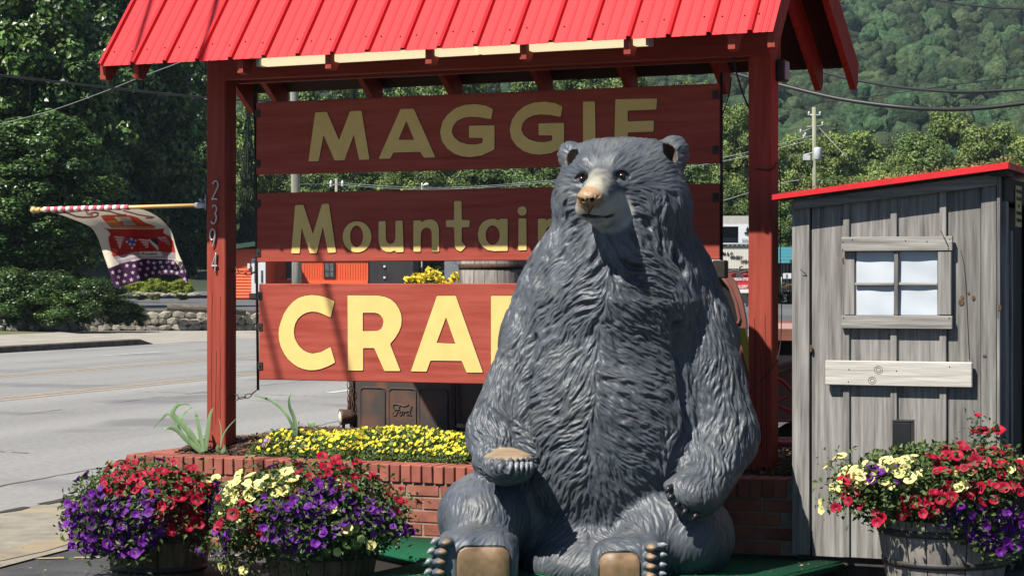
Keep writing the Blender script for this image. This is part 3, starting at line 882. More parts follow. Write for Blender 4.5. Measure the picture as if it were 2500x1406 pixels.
shel = S.empty('sign_shelter', 'red timber shelter with bright red ribbed metal roof over the hanging sign boards', 'shelter')
ZE = H + 1.375 * K; OF, OB = -0.80 * K, 1.12 * K; RIDGE_B, RIDGE_Z = -0.10 * K, H + 2.23 * K
S0, S1 = SL - 0.415 * K, 0.29 * K
HW = 0.067
def post(s, seed):
    mb = MB()
    mb.box(s - HW, s + HW, -HW, HW, 0.30, zat(580, 196, -HW - .02) + .235, bevel=0.006)
    p = mb.build('post', M_red, shel)
    r = random.Random(seed)
    # drying cracks
    for k in range(3):
        x = s + (-0.03 + 0.03 * k) + 0.01 * r.random(); z = 0.55 + 0.2 * r.random(); m = MB(); z1 = z + (1.0, 0.5, 0.7)[k] * (0.7 + 0.5 * r.random())
        pts = []
        while z < z1:
            pts.append((x, z)); x += 0.005 * (r.random() - 0.5); z += 0.05
        L = [(a - 0.0016, b) for a, b in pts]; R = [(a + 0.0016, b) for a, b in reversed(pts)]
        for (a, b), (c, d) in zip(pts, pts[1:]):
            m.hexa([(a - .0015, -HW - .0008, b), (a + .0015, -HW - .0008, b), (a + .0015, -HW + .01, b), (a - .0015, -HW + .01, b),
                    (c - .0015, -HW - .0008, d), (c + .0015, -HW - .0008, d), (c + .0015, -HW + .01, d), (c - .0015, -HW + .01, d)])
        m.build('crack', M_crack, p)
    return p
def zat(px, py, b): return S.at(px, py, b)[1]
post_l = post(SL, 3); post_r = post(0.0, 9)
# digits 2 3 9 4 on the left post : tube outlines of slanted cast numerals
def digit(name, strokes, cx, cz, w, h, parent):
    mb = MB()
    for st, rad in strokes:
        pts = [(cx + (a + 0.18 * b) * w, -HW - 0.012, cz + b * h) for a, b in st]
        mb.tube(catmull(pts, 5), rad, 6)
    o = mb.build(name, M_alu, parent)
    return o
arc = lambda cx, cy, rx, ry, a0, a1, n=10: [(cx + rx * math.cos(math.radians(a0 + (a1 - a0) * i / n)), cy + ry * math.sin(math.radians(a0 + (a1 - a0) * i / n))) for i in range(n + 1)]
DIG = {
    '2': [(arc(0, .25, .42, .25, 165, -40) + [(-.05, -.2), (-.45, -.48)], .0052), ([(-.45, -.48), (0, -.44), (.45, -.48)], .0062)],
    '3': [(arc(0, .27, .38, .22, 150, -80), .0052), (arc(0, -.2, .44, .28, 80, -150), .0056)],
    '9': [(arc(0, .2, .40, .29, 0, 360, 14), .0055), (arc(-.15, .2, .56, .68, 0, -70), .0052)],
    '4': [([(.12, -.5), (.12, 0), (.12, .5)], .0058), ([(.12, .5), (-.2, .1), (-.48, -.18)], .0046), ([(-.48, -.18), (0, -.18), (.42, -.18)], .0055)],
}
for ch, px, py in (('2', 528, 465), ('3', 525, 524), ('9', 521, 582), ('4', 527, 641)):
    s, z = S.at(px, py, -HW)
    digit('house_digit', DIG[ch], s, z, 0.062 * 0.72, 0.116, post_l)
# eye bolts and pegs on the posts
for (px, py) in ((578, 458), (578, 662), (578, 970)):
    s, z = S.at(px, py, 0)
    MB().tube([(SL + HW - .01, 0, z), (SL + HW + .015, 0, z)], .004, 6).tube([(SL + HW + .033 + .02 * math.cos(a), 0, z + .02 * math.sin(a)) for a in np.linspace(0, 6.283, 12, endpoint=False)], .0035, 6, closed=True).build('eye_bolt', M_rust, post_l)
MB().tube([(SL + HW - .01, 0, S.at(590, 893)[1]), (SL + HW + .04, 0, S.at(590, 893)[1])], .003, 6).build('nail', M_rust, post_l)

# header beams front and back of the posts
ZB0 = zat(580, 196, -HW - .02)
bev = 0.005
MB().box(SL + HW + .001, HW, -.112, -HW - .002, ZB0, ZB0 + 0.235, bevel=bev).build('beam', M_redx, shel)
MB().box(SL + HW + .001, HW, HW + .002, .112, ZB0 - 0.004, ZB0 + 0.231, bevel=bev).build('beam', M_redx, shel)
MB().box(SL + HW + .001, -HW - .001, -.06, .06, ZB0 + 0.02, ZB0 + 0.05).build('beam_filler', M_redx, shel)
MB().box(SL - HW, HW + .01, -.074, .074, ZB0 + .237, ZB0 + .275, bevel=bev).build('top_plate', M_redx, shel)
# rafters : pairs with plumb-cut tails below the sheet
slope_f = (RIDGE_Z - ZE) / (RIDGE_B - OF); slope_b = (RIDGE_Z - ZE) / (OB - RIDGE_B)
raf_px = [250, 330, 585, 800, 1045, 1276, 1530, 1785, 1889]
D_R = 0.145
for i, px in enumerate(raf_px):
    s = S.at(px, 170, OF + 0.03)[0]
    t = 0.019
    zf = lambda b: ZE - 0.012 + slope_f * (b - OF)
    zb = lambda b: ZE - 0.012 + slope_b * (OB - b)
    b0 = OF + 0.035; b1 = OB - 0.03
    poly_f = [(b0, zf(b0)), (b0, zf(b0) - 0.105), (b0 + .06, zf(b0 + .06) - 0.185), (RIDGE_B, zf(RIDGE_B) - 0.185), (RIDGE_B, zf(RIDGE_B))]
    poly_b = [(RIDGE_B + .002, zb(RIDGE_B)), (RIDGE_B + .002, zb(RIDGE_B) - 0.185), (b1 - .05, zb(b1 - .05) - 0.185), (b1, zb(b1) - 0.105), (b1, zb(b1))]
    ss = min(max(s, S0 + .02), S1 - .021)
    MB().prism(poly_f, ss - t, ss + t, 'YZ').build('rafter', M_red, shel)
    MB().prism(poly_b, ss - t, ss + t, 'YZ').build('rafter', M_red, shel)
MB().box(S0 + .01, S1 - .01, RIDGE_B - .02, RIDGE_B + .02, RIDGE_Z - .26, RIDGE_Z - .22).build('ridge_board', M_redx, shel)
# roof deck boards (dark underside) and ribbed panels
rib_px = [(245, 172), (318, 158), (395, 150), (472, 145), (550, 142), (632, 138), (716, 134), (800, 130), (885, 124), (970, 119), (1058, 115), (1148, 111), (1240, 106), (1330, 101), (1425, 98), (1520, 93), (1618, 88), (1718, 83), (1822, 77)]
rs = [S.at(px, py, OF)[0] for px, py in rib_px]
pitch = (rs[-1] - rs[1]) / (len(rs) - 2)
start = rs[1]
edges = [start + pitch * k for k in range(-1, len(rs) - 1)]
edges[0] = S0 + 0.012
edges = [e for e in edges if e < S1 - 0.03] + [S1]
def roof_side(front):
    sl = slope_f if front else slope_b
    def pt(s, b, up):
        # up = height off the sheet along its normal
        n = Vector((0, -sl, 1)).normalized() if front else Vector((0, sl, 1)).normalized()
        z = ZE + (sl * (b - OF) if front else sl * (OB - b))
        return Vector((s, b, z)) + n * up
    b_e, b_r = (OF, RIDGE_B) if front else (OB, RIDGE_B)
    for a, c in zip(edges, edges[1:]):
        w = c - a
        prof = [(a, 0), (a + .004, .0), (a + .010, .020), (a + .020, .0245), (a + .030, .020), (a + .036, 0)]
        n_m = 2
        for k in range(1, 3):
            x = a + .036 + (w - .036) * k / 3
            prof += [(x - .008, 0), (x - .004, .0022), (x + .004, .0022), (x + .008, 0)]
        prof += [(c - 0.0015, 0)]
        bm = bmesh.new()
        lo = [bm.verts.new(pt(s, b_e, u)) for s, u in prof]; hi = [bm.verts.new(pt(s, b_r, u)) for s, u in prof]
        lo2 = [bm.verts.new(pt(s, b_e, u - .0012)) for s, u in prof]; hi2 = [bm.verts.new(pt(s, b_r, u - .0012)) for s, u in prof]
        for i in range(len(prof) - 1):
            bm.faces.new((lo[i], lo[i + 1], hi[i + 1], hi[i])); bm.faces.new((lo2[i + 1], lo2[i], hi2[i], hi2[i + 1]))
            bm.faces.new((lo2[i], lo2[i + 1], lo[i + 1], lo[i]))
        bm.faces.new((lo[0], hi[0], hi2[0], lo2[0])); bm.faces.new((lo[-1], lo2[-1], hi2[-1], hi[-1]))
        bmesh.ops.recalc_face_normals(bm, faces=bm.faces)
        me = bpy.data.meshes.new('roof_panel'); bm.to_mesh(me); bm.free()
        pan = link('roof_panel', me, M_roof, shel)
        if front:
            for fx in (0.3, 0.85):
                if RND.random() < 0.75:
                    q = pt(a + w * fx, OF + 0.07 + 0.02 * RND.random(), 0.004)
                    MB().sphere(q, 0.0052, 7, 5, (1, 1, .8)).build('screw', M_screw, pan)
roof_side(True); roof_side(False)
# plywood deck under the sheets
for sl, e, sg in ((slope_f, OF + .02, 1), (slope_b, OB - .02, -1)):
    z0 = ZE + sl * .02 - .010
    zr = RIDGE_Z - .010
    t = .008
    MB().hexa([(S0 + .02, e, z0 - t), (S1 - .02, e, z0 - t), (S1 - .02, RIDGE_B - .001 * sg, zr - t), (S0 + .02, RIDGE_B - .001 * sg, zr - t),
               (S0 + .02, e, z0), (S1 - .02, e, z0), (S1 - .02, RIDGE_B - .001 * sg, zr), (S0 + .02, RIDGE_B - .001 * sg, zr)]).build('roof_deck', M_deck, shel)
MB().hexa([(S0, RIDGE_B - .09, RIDGE_Z - .045), (S1, RIDGE_B - .09, RIDGE_Z - .045), (S1, RIDGE_B, RIDGE_Z + .03), (S0, RIDGE_B, RIDGE_Z + .03),
           (S0, RIDGE_B - .09, RIDGE_Z - .042), (S1, RIDGE_B - .09, RIDGE_Z - .042), (S1, RIDGE_B, RIDGE_Z + .034), (S0, RIDGE_B, RIDGE_Z + .034)]).build('ridge_cap', M_roof, shel)

# long lamp strip under the eave
lb = OF + 0.075
lamp = S.empty('strip_light', 'long cream strip light fixture fixed to rafters under the red eave', 'light fixture')
for x0, x1 in (((637, 152), (1160, 122)), ((1164, 122), (1576, 100))):
    a = S.at(x0[0], x0[1], lb); b = S.at(x1[0], x1[1], lb)
    MB().hexa([(a[0], lb, a[1] - .022), (b[0], lb, b[1] - .022), (b[0], lb + .07, b[1] - .022), (a[0], lb + .07, a[1] - .022),
               (a[0], lb, a[1] + .022), (b[0], lb, b[1] + .022), (b[0], lb + .07, b[1] + .022), (a[0], lb + .07, a[1] + .022)], .006).build('housing', M_lamp, lamp)
a = S.at(634, 152, lb); MB().box(a[0] - .02, a[0] - .001, lb - .002, lb + .072, a[1] - .024, a[1] + .024).build('end_cap', M_grey, lamp)
a = S.at(1576, 100, lb); MB().box(a[0] + .002, a[0] + .02, lb - .002, lb + .072, a[1] - .024, a[1] + .024).build('end_cap', M_grey, lamp)

# floodlight on the far side of the right post
fl = S.empty('flood_light', 'small black flood light fixed beside the right post under the gable', 'light fixture')
s, z = S.at(1912, 172, 0.02)
MB().box(HW + .002, HW + .05, 0.0, .10, z - .06, z + .06, bevel=.008).build('housing', M_iron, fl)
MB().box(HW + .051, HW + .056, 0.01, .09, z - .05, z + .05).build('lens', M_grey, fl)

# ------------------------------------------------------------------ letters as carved outlines
def mapper(ox, oy, sc): return lambda x, y: (ox + x / sc, oy + y / sc)
ZA = mapper(580, 180, 2.704); ZC = mapper(550, 550, 2.556); ZI = lambda x, y: (x, y)
def ell(cx, cy, rx, ry, n=28, a0=0, a1=360): return [(cx + rx * math.cos(math.radians(a0 + (a1 - a0) * i / n)), cy + ry * math.sin(math.radians(a0 + (a1 - a0) * i / n))) for i in range(n)]
G1 = [(1688, 235), (1640, 212), (1570, 202), (1500, 208), (1440, 230), (1390, 270), (1355, 320), (1339, 385), (1350, 445), (1385, 495), (1430, 528), (1480, 546), (1535, 552), (1610, 542), (1698, 502), (1698, 342), (1530, 345), (1530, 425), (1620, 425), (1620, 458), (1575, 469), (1520, 467), (1465, 450), (1430, 420), (1415, 385), (1425, 345), (1450, 315), (1490, 294), (1540, 286), (1605, 290), (1675, 303)]
NL = [(1163, 970), (1212, 968), (1216, 982), (1240, 968), (1270, 962), (1298, 966), (1320, 984), (1331, 1020), (1333, 1175), (1285, 1175), (1283, 1045), (1276, 1026), (1260, 1017), (1238, 1018), (1220, 1032), (1212, 1060), (1210, 1175), (1163, 1175)]
BOARDS = [
  ('red hanging board lettered MAGGIE in carved pale yellow, topmost of three', [(625, 250), (1757, 205), (1757, 402), (625, 427)], [
    (ZA, [(515, 257), (592, 253), (672, 440), (745, 250), (820, 245), (873, 568), (805, 570), (770, 405), (708, 573), (643, 575), (570, 405), (537, 580), (470, 580)], []),
    (ZA, [(1078, 235), (1165, 232), (1308, 553), (1232, 556), (1207, 517), (1030, 522), (1010, 562), (933, 563)], [[(1117, 312), (1064, 438), (1167, 437)]]),
    (ZA, G1, []), (ZA, [(x + 459, y - 16) for x, y in G1], []),
    (ZI, [(1424, 249), (1453, 248), (1455, 372), (1424, 373)], []),
    (ZI, [(1503, 243), (1605, 241), (1603, 268), (1533, 271), (1533, 297), (1597, 295), (1596, 322), (1533, 324), (1533, 340), (1605, 338), (1607, 366), (1500, 369)], [])]),
  ('red hanging board lettered Mountain in carved pale yellow, between two others', [(627, 475), (1757, 445), (1757, 640), (627, 640)], [
    (ZA, [(383, 868), (437, 866), (500, 1060), (560, 860), (605, 858), (652, 1180), (600, 1183), (565, 1010), (525, 1185), (480, 1186), (425, 1015), (412, 1186), (357, 1186)], []),
    (ZA, ell(791, 1077, 95, 103), [ell(788, 1074, 43, 71)]),
    (ZA, [(933, 975), (980, 972), (980, 1090), (990, 1115), (1010, 1125), (1032, 1118), (1044, 1090), (1045, 972), (1092, 970), (1098, 1177), (1050, 1179), (1042, 1166), (1015, 1177), (985, 1176), (958, 1162), (940, 1136), (933, 1100)], []),
    (ZA, NL, []),
    (ZA, [(1432, 842), (1480, 840), (1482, 965), (1535, 967), (1533, 1013), (1482, 1015), (1482, 1110), (1510, 1140), (1478, 1175), (1450, 1164), (1436, 1140), (1432, 1015), (1378, 1013), (1378, 967), (1432, 965)], []),
    (ZA, [(1785, 958), (1785, 1170), (1735, 1170), (1700, 1172), (1655, 1165), (1617, 1140), (1595, 1105), (1588, 1062), (1598, 1012), (1622, 978), (1655, 962), (1695, 957), (1728, 968), (1735, 957)], [ell(1686, 1066, 47, 64, 22)]),
    (ZA, [(1857, 955), (1908, 955), (1910, 1165), (1855, 1167)], []), (ZA, ell(1881, 907, 30, 31, 20), []),
    (ZA, [(x + 822, y - 12) for x, y in NL], [])]),
  ('red hanging board lettered CRAFTS in large pale yellow capitals, lowest of three', [(632, 693), (1757, 691), (1757, 948), (632, 926)], [
    (ZC, [(683, 475), (655, 460), (620, 447), (580, 438), (540, 435), (500, 440), (460, 452), (425, 477), (395, 510), (368, 552), (350, 600), (338, 640), (335, 675), (339, 718), (350, 760), (370, 800), (395, 835), (425, 862), (455, 882), (490, 896), (525, 903), (565, 902), (600, 895), (645, 878), (688, 855), (658, 758), (600, 790), (545, 800), (515, 793), (490, 780), (467, 760), (450, 735), (436, 705), (430, 670), (432, 640), (440, 610), (456, 582), (480, 560), (508, 545), (540, 538), (572, 540), (600, 548), (660, 575)], []),
    (ZC, [(765, 437), (950, 438), (995, 446), (1030, 460), (1062, 486), (1085, 520), (1099, 555), (1103, 590), (1099, 628), (1085, 665), (1060, 705), (1030, 740), (1095, 908), (995, 908), (932, 765), (862, 765), (862, 905), (768, 905)], [[(860, 545), (860, 660), (950, 658), (970, 649), (983, 632), (990, 600), (985, 580), (972, 562), (955, 550), (935, 545)]]),
    (ZC, [(1323, 440), (1440, 440), (1610, 918), (1508, 918), (1478, 845), (1282, 843), (1258, 912), (1160, 910)], [[(1380, 573), (1320, 733), (1438, 738)]]),
    (ZC, [(1660, 440), (1960, 440), (1960, 530), (1760, 530), (1760, 630), (1925, 630), (1925, 715), (1760, 715), (1760, 922), (1660, 920)], []),
    (ZC, [(2010, 440), (2340, 440), (2340, 530), (2225, 530), (2225, 928), (2125, 926), (2125, 530), (2010, 530)], []),
    (ZC, [(2640, 475), (2560, 440), (2480, 440), (2420, 475), (2400, 540), (2430, 620), (2520, 680), (2570, 740), (2560, 810), (2510, 830), (2450, 815), (2400, 780), (2380, 880), (2450, 925), (2540, 930), (2620, 890), (2660, 810), (2650, 720), (2590, 640), (2510, 580), (2500, 550), (2530, 525), (2580, 535), (2640, 560)], [])]),
]
def smooth_poly(pts, r=0.006):
    """rounds the corners a little"""
    out = []
    n = len(pts)
    for i in range(n):
        p = Vector(pts[i]); a = Vector(pts[i - 1]) - p; b = Vector(pts[(i + 1) % n]) - p
        if a.length < 1e-6 or b.length < 1e-6: continue
        d = min(r, a.length * .35, b.length * .35)
        out.append(p + a.normalized() * d)
        out.append(p + (a.normalized() + b.normalized()) * d * 0.28 if a.angle(b) < 2.7 else p)
        out.append(p + b.normalized() * d)
    return out
def letter_mesh(name, loops, y0, y1):
    cu = bpy.data.curves.new(name, 'CURVE'); cu.dimensions = '2D'; cu.fill_mode = 'BOTH'
    cu.extrude = (y1 - y0) / 2
    for lp in loops:
        sp = cu.splines.new('POLY'); sp.points.add(len(lp) - 1); sp.use_cyclic_u = True
        for q, p in zip(sp.points, lp): q.co = (p[0], p[1], 0, 1)
    ob = bpy.data.objects.new(name, cu); COL.objects.link(ob)
    dg = bpy.context.evaluated_depsgraph_get(); dg.update()
    me = bpy.data.meshes.new_from_object(ob.evaluated_get(dg))
    bpy.data.objects.remove(ob); bpy.data.curves.remove(cu)
    # stand the letter up : x stays, y -> z
    me.transform(Matrix.Translation((0, (y0 + y1) / 2, 0)) @ Matrix.Rotation(math.radians(90), 4, 'X'))
    return me
BT = 0.019
board_names = []
for lab, rect, letters in BOARDS:
    q = [S.at(x, y, -BT) for x, y in rect]
    s0 = (q[0][0] + q[3][0]) / 2; s1 = (q[1][0] + q[2][0]) / 2
    zt = (q[0][1] + q[1][1]) / 2; zb_ = q[3][1]
    root = S.empty('sign_board', lab, 'sign board', 'sign boards hung under the red roof')
    MB().box(s0, s1, -BT, BT, zb_, zt, bevel=.004).build('board', M_board, root)
    for mp_, outer, holes in letters:
        loops = []
        for lp in [outer] + holes:
            loops.append([S.at(*mp_(x, y), -BT) for x, y in lp])
        big = smooth_poly(loops[0]); hs = [smooth_poly(h, .004) for h in loops[1:]]
        me = letter_mesh('letter', [big] + hs, -BT - .0050, -BT + .004)
        lt = link('letter', me, M_letter, root)
        # dark routed line round the letter : a thin ribbon along every outline
        bm = bmesh.new()
        for lp in [big] + hs:
            n = len(lp); area = sum(lp[i - 1][0] * lp[i][1] - lp[i][0] * lp[i - 1][1] for i in range(n))
            sg = (1 if area > 0 else -1) * (1 if lp is big else -1)
            rows = []
            for i in range(n):
                a = Vector(lp[i]) - Vector(lp[i - 1]); b = Vector(lp[(i + 1) % n]) - Vector(lp[i])
                if a.length < 1e-7: a = b
                if b.length < 1e-7: b = a
                na = Vector((a.y, -a.x)).normalized(); nb_ = Vector((b.y, -b.x)).normalized(); m_ = na + nb_
                if m_.length < 1e-3: m_ = na
                m_.normalize(); o_ = Vector(lp[i]) + m_ * .0036 * sg; i_ = Vector(lp[i]) - m_ * .001 * sg
                rows.append((bm.verts.new((i_.x, -BT - .0012, i_.y)), bm.verts.new((o_.x, -BT - .0012, o_.y))))
            for i in range(n): bm.faces.new((rows[i - 1][0], rows[i][0], rows[i][1], rows[i - 1][1]))
        og = bpy.data.meshes.new('outline'); bm.to_mesh(og); bm.free()
        link('outline', og, M_dark, lt)
    clips = {'MAGGIE': ([(629, 278), (629, 400)], [(1747, 232), (1747, 366)]), 'Mountain': ([(630, 497), (631, 617)], [(1747, 482)]), 'CRAFTS': ([(634, 722), (635, 798), (636, 893)], [])}
    for key, (lf, rt) in clips.items():
        if key in lab:
            for (x, y) in lf + rt:
                s, z = S.at(x, y, -BT)
                MB().box(s - .018, s + .018, -BT - .005, -BT - .001, z - .024, z + .024, bevel=.002).tube([(s, -BT - .012, z), (s, -BT - .004, z)], .006, 6).build('clip', M_iron, root)

# iron hanging bars left and right of the boards with their chains
bars = S.empty('hanging_bar', 'black iron bar down the left ends of the sign boards with chains to post', 'iron bar', 'iron bars at the board ends')
a = S.at(622, 208, 0); b = S.at(630, 952, 0)
MB().tube([(a[0], 0, a[1]), (b[0], 0, b[1])], .0085, 8).tube([(a[0] + .012, 0, a[1]), (a[0] + .012, 0, a[1] - .12)], .006, 6).build('bar', M_iron, bars)
bar2 = S.empty('hanging_bar', 'black iron bar down the right ends of the sign boards with chain to post', 'iron bar', 'iron bars at the board ends')
c = S.at(1761, 178, 0); d = S.at(1762, 655, 0)
MB().tube([(c[0], 0, c[1]), (d[0], 0, d[1])], .0085, 8).build('bar', M_iron, bar2)
MB().box(d[0] - .045, d[0] + .03, -.03, .03, d[1] - .055, d[1] + .045, bevel=.006).build('junction_box', M_iron, bar2)
def link_mesh(L, w, r):
    pts = [(L / 2 * math.cos(a) + (L * .25 if math.cos(a) > 0 else -L * .25) * 0.4, w / 2 * math.sin(a), 0) for a in np.linspace(0, 2 * math.pi, 12, endpoint=False)]
    return MB().tube(pts, r, 5, closed=True).mesh('link')
LINK_ME = link_mesh(.042, .024, .0032); LINK_ME.materials.append(M_rust)
def chain(parent, a, b, sag=0.03, step=.038, me=None):
    a, b = Vector(a), Vector(b)
    n = max(2, int((b - a).length / step))
    pts = [a.lerp(b, i / n) + Vector((0, 0, -sag * 4 * (i / n) * (1 - i / n))) for i in range(n + 1)]
    for i in range(n):
        dr = pts[i + 1] - pts[i]
        o = bpy.data.objects.new('link', me or LINK_ME); COL.objects.link(o); o.parent = parent
        o.location = (pts[i] + pts[i + 1]) / 2
        qt = dr.to_track_quat('X', 'Z'); o.rotation_mode = 'QUATERNION'
        from mathutils import Quaternion
        o.rotation_quaternion = qt @ Quaternion((1, 0, 0), math.radians(25 + 90 * (i % 2)))
for (x0, y0, x1, y1) in ((584, 972, 627, 952), (586, 665, 628, 662), (586, 452, 627, 452)):
    p0 = S.at(x0, y0, 0); p1 = S.at(x1, y1, 0)
    chain(bars, (p0[0], 0, p0[1]), (p1[0], 0, p1[1]), 0.012)
p0 = S.at(1763, 413, 0); p1 = S.at(1812, 404, 0); chain(bar2, (p0[0], 0, p0[1]), (p1[0], 0, p1[1]), 0.02)
hk = MB().tube(catmull([(p1[0], 0, p1[1]), (p1[0] + .01, 0, p1[1] + .03), (p1[0] + .03, 0, p1[1] + .025), (p1[0] + .028, 0, p1[1] - .005), (p1[0] + .06, -.05, p1[1] - .015), (HW * .2, -HW - .006, p1[1] - .03), (HW + .006, -HW - .004, p1[1] - .03), (HW + .01, 0, p1[1] + .01)], 5), .004, 5)
hk.build('hook_wire', M_iron, bar2)

# loose black cables at the right post
def cable(name, pts, r, lab, m=M_iron, group=None, frame=None, n=8, cat='cable'):
    mb = MB().tube(catmull(pts, n), r, 6)
    o = mb.build(name, m)
    if frame is not None:
        o.location = frame.o; o.rotation_euler = (0, 0, -TH)
    return tag(o, lab, cat, group)
def SP(px, py, b=0.0):
    s, z = S.at(px, py, b); return (s, b, z)
cable('black_cable', [SP(1790, 128, -.10), SP(1796, 170, -.10), SP(1812, 225, -.06), SP(1830, 268, -.02)], .0055, 'short black cable from beam slanting down to the right post', frame=S)
cable('black_cable', [SP(1785, 190, .1), SP(1780, 230, .06), SP(1768, 268, .03), SP(1762, 285, 0.0)], .004, 'thin black cable curling from rafter to the right iron bar', frame=S)
cable('black_cable', [SP(1902, 405, .02), SP(1906, 470, .02), SP(1905, 640, .02), SP(1908, 770, .02), SP(1902, 860, -.02), SP(1880, 905, -.085), SP(1845, 940, -.09), SP(1825, 960, -.09)], .003, 'thin black wire hanging down the side of the right post', frame=S)
# ------------------------------------------------------------------ brick planter, mulch, carpeted platform
M_brick = mat('red brick', (0.24, 0.066, 0.042), (0.40, 0.145, 0.092), rough=0.85, scale=9.0, detail=8, bump=0.4, bscale=40, bdist=0.004, rnd=0.22, spots=(8.0, 0.66, (0.16, 0.07, 0.05)))
M_capb = mat('cap brick', (0.25, 0.066, 0.044), (0.36, 0.11, 0.074), rough=0.8, scale=7.0, detail=8, bump=0.25, bscale=40, bdist=0.003, rnd=0.14)
M_mortar = mat('mortar', (0.24, 0.20, 0.155), (0.33, 0.28, 0.22), rough=1.0, scale=20.0, bump=0.4, bscale=80)
M_soil = mat('dark soil', (0.028, 0.016, 0.010), (0.065, 0.036, 0.022), rough=1.0, scale=18, bump=0.8, bscale=30, bdist=0.02)
M_mulch = mat('bark mulch', (0.10, 0.042, 0.022), (0.25, 0.12, 0.06), rough=0.95, scale=20, attr='tint')
M_carpet = mat('green turf carpet', (0.006, 0.085, 0.042), (0.012, 0.125, 0.062), rough=0.95, scale=90.0, bump=0.7, bscale=220, bdist=0.006, spec=0.15, rnd_off=False)
M_ply = mat('dark underside', (0.02, 0.016, 0.012), rough=1.0)

RIM = 0.53
# front wall line : from the front-left corner to behind the shed
cor = P(308, 1109, (H - RIM) * F / (1109 - CY))
W = Frame(cor.x, cor.y)
SHX, SHY = 1.507 * .978, 10.93 * .978          # near-left corner of the shed
WL = (Vector((SHX, SHY, 0)) - W.o).dot(Vector((DX, DY, 0))) - .012
SIDE = 1.75
wall = W.empty('brick_planter', 'low red brick planter wall with upright cap bricks and mortar joints', 'planter')
BL, BH, BWd, J = 0.2, 0.064, 0.095, 0.0105
# brick meshes, a few worn variants each
def brick_mesh(l, d, h, seed):
    r = random.Random(seed); bm = bmesh.new()
    bmesh.ops.create_cube(bm, size=1.0)
    for v in bm.verts: v.co = Vector((v.co.x * l, v.co.y * d, v.co.z * h)) + Vector(((r.random() - .5) * .004, (r.random() - .5) * .004, (r.random() - .5) * .003))
    bmesh.ops.bevel(bm, geom=list(bm.edges), offset=.0032, segments=1, affect='EDGES')
    me = bpy.data.meshes.new('brick'); bm.to_mesh(me); bm.free(); return me
BR = [brick_mesh(BL, BWd, BH, k) for k in range(5)]
BRH = [brick_mesh(.095, BWd, BH, k + 30) for k in range(2)]
CAPW, CAPH, CAPD = .0585, .098, .20
CP = [brick_mesh(CAPW, CAPD, CAPH, k + 60) for k in range(4)]
for me in BR + BRH: me.materials.append(M_brick)
for me in CP: me.materials.append(M_capb)
rb_ = random.Random(4)
def put_brick(me, x, y, z, rz=0.0, name='brick'):
    o = bpy.data.objects.new(name, me); COL.objects.link(o); o.parent = wall
    o.location = (x + (rb_.random() - .5) * .002, y + (rb_.random() - .5) * .005, z + (rb_.random() - .5) * .002)
    o.rotation_euler = ((rb_.random() - .5) * .012, (rb_.random() - .5) * .01, rz + (rb_.random() - .5) * .012)
ncap = int(WL / (CAPW + J))
for i in range(ncap):
    put_brick(CP[rb_.randrange(4)], CAPW / 2 + i * (CAPW + J), CAPD / 2, RIM - CAPH / 2)
rows = 6
for k in range(rows):
    z = RIM - CAPH - J - BH / 2 - k * (BH + J)
    x = (0.0 if k % 2 == 0 else -(BL + J) / 2)
    while x < WL - 0.02:
        l = BL
        if x < 0:
            put_brick(BRH[rb_.randrange(2)], .0475, BWd / 2 + .012, z)
        elif x + BL <= WL + 0.02 and x > 0.95:                 # the first metre stands behind the flowers
            put_brick(BR[rb_.randrange(5)], x + BL / 2, BWd / 2 + .012, z)
        elif x + BL <= WL + 0.02:
            put_brick(BR[rb_.randrange(5)], x + BL / 2, BWd / 2 + .012, z)
        x += BL + J
# left return wall running away from us
for i in range(int(SIDE / (CAPW + J))):
    put_brick(CP[rb_.randrange(4)], CAPD / 2, CAPD + .012 + CAPW / 2 + i * (CAPW + J), RIM - CAPH / 2, math.pi / 2)
MB().box(.006, WL, .018, .19, 0.02, RIM - .007).build('mortar_bed', M_mortar, wall)
MB().box(.006, .19, .191, SIDE + .2, 0.02, RIM - .007).build('mortar_bed', M_mortar, wall)
MB().box(.01, WL, SIDE + .05, SIDE + .2, 0.02, RIM - .02).build('back_wall', M_brick, wall)
# soil with a bumpy top, mounded up toward the sign posts
def soil_z(s, b):
    return RIM - .035 + .014 * np.sin(np.asarray(s) * 3 + 1) * np.sin(np.asarray(b) * 4) + .085 * np.clip((np.asarray(b) - .2) / .33, 0, 1) ** .8
nx2, ny2 = 70, 26
SVx = np.linspace(.195, WL, nx2); SVy = np.linspace(.195, SIDE + .04, ny2)
rr = np.random.RandomState(3)
SV = np.array([(x, y, float(soil_z(x, y)) + .012 * rr.rand()) for y in SVy for x in SVx])
SFc = np.array([(j * nx2 + i, j * nx2 + i + 1, (j + 1) * nx2 + i + 1, (j + 1) * nx2 + i) for j in range(ny2 - 1) for i in range(nx2 - 1)])
tag(link('soil', mesh_np('soil', SV, SFc, True), M_soil, wall), kind='stuff')
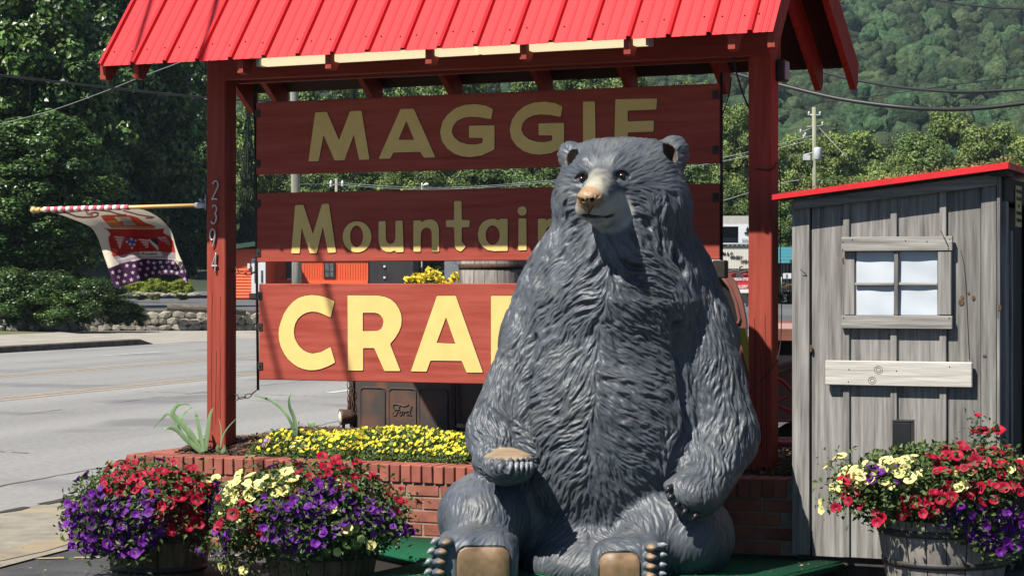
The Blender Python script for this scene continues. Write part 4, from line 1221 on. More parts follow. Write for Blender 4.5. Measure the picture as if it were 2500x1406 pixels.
# bark chips
def chips(n, seed):
    r = np.random.RandomState(seed)
    x = r.uniform(.2, WL, n); y = .19 + (SIDE - .16) * r.rand(n) ** 1.3
    z = soil_z(x, y) + .008 + .012 * r.rand(n)
    a = r.uniform(0, 6.28, n); L = r.uniform(.010, .034, n); w = r.uniform(.003, .009, n); t = r.uniform(-.5, .5, n)
    ux = np.stack([np.cos(a) * np.cos(t), np.sin(a) * np.cos(t), np.sin(t)], 1); vx = np.stack([-np.sin(a), np.cos(a), r.uniform(-.4, .4, n)], 1)
    c = np.stack([x, y, z], 1)
    V = np.stack([c - ux * L[:, None] - vx * w[:, None], c + ux * L[:, None] - vx * w[:, None] * .5, c + ux * L[:, None] + vx * w[:, None], c - ux * L[:, None] * .9 + vx * w[:, None] * .8], 1).reshape(-1, 3)
    Fq = np.arange(4 * n).reshape(-1, 4)
    me = mesh_np('mulch', V, Fq)
    ca = me.color_attributes.new('tint', 'FLOAT_COLOR', 'POINT')
    tint = np.repeat(r.uniform(.35, 1.5, n), 4)
    ca.data.foreach_set('color', np.stack([tint, tint, tint, np.ones(4 * n)], 1).astype(np.float32).ravel())
    return me
tag(link('mulch', chips(9000, 8), M_mulch, wall), kind='stuff')

# platform under the bear
plat = empty('carpet_platform', (0, 0, 0), 0, 'low platform covered in green artificial turf carpet beneath the bear', 'platform')
ZP = 0.13
fr = P(2092, 1362, (H - ZP) * F / (1362 - CY)); fl_ = P(1900, 1406, (H - ZP) * F / (1406 - CY))
dirr = (Vector((fl_.x, fl_.y)) - Vector((fr.x, fr.y))).normalized()
lb_ = P(1040, 1366, (H - ZP) * F / (1366 - CY)); ll_ = P(862, 1406, (H - ZP) * F / (1406 - CY))
dirl = (Vector((ll_.x, ll_.y)) - Vector((lb_.x, lb_.y))).normalized()
q1 = Vector((fr.x, fr.y)); q2 = q1 + dirr * 1.75; q4 = Vector((lb_.x, lb_.y)); q3 = q4 + dirl * 1.6
q5 = Vector((W.w(1.1, -.03).x, W.w(1.1, -.03).y)); q6 = Vector((W.w(3.35, -.03).x, W.w(3.35, -.03).y))
ring = [q1, q6, q5, q4, q3, q2]
bm = bmesh.new()
top = [bm.verts.new((p.x, p.y, ZP)) for p in ring]; low = [bm.verts.new((p.x, p.y, ZP - .045)) for p in ring]
bm.faces.new(top); bm.faces.new(list(reversed(low)))
for i in range(len(ring)): bm.faces.new((top[i], low[i], low[(i + 1) % len(ring)], top[(i + 1) % len(ring)]))
bmesh.ops.recalc_face_normals(bm, faces=bm.faces)
bmesh.ops.bevel(bm, geom=[e for e in bm.edges], offset=.012, segments=3, affect='EDGES')
for f in bm.faces: f.smooth = True
me = bpy.data.meshes.new('carpet'); bm.to_mesh(me); bm.free()
link('carpet', me, M_carpet, plat)
ctr = sum(ring, Vector((0, 0))) / len(ring)
mb = MB()
inner = [ctr + (p - ctr) * .93 for p in ring]
mb.prism([(p.x, p.y) for p in inner], 0.004, ZP - .047, 'XY').build('frame', M_ply, plat)
# ------------------------------------------------------------------ weathered outhouse shed
SH = Frame(SHX, SHY)
def wood_grey(name, a, b, **k):
    return mat(name, a, b, rough=0.9, scale=3.2, stretch=k.pop('st', (14, 14, 0.7)), detail=10, ramp=(0.3, 0.72), bump=0.5, bscale=6.0, bdist=0.006, rnd=0.16, spec=0.2, **k)
M_wood = wood_grey('weathered grey plank', (0.115, 0.108, 0.102), (0.36, 0.35, 0.335), spots=(0.8, 0.66, (0.17, 0.125, 0.09)))
M_woodx = wood_grey('weathered grey board', (0.15, 0.14, 0.13), (0.41, 0.395, 0.375), st=(0.7, 14, 14))
M_ledge = wood_grey('pale bleached board', (0.37, 0.35, 0.32), (0.62, 0.595, 0.56), st=(0.7, 12, 14))
M_paper = mat('white paper', (0.50, 0.56, 0.63), (0.57, 0.62, 0.68), rough=0.6, scale=2.0, bump=0.25, bscale=3.5, bdist=0.02)
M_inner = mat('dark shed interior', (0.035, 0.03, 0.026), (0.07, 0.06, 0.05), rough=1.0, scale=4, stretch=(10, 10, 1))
M_knot = mat('wood knot', (0.16, 0.085, 0.04), (0.07, 0.04, 0.025), rough=0.9, scale=60)
M_litter = mat('leaf litter', (0.28, 0.20, 0.10), (0.10, 0.13, 0.04), rough=1.0, scale=30, attr='tint')
shed = SH.empty('outhouse_shed', 'weathered grey board and batten outhouse with red roof edge and white paper windows', 'shed')
def sx(px): return SH.at(px, 700, 0)[0]
def z5(zx, zy, b): return SH.at(1850 + zx / 2.343, 350 + zy / 2.343, b)
ZB = 0.155
RT0 = SH.at(1885, 476, -.13); RT1 = SH.at(2462, 396, -.13)
rsl = (RT1[1] - RT0[1]) / (RT1[0] - RT0[0])
def rz(s): return RT0[1] + rsl * (s - RT0[0]) - .03
xs = [1850 + v / 2.343 for v in (206, 306, 314, 512, 515, 786, 789, 1066, 1069, 1281, 1284, 1373, 1376, 1396)]
SR = sx(1850 + 1398 / 2.343)
rsd = random.Random(12)
def plank(name, x0, x1, b0, b1, m=M_wood, zb=None, zt=None):
    s0, s1 = sx(x0) + .001, sx(x1) - .001
    zb = ZB + rsd.uniform(-.006, .006) if zb is None else zb
    t0 = rz(s0) - .004 if zt is None else zt; t1 = rz(s1) - .004 if zt is None else zt
    return MB().hexa([(s0, b0, zb), (s1, b0, zb), (s1, b1, zb), (s0, b1, zb), (s0, b0, t0), (s1, b0, t1), (s1, b1, t1), (s0, b1, t0)], .0025).build(name, m, shed)
for i, (a, b) in enumerate(zip(xs[0::2], xs[1::2])):
    fb = (-.036, -.020, -.020, -.020, -.020, -.036, -.020)[i]
    if i == 6: plank('corner_strip', a, b, -.046, 0.0)
    else: plank('plank', a, b, fb + rsd.uniform(-.002, .002), 0.0)
# battens, in upper and lower runs
zt_top = z5(800, 350, -.04)[1]
for (a, b) in ((497, 535), (767, 806), (1047, 1088)):
    x0, x1 = 1850 + a / 2.343, 1850 + b / 2.343
    zu = z5(a, 537, -.04)[1] - .004; plank('batten', x0, x1, -.038, -.0205, zb=zu)
    zl1 = z5(a, 1063, -.04)[1] + .01; zl0 = z5(a, 1240, -.04)[1]
    plank('batten', x0, x1, -.038, -.0205, zb=ZB, zt=zl1)
def board(name, x0, y0, x1, y1, b0, b1, m=M_woodx, bev=.003, par=None):
    """by corners in the enlarged view"""
    a = z5(x0, y0, b0); c = z5(x1, y1, b0)
    return MB().box(a[0], c[0], b0, b1, c[1], a[1], bevel=bev).build(name, m, par or shed)
board('window_trim', 477, 537, 1112, 614, -.064, -.0385)
board('window_trim', 477, 984, 1112, 1063, -.064, -.0385)
board('window_trim', 1029, 616, 1106, 982, -.058, -.0225, M_wood)
board('window_trim', 495, 618, 553, 982, -.034, -.0225, M_wood)
win = None
for (x0, y0, x1, y1) in ((566, 622, 779, 796), (803, 620, 1028, 795), (566, 815, 779, 983), (803, 814, 1028, 983)):
    a = z5(x0, y0, -.024); c = z5(x1, y1, -.024)
    n = 10; vs = []; fs = []
    r0 = rsd.random() * 6
    for j in range(n + 1):
        for i in range(n + 1):
            u, v = i / n, j / n
            vs.append((a[0] + (c[0] - a[0]) * u, -.0245 - .0035 * (math.sin(u * 7 + r0) + math.sin(v * 5 + u * 3 + r0 * 2)) * .5 - .001, c[1] + (a[1] - c[1]) * v))
    for j in range(n):
        for i in range(n): fs.append((j * (n + 1) + i, j * (n + 1) + i + 1, (j + 1) * (n + 1) + i + 1, (j + 1) * (n + 1) + i))
    link('window_pane', mesh_np('window_pane', vs, fs, True), M_paper, shed)
board('muntin', 780, 616, 802, 982, -.052, -.030, M_wood, .002)
board('muntin', 553, 797, 778, 815, -.046, -.030, M_woodx, .004)
board('muntin', 804, 795, 1028, 813, -.046, -.030, M_woodx, .004)
board('ledge_plank', 385, 1240, 1225, 1397, -.066, -.0385, M_ledge, .004)
# sloping top trim
a0, a1 = SH.at(1850 + 205 / 2.343, 350 + 380 / 2.343, -.06), SH.at(1850 + 1370 / 2.343, 350 + 240 / 2.343, -.06)
MB().hexa([(a0[0], -.06, a0[1]), (a1[0], -.06, a1[1]), (a1[0], -.0385, a1[1]), (a0[0], -.0385, a0[1]),
           (a0[0], -.06, rz(a0[0]) - .012), (a1[0], -.06, rz(a1[0]) - .012), (a1[0], -.0385, rz(a1[0]) - .012), (a0[0], -.0385, rz(a0[0]) - .012)], .003).build('top_trim', M_woodx, shed)
# other walls
DS = 1.15
s_l = sx(xs[0])
for k in range(6):
    b0 = 0.002 + k * DS / 6
    t = rz(s_l) - .02
    MB().box(s_l, s_l + .02, b0, b0 + DS / 6 - .003, ZB, t, bevel=.002).build('plank', M_wood, shed)
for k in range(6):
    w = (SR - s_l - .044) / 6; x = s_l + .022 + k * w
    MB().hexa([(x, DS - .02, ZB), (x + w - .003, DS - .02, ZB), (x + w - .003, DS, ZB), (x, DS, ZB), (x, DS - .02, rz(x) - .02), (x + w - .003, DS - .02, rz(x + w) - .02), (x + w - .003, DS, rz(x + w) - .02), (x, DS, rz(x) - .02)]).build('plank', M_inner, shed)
# doorway side, open and dark : corner post, jamb, header, far jamb
tt = rz(SR) - .03
MB().box(SR - .03, SR + .018, .001, .085, ZB, tt - .12, bevel=.003).build('corner_post', M_wood, shed)
MB().box(SR - .025, SR - .004, .30, .34, ZB, tt - .26, bevel=.003).build('door_jamb', M_wood, shed)
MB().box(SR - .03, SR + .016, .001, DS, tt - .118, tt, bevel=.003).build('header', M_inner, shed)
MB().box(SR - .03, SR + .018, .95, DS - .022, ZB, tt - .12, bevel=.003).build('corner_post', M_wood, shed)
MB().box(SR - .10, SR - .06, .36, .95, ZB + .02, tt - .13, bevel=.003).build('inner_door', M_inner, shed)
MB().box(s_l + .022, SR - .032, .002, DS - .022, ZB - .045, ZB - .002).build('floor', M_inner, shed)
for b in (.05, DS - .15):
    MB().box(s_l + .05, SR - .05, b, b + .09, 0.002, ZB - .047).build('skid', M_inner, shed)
# red roof sheet with a folded drip edge
s0, s1 = RT0[0], RT1[0]
z0, z1 = RT0[1], RT1[1]
MB().hexa([(s0, -.13, z0 - .004), (s1, -.13, z1 - .004), (s1, DS + .1, z1 - .004), (s0, DS + .1, z0 - .004), (s0, -.13, z0), (s1, -.13, z1), (s1, DS + .1, z1), (s0, DS + .1, z0)]).build('roof_sheet', M_roof, shed)
MB().hexa([(s0, -.134, z0 - .026), (s1, -.134, z1 - .032), (s1, -.131, z1 - .032), (s0, -.131, z0 - .026), (s0, -.134, z0 + .001), (s1, -.134, z1 + .001), (s1, -.131, z1 + .001), (s0, -.131, z0 + .001)]).build('drip_edge', M_roof, shed)
for i, b in enumerate((-.128, .10, .19)):
    MB().box(s1 + .001, s1 + .004, b, b + (.215, .075, .9)[i], z1 - .034, z1 + .001).build('drip_edge', M_roof, shed)
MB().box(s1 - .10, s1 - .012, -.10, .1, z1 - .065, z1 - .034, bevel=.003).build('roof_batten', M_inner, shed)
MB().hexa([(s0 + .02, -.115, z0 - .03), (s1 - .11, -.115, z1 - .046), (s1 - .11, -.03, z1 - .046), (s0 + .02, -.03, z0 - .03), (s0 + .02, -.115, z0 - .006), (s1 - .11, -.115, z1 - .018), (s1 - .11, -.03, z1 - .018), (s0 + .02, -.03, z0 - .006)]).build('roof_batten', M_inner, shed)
# leaf litter along the roof edge
r = np.random.RandomState(5); n = 1500
s = s0 + .06 + (s1 - s0 - .06) * r.beta(1.6, 1.0, n); b = -.12 + .9 * r.rand(n) ** 2.2
z = z0 + (z1 - z0) * (s - s0) / (s1 - s0) + r.rand(n) ** 2 * .030
c = np.stack([s, b, z], 1); u = r.normal(size=(n, 3)); u /= np.linalg.norm(u, axis=1)[:, None]; v = np.cross(u, r.normal(size=(n, 3))); v /= np.linalg.norm(v, axis=1)[:, None]
L = r.uniform(.004, .011, n)[:, None]
V = np.stack([c - u * L, c + v * L * .5, c + u * L, c - v * L * .5], 1).reshape(-1, 3)
me = mesh_np('leaf_litter', V, np.arange(4 * n).reshape(-1, 4))
ca = me.color_attributes.new('tint', 'FLOAT_COLOR', 'POINT'); t_ = np.repeat(r.uniform(.4, 1.7, n), 4)
ca.data.foreach_set('color', np.stack([t_, t_, t_, np.ones(4 * n)], 1).astype(np.float32).ravel())
lt_ = link('leaf_litter', me, M_litter); lt_.location = SH.o; lt_.rotation_euler = (0, 0, -TH)
tag(lt_, kind='stuff')
# knots, cracks and nails
def lens(px, py, b, rx, rz_, m, name, n=10, par=None):
    s, z = SH.at(px, py, b)
    return MB().lathe([(1e-7, -.0012), (1, 0), (1, .002)], n).build(name, m, par or shed), s, z
for (zx, zy, rx, rz_) in ((1163, 908, .014, .016), (1233, 883, .009, .013), (1168, 880, .008, .009), (1205, 856, .006, .007), (512, 670, .03, .022), (1297, 1216, .010, .006), (1382, 940, .010, .014), (303, 1172, .008, .02)):
    bb = -.0385 if zx in (1297, 303) else (-.048 if zx == 1382 else -.0225)
    s, z = z5(zx, zy, bb)
    m = MB(); m.prism([(s + rx * math.cos(a), z + rz_ * math.sin(a)) for a in np.linspace(0, 6.283, 12, endpoint=False)], bb - .001, bb + .006)
    m.build('knot', M_knot, shed)
for (zx, zy, rx) in ((690, 1295, .022), (655, 1355, .02)):
    s, z = z5(zx, zy, -.067)
    m = MB()
    for q in (1.0, .55):
        m.tube([(s + rx * q * math.cos(a), -.0665, z + rx * q * .9 * math.sin(a)) for a in np.linspace(0, 6.283, 14, endpoint=False)], .0012, 4, closed=True)
    m.build('knot', M_knot, shed)
for (x, y, b) in ((522, 1292, -.067), (1097, 1277, -.067), (793, 1301, -.067), (518, 1363, -.067), (487, 565, -.065), (540, 553, -.065), (845, 557, -.065), (967, 562, -.065), (1098, 549, -.065), (485, 606, -.065), (1090, 604, -.065), (1095, 1000, -.065), (490, 998, -.065)):
    s, z = z5(x, y, b); MB().sphere((s, b + .001, z), .0035, 6, 4).build('nail', M_iron, shed)
def crack(pts, b):
    m = MB(); q = [z5(x, y, b) for x, y in pts]
    m.tube([(s, b + .0012, z) for s, z in q], .002, 4).build('crack', M_dark, shed)
crack([(1160, 610), (1178, 680), (1190, 800), (1198, 960), (1204, 1100), (1210, 1235)], -.0225)
crack([(1375, 250), (1373, 600), (1374, 1000)], -.047)
MB().tube([(z5(1050, 500, -.04)[0], -.055, z5(1050, 500, -.04)[1]), (z5(1082, 568, -.07)[0], -.08, z5(1082, 568, -.07)[1])], .003, 5).build('nail', M_rust, shed)
MB().tube([(z5(248, 720, -.04)[0], -.06, z5(248, 720, -.04)[1]), (z5(270, 752, -.07)[0], -.04, z5(270, 752, -.07)[1])], .0022, 5).build('nail', M_rust, shed)

def text_mesh(txt, size, ext=0.001, bold=0.0, align='CENTER'):
    cu = bpy.data.curves.new('text', 'FONT'); cu.body = txt; cu.size = size; cu.extrude = ext; cu.offset = bold; cu.align_x = align; cu.align_y = 'CENTER'; cu.resolution_u = 2
    ob = bpy.data.objects.new('text', cu); COL.objects.link(ob)
    dg = bpy.context.evaluated_depsgraph_get(); dg.update()
    me = bpy.data.meshes.new_from_object(ob.evaluated_get(dg))
    bpy.data.objects.remove(ob); bpy.data.curves.remove(cu)
    return me
# yellow notice hung on the doorway header, facing along the side
M_notice = mat('faded yellow notice', (0.62, 0.50, 0.21), (0.52, 0.42, 0.18), rough=0.7, scale=4)
M_ink = mat('dark print', (0.06, 0.045, 0.02), rough=0.8)
def pxof(b): q = SH.w(SR + .022, b); return CX + F * q.x / q.y
nb0 = min(np.linspace(0, 1.2, 400), key=lambda b: abs(pxof(b) - 2478))
no = empty('notice_sign', SH.w(SR + .022, nb0 + .10, tt - .135), math.radians(90) - TH, 'faded yellow paper notice hung at the shed doorway top', 'sign')
MB().box(-.085, .085, -.002, .002, -.105, .105).build('sheet', M_notice, no)
for i, t in enumerate(('MAKE YOUR', 'ALL BETTER', 'IN A', 'MOUNTAIN', 'OUTHOUSE')):
    me = text_mesh(t, .027, .0006); w = max(v.co.x for v in me.vertices) - min(v.co.x for v in me.vertices)
    me.transform(Matrix.Translation((0, -.0032, .075 - i * .037)) @ Matrix.Rotation(math.radians(90), 4, 'X') @ Matrix.Diagonal((min(1, .15 / w), 1, 1, 1)))
    link('text_line', me, M_ink, no)

# black square post standing before the shed
M_blk = mat('black painted steel', (0.008, 0.009, 0.010), (0.013, 0.014, 0.016), rough=0.38, scale=6)
q = P(2206, 1100, 10.18)
bp = empty('black_post', (q.x, q.y, 0), -TH, 'short black square steel post standing in front of the grey shed', 'post')
ztop = P(2206, 1027, 10.18).z
MB().box(-.046, .046, -.046, .046, .012, ztop - .003, bevel=.004).build('tube', M_blk, bp)
MB().box(-.048, .048, -.048, .048, ztop - .0025, ztop + .004, bevel=.002).build('cap', M_blk, bp)
MB().box(-.09, .09, -.09, .09, .001, .0118, bevel=.002).build('base_plate', M_blk, bp)
# ------------------------------------------------------------------ half barrels and petunias
M_stave = mat('barrel stave', (0.085, 0.065, 0.038), (0.20, 0.16, 0.10), rough=0.9, scale=4, stretch=(10, 10, 0.8), detail=8, bump=0.4, bscale=8, bdist=0.004, rnd=0.22, spots=(1.6, 0.66, (0.045, 0.04, 0.022)))
M_stave2 = mat('grey barrel stave', (0.16, 0.145, 0.125), (0.34, 0.315, 0.28), rough=0.9, scale=4, stretch=(10, 10, 0.8), detail=8, bump=0.4, bscale=8, bdist=0.004, rnd=0.18)
M_hoop = mat('barrel hoop', (0.018, 0.017, 0.018), (0.04, 0.035, 0.032), rough=0.6, scale=20)
M_leaf = mat('petunia leaf', (0.052, 0.095, 0.026), (0.125, 0.185, 0.062), rough=0.5, scale=25, attr='tint', trans=0.25, spec=0.4)
def petal(name, c, c2, throat, tr=0.28):
    return mat(name, c, c2, rough=0.55, scale=30, trans=tr, spec=0.25, rnd=0.25), mat(name + ' throat', throat, rough=0.6)
PET = {
    'red': petal('red petal', (0.33, 0.002, 0.022), (0.47, 0.005, 0.042), (0.12, 0.001, 0.012)),
    'purple': petal('purple petal', (0.11, 0.005, 0.23), (0.19, 0.014, 0.34), (0.05, 0.003, 0.11)),
    'yellow': petal('yellow petal', (0.88, 0.80, 0.27), (0.92, 0.86, 0.42), (0.62, 0.55, 0.05)),
    'lemon': petal('lemon petal', (0.84, 0.70, 0.03), (0.86, 0.76, 0.08), (0.55, 0.33, 0.01)),
    'mauve': petal('mauve petal', (0.42, 0.20, 0.50), (0.52, 0.28, 0.60), (0.20, 0.05, 0.30)),
}
def flower_mesh(kind, seed):
    r = random.Random(seed); bm = bmesh.new()
    n = 15
    def ring(rad, h, jit=0.0, lob=0.0):
        out = []
        for j in range(n):
            a = 2 * math.pi * j / n
            k = 1 + lob * math.cos(5 * a) + jit * (r.random() - .5)
            out.append(bm.verts.new((rad * k * math.cos(a), rad * k * math.sin(a), h + jit * .6 * rad * (r.random() - .5))))
        return out
    A = ring(1.0, .02, .16, .07); B = ring(.62, -.04, .05, .04); C_ = ring(.24, -.22); D_ = ring(.13, -.95)
    for P0, P1, mi in ((A, B, 0), (B, C_, 0), (C_, D_, 1)):
        for j in range(n):
            f = bm.faces.new((P0[j], P1[j], P1[(j + 1) % n], P0[(j + 1) % n])); f.material_index = mi; f.smooth = True
    c = bm.verts.new((0, 0, -.28))
    for j in range(n):
        f = bm.faces.new((C_[j], c, C_[(j + 1) % n])); f.material_index = 1
    bmesh.ops.recalc_face_normals(bm, faces=bm.faces)
    me = bpy.data.meshes.new('flower'); bm.to_mesh(me); bm.free()
    for m in PET[kind]: me.materials.append(m)
    return me
FM = {k: [flower_mesh(k, 10 * i + len(k)) for i in range(4)] for k in PET}

def half_barrel(c, rt, rb, h, m, label):
    root = empty('half_barrel', (c.x, c.y, 0), 0.3, label, 'barrel planter', 'half barrel planters')
    n = 20
    def prof(t): return rb + (rt - rb) * (t + .35 * t * (1 - t))
    bm = bmesh.new(); a0, a1 = -math.pi / n + .010, math.pi / n - .010
    cols = []
    for k in range(6):
        t = k / 5; z = .006 + h * t; R = prof(t)
        row = []
        for a in np.linspace(a0, a1, 4): row.append((bm.verts.new((R * math.cos(a), R * math.sin(a), z)), bm.verts.new(((R - .025) * math.cos(a), (R - .025) * math.sin(a), z))))
        cols.append(row)
    for k in range(5):
        for j in range(3):
            bm.faces.new((cols[k][j][0], cols[k][j + 1][0], cols[k + 1][j + 1][0], cols[k + 1][j][0]))
            bm.faces.new((cols[k][j + 1][1], cols[k][j][1], cols[k + 1][j][1], cols[k + 1][j + 1][1]))
        for j, sg in ((0, 1), (3, -1)):
            q = (cols[k][j][0], cols[k + 1][j][0], cols[k + 1][j][1], cols[k][j][1]); bm.faces.new(q if sg == 1 else tuple(reversed(q)))
    for j in range(3):
        bm.faces.new((cols[5][j][0], cols[5][j + 1][0], cols[5][j + 1][1], cols[5][j][1])); bm.faces.new((cols[0][j][1], cols[0][j + 1][1], cols[0][j + 1][0], cols[0][j][0]))
    bmesh.ops.recalc_face_normals(bm, faces=bm.faces)
    me = bpy.data.meshes.new('stave'); bm.to_mesh(me); bm.free(); me.materials.append(m)
    for k in range(n):
        o = bpy.data.objects.new('stave', me); COL.objects.link(o); o.parent = root; o.rotation_euler = (0, 0, 2 * math.pi * k / n)
        o.location = (RND.uniform(-.002, .002), RND.uniform(-.002, .002), 0)
    for t, w in ((.10, .034), (.50, .030), (.86, .034)):
        z = .006 + h * t; MB().lathe([(prof(t - w / h / 2) + .004, z - w / 2), (prof(t - w / h / 2) + .0065, z - w / 2), (prof(t + w / h / 2) + .0065, z + w / 2), (prof(t + w / h / 2) + .004, z + w / 2)], 40).build('hoop', M_hoop, root)
    MB().lathe([(.001, h - .05), (rt - .03, h - .05)], 24).build('soil', M_soil, root)
    return root

def inside(poly, x, y):
    c = False; n = len(poly)
    for i in range(n):
        (x0, y0), (x1, y1) = poly[i - 1], poly[i]
        if (y0 > y) != (y1 > y) and x < (x1 - x0) * (y - y0) / (y1 - y0) + x0: c = not c
    return c
def sample_poly(poly, n, r, mind):
    xs_ = [p[0] for p in poly]; ys_ = [p[1] for p in poly]; out = []
    for _ in range(n * 60):
        x, y = r.uniform(min(xs_), max(xs_)), r.uniform(min(ys_), max(ys_))
        if inside(poly, x, y) and all((x - a) ** 2 + (y - b) ** 2 > mind * mind for a, b in out): out.append((x, y))
        if len(out) >= n: break
    return out
def leaves_mesh(name, C_, N_, size, r, tint=(.5, 1.5), curl=.25, asp=.27):
    n = len(C_)
    N_ = N_ / np.maximum(np.linalg.norm(N_, axis=1)[:, None], 1e-6)
    a = r.normal(size=(n, 3)); u = a - N_ * (a * N_).sum(1)[:, None]; u /= np.maximum(np.linalg.norm(u, axis=1)[:, None], 1e-6); v = np.cross(N_, u)
    L = (size * r.uniform(.6, 1.35, n))[:, None]
    V = np.stack([C_ - u * L * .5, C_ + v * L * asp + N_ * L * curl * .3, C_ + u * L * .5 - N_ * L * curl, C_ - v * L * asp + N_ * L * curl * .3], 1).reshape(-1, 3)
    me = mesh_np(name, V, np.arange(4 * n).reshape(-1, 4))
    ca = me.color_attributes.new('tint', 'FLOAT_COLOR', 'POINT'); t = np.repeat(r.uniform(*tint, n), 4)
    g = np.repeat(r.uniform(.85, 1.15, n), 4)
    ca.data.foreach_set('color', np.stack([t * g, t, t * (2 - g) * .9, np.ones(4 * n)], 1).astype(np.float32).ravel())
    return me

LIGHT_SIDE = Vector((-0.35, -0.62, 0.5))
def petunias(mc, rx, rz, ry, clusters, labels, seed, nleaf):
    """flowers over a lumpy mound; clusters: kind, outline in photo px, count, radius"""
    r = random.Random(seed); rn = np.random.RandomState(seed)
    Cc = P(*mc); k = mc[2] / F; A, B, Cz = rx * k, ry, rz * k
    pts = {}
    roots = {}
    def surf(px, py):
        d = Vector(((px - CX) / F, 1, -(py - CY) / F)); o = Vector((0, 0, H))
        ax = Vector((1 / A, 1 / B, 1 / Cz)); O_ = Vector([(o[i] - Cc[i]) * ax[i] for i in range(3)]); D_ = Vector([d[i] * ax[i] for i in range(3)])
        a = D_.dot(D_); b = O_.dot(D_); c = O_.dot(O_) - 1; disc = b * b - a * c
        t = (-b - math.sqrt(disc)) / a if disc > 0 else -b / a
        p = o + d * t
        n = Vector([(p[i] - Cc[i]) * ax[i] ** 2 for i in range(3)]).normalized()
        yf = Cc.y - .335 + .35 * abs(p.x - Cc.x) ** 2
        if (disc <= 0 or p.z < .46) and p.z < .50 and p.y > yf and abs(p.x - Cc.x) < .36:      # trailing over the barrel's side
            p = o + d * yf; n = Vector((n.x, -1, .1)).normalized()
        return p, n
    allp = []
    for kind, poly, n, rad in clusters:
        if kind not in roots:
            b_ = empty('petunia_plant', (Cc.x, Cc.y, 0.38), 0, labels[kind], 'flowers', 'petunias in the barrels'); roots[kind] = b_; pts[kind] = []
        for (x, y) in sample_poly(poly, n, r, 10 if kind != 'purple' else 7.5):
            p, nn = surf(x, y)
            p = p + nn * (r.uniform(-.045, .035) if r.random() > .10 else r.uniform(.04, .10))
            f = (nn * .75 + LIGHT_SIDE * .55 + Vector((r.uniform(-1, 1), r.uniform(-1, 1), r.uniform(-1, 1))) * .5).normalized()
            o = bpy.data.objects.new('flower', r.choice(FM[kind])); COL.objects.link(o); o.parent = roots[kind]
            o.location = p - roots[kind].location; q = f.to_track_quat('Z', 'Y'); o.rotation_mode = 'QUATERNION'; o.rotation_quaternion = q
            s = rad * r.uniform(.62, 1.22); o.scale = (s, s * r.uniform(.8, 1.05), s)
            pts[kind].append((p, nn)); allp.append((p, nn))
    # some flowers round the back of the mound too
    for kind in roots:
        for _ in range(9):
            a = r.uniform(.1, math.pi - .1); e = r.uniform(.0, 1.2)
            n = Vector((math.cos(a) * math.cos(e), math.sin(a) * math.cos(e), math.sin(e))); p = Cc + Vector((n.x * A, n.y * B, n.z * Cz))
            o = bpy.data.objects.new('flower', r.choice(FM[kind])); COL.objects.link(o); o.parent = roots[kind]; o.location = p - roots[kind].location
            o.rotation_mode = 'QUATERNION'; o.rotation_quaternion = n.to_track_quat('Z', 'Y'); s = .024 * r.uniform(.8, 1.15); o.scale = (s, s, s)
    # foliage : near each plant's own flowers, and the body of the mound shared out
    tot = sum(len(v) for v in pts.values())
    for kind, root in roots.items():
        m = int(nleaf * len(pts[kind]) / tot)
        idx = rn.randint(0, len(pts[kind]), m)
        base = np.array([pts[kind][i][0] for i in idx]); nn = np.array([pts[kind][i][1] for i in idx])
        c = base + rn.normal(size=(m, 3)) * .040 - nn * (.02 + .05 * rn.rand(m))[:, None]
        me = leaves_mesh('foliage', c - np.array(root.location), nn * .6 + rn.normal(size=(m, 3)) * .6 + np.array([0, 0, .5]), .030, rn)
        tag(link('foliage', me, M_leaf, root), kind='stuff')
    big = max(roots, key=lambda q: len(pts[q])); root = roots[big]
    m = int(nleaf * .9)
    u = rn.normal(size=(m, 3)); u /= np.linalg.norm(u, axis=1)[:, None]; rr_ = rn.uniform(.55, .98, m)[:, None]
    c = np.array(Cc) + u * rr_ * np.array([A, B, Cz]); c = c[c[:, 2] > 0.02]
    u = u[:len(c)]
    me = leaves_mesh('foliage', c - np.array(root.location), rn.normal(size=(len(c), 3)) + np.array([0, -.3, .7]), .034, rn)
    tag(link('foliage', me, M_leaf, root), kind='stuff')

bl = P(388, 1400, 11.05)
half_barrel(bl, .315, .245, .41, M_stave, 'brown half whiskey barrel under red and purple petunias at brick planter end')
petunias((350, 1238, 11.0), 205, 122, .40, [
    ('red', [(265, 1130), (380, 1115), (470, 1140), (540, 1160), (548, 1285), (400, 1290), (330, 1205), (250, 1215), (235, 1180)], 108, .029),
    ('red', [(430, 1280), (500, 1280), (490, 1310), (370, 1290), (360, 1260)], 6, .029),
    ('purple', [(150, 1260), (235, 1190), (300, 1215), (400, 1200), (410, 1300), (335, 1352), (230, 1352), (160, 1330)], 162, .0245),
    ('purple', [(515, 1180), (562, 1190), (560, 1280), (512, 1270)], 29, .0245),
    ('purple', [(270, 1330), (360, 1310), (350, 1365), (300, 1365)], 10, .0245),
    ('yellow', [(498, 1150), (522, 1155), (520, 1190), (500, 1190)], 4, .024)],
    {'red': 'red petunias heaped over the top of the left barrel', 'purple': 'purple petunias spilling down the left side of the left barrel', 'yellow': 'few pale yellow petunias among red ones on the left barrel'}, 3, 3600)

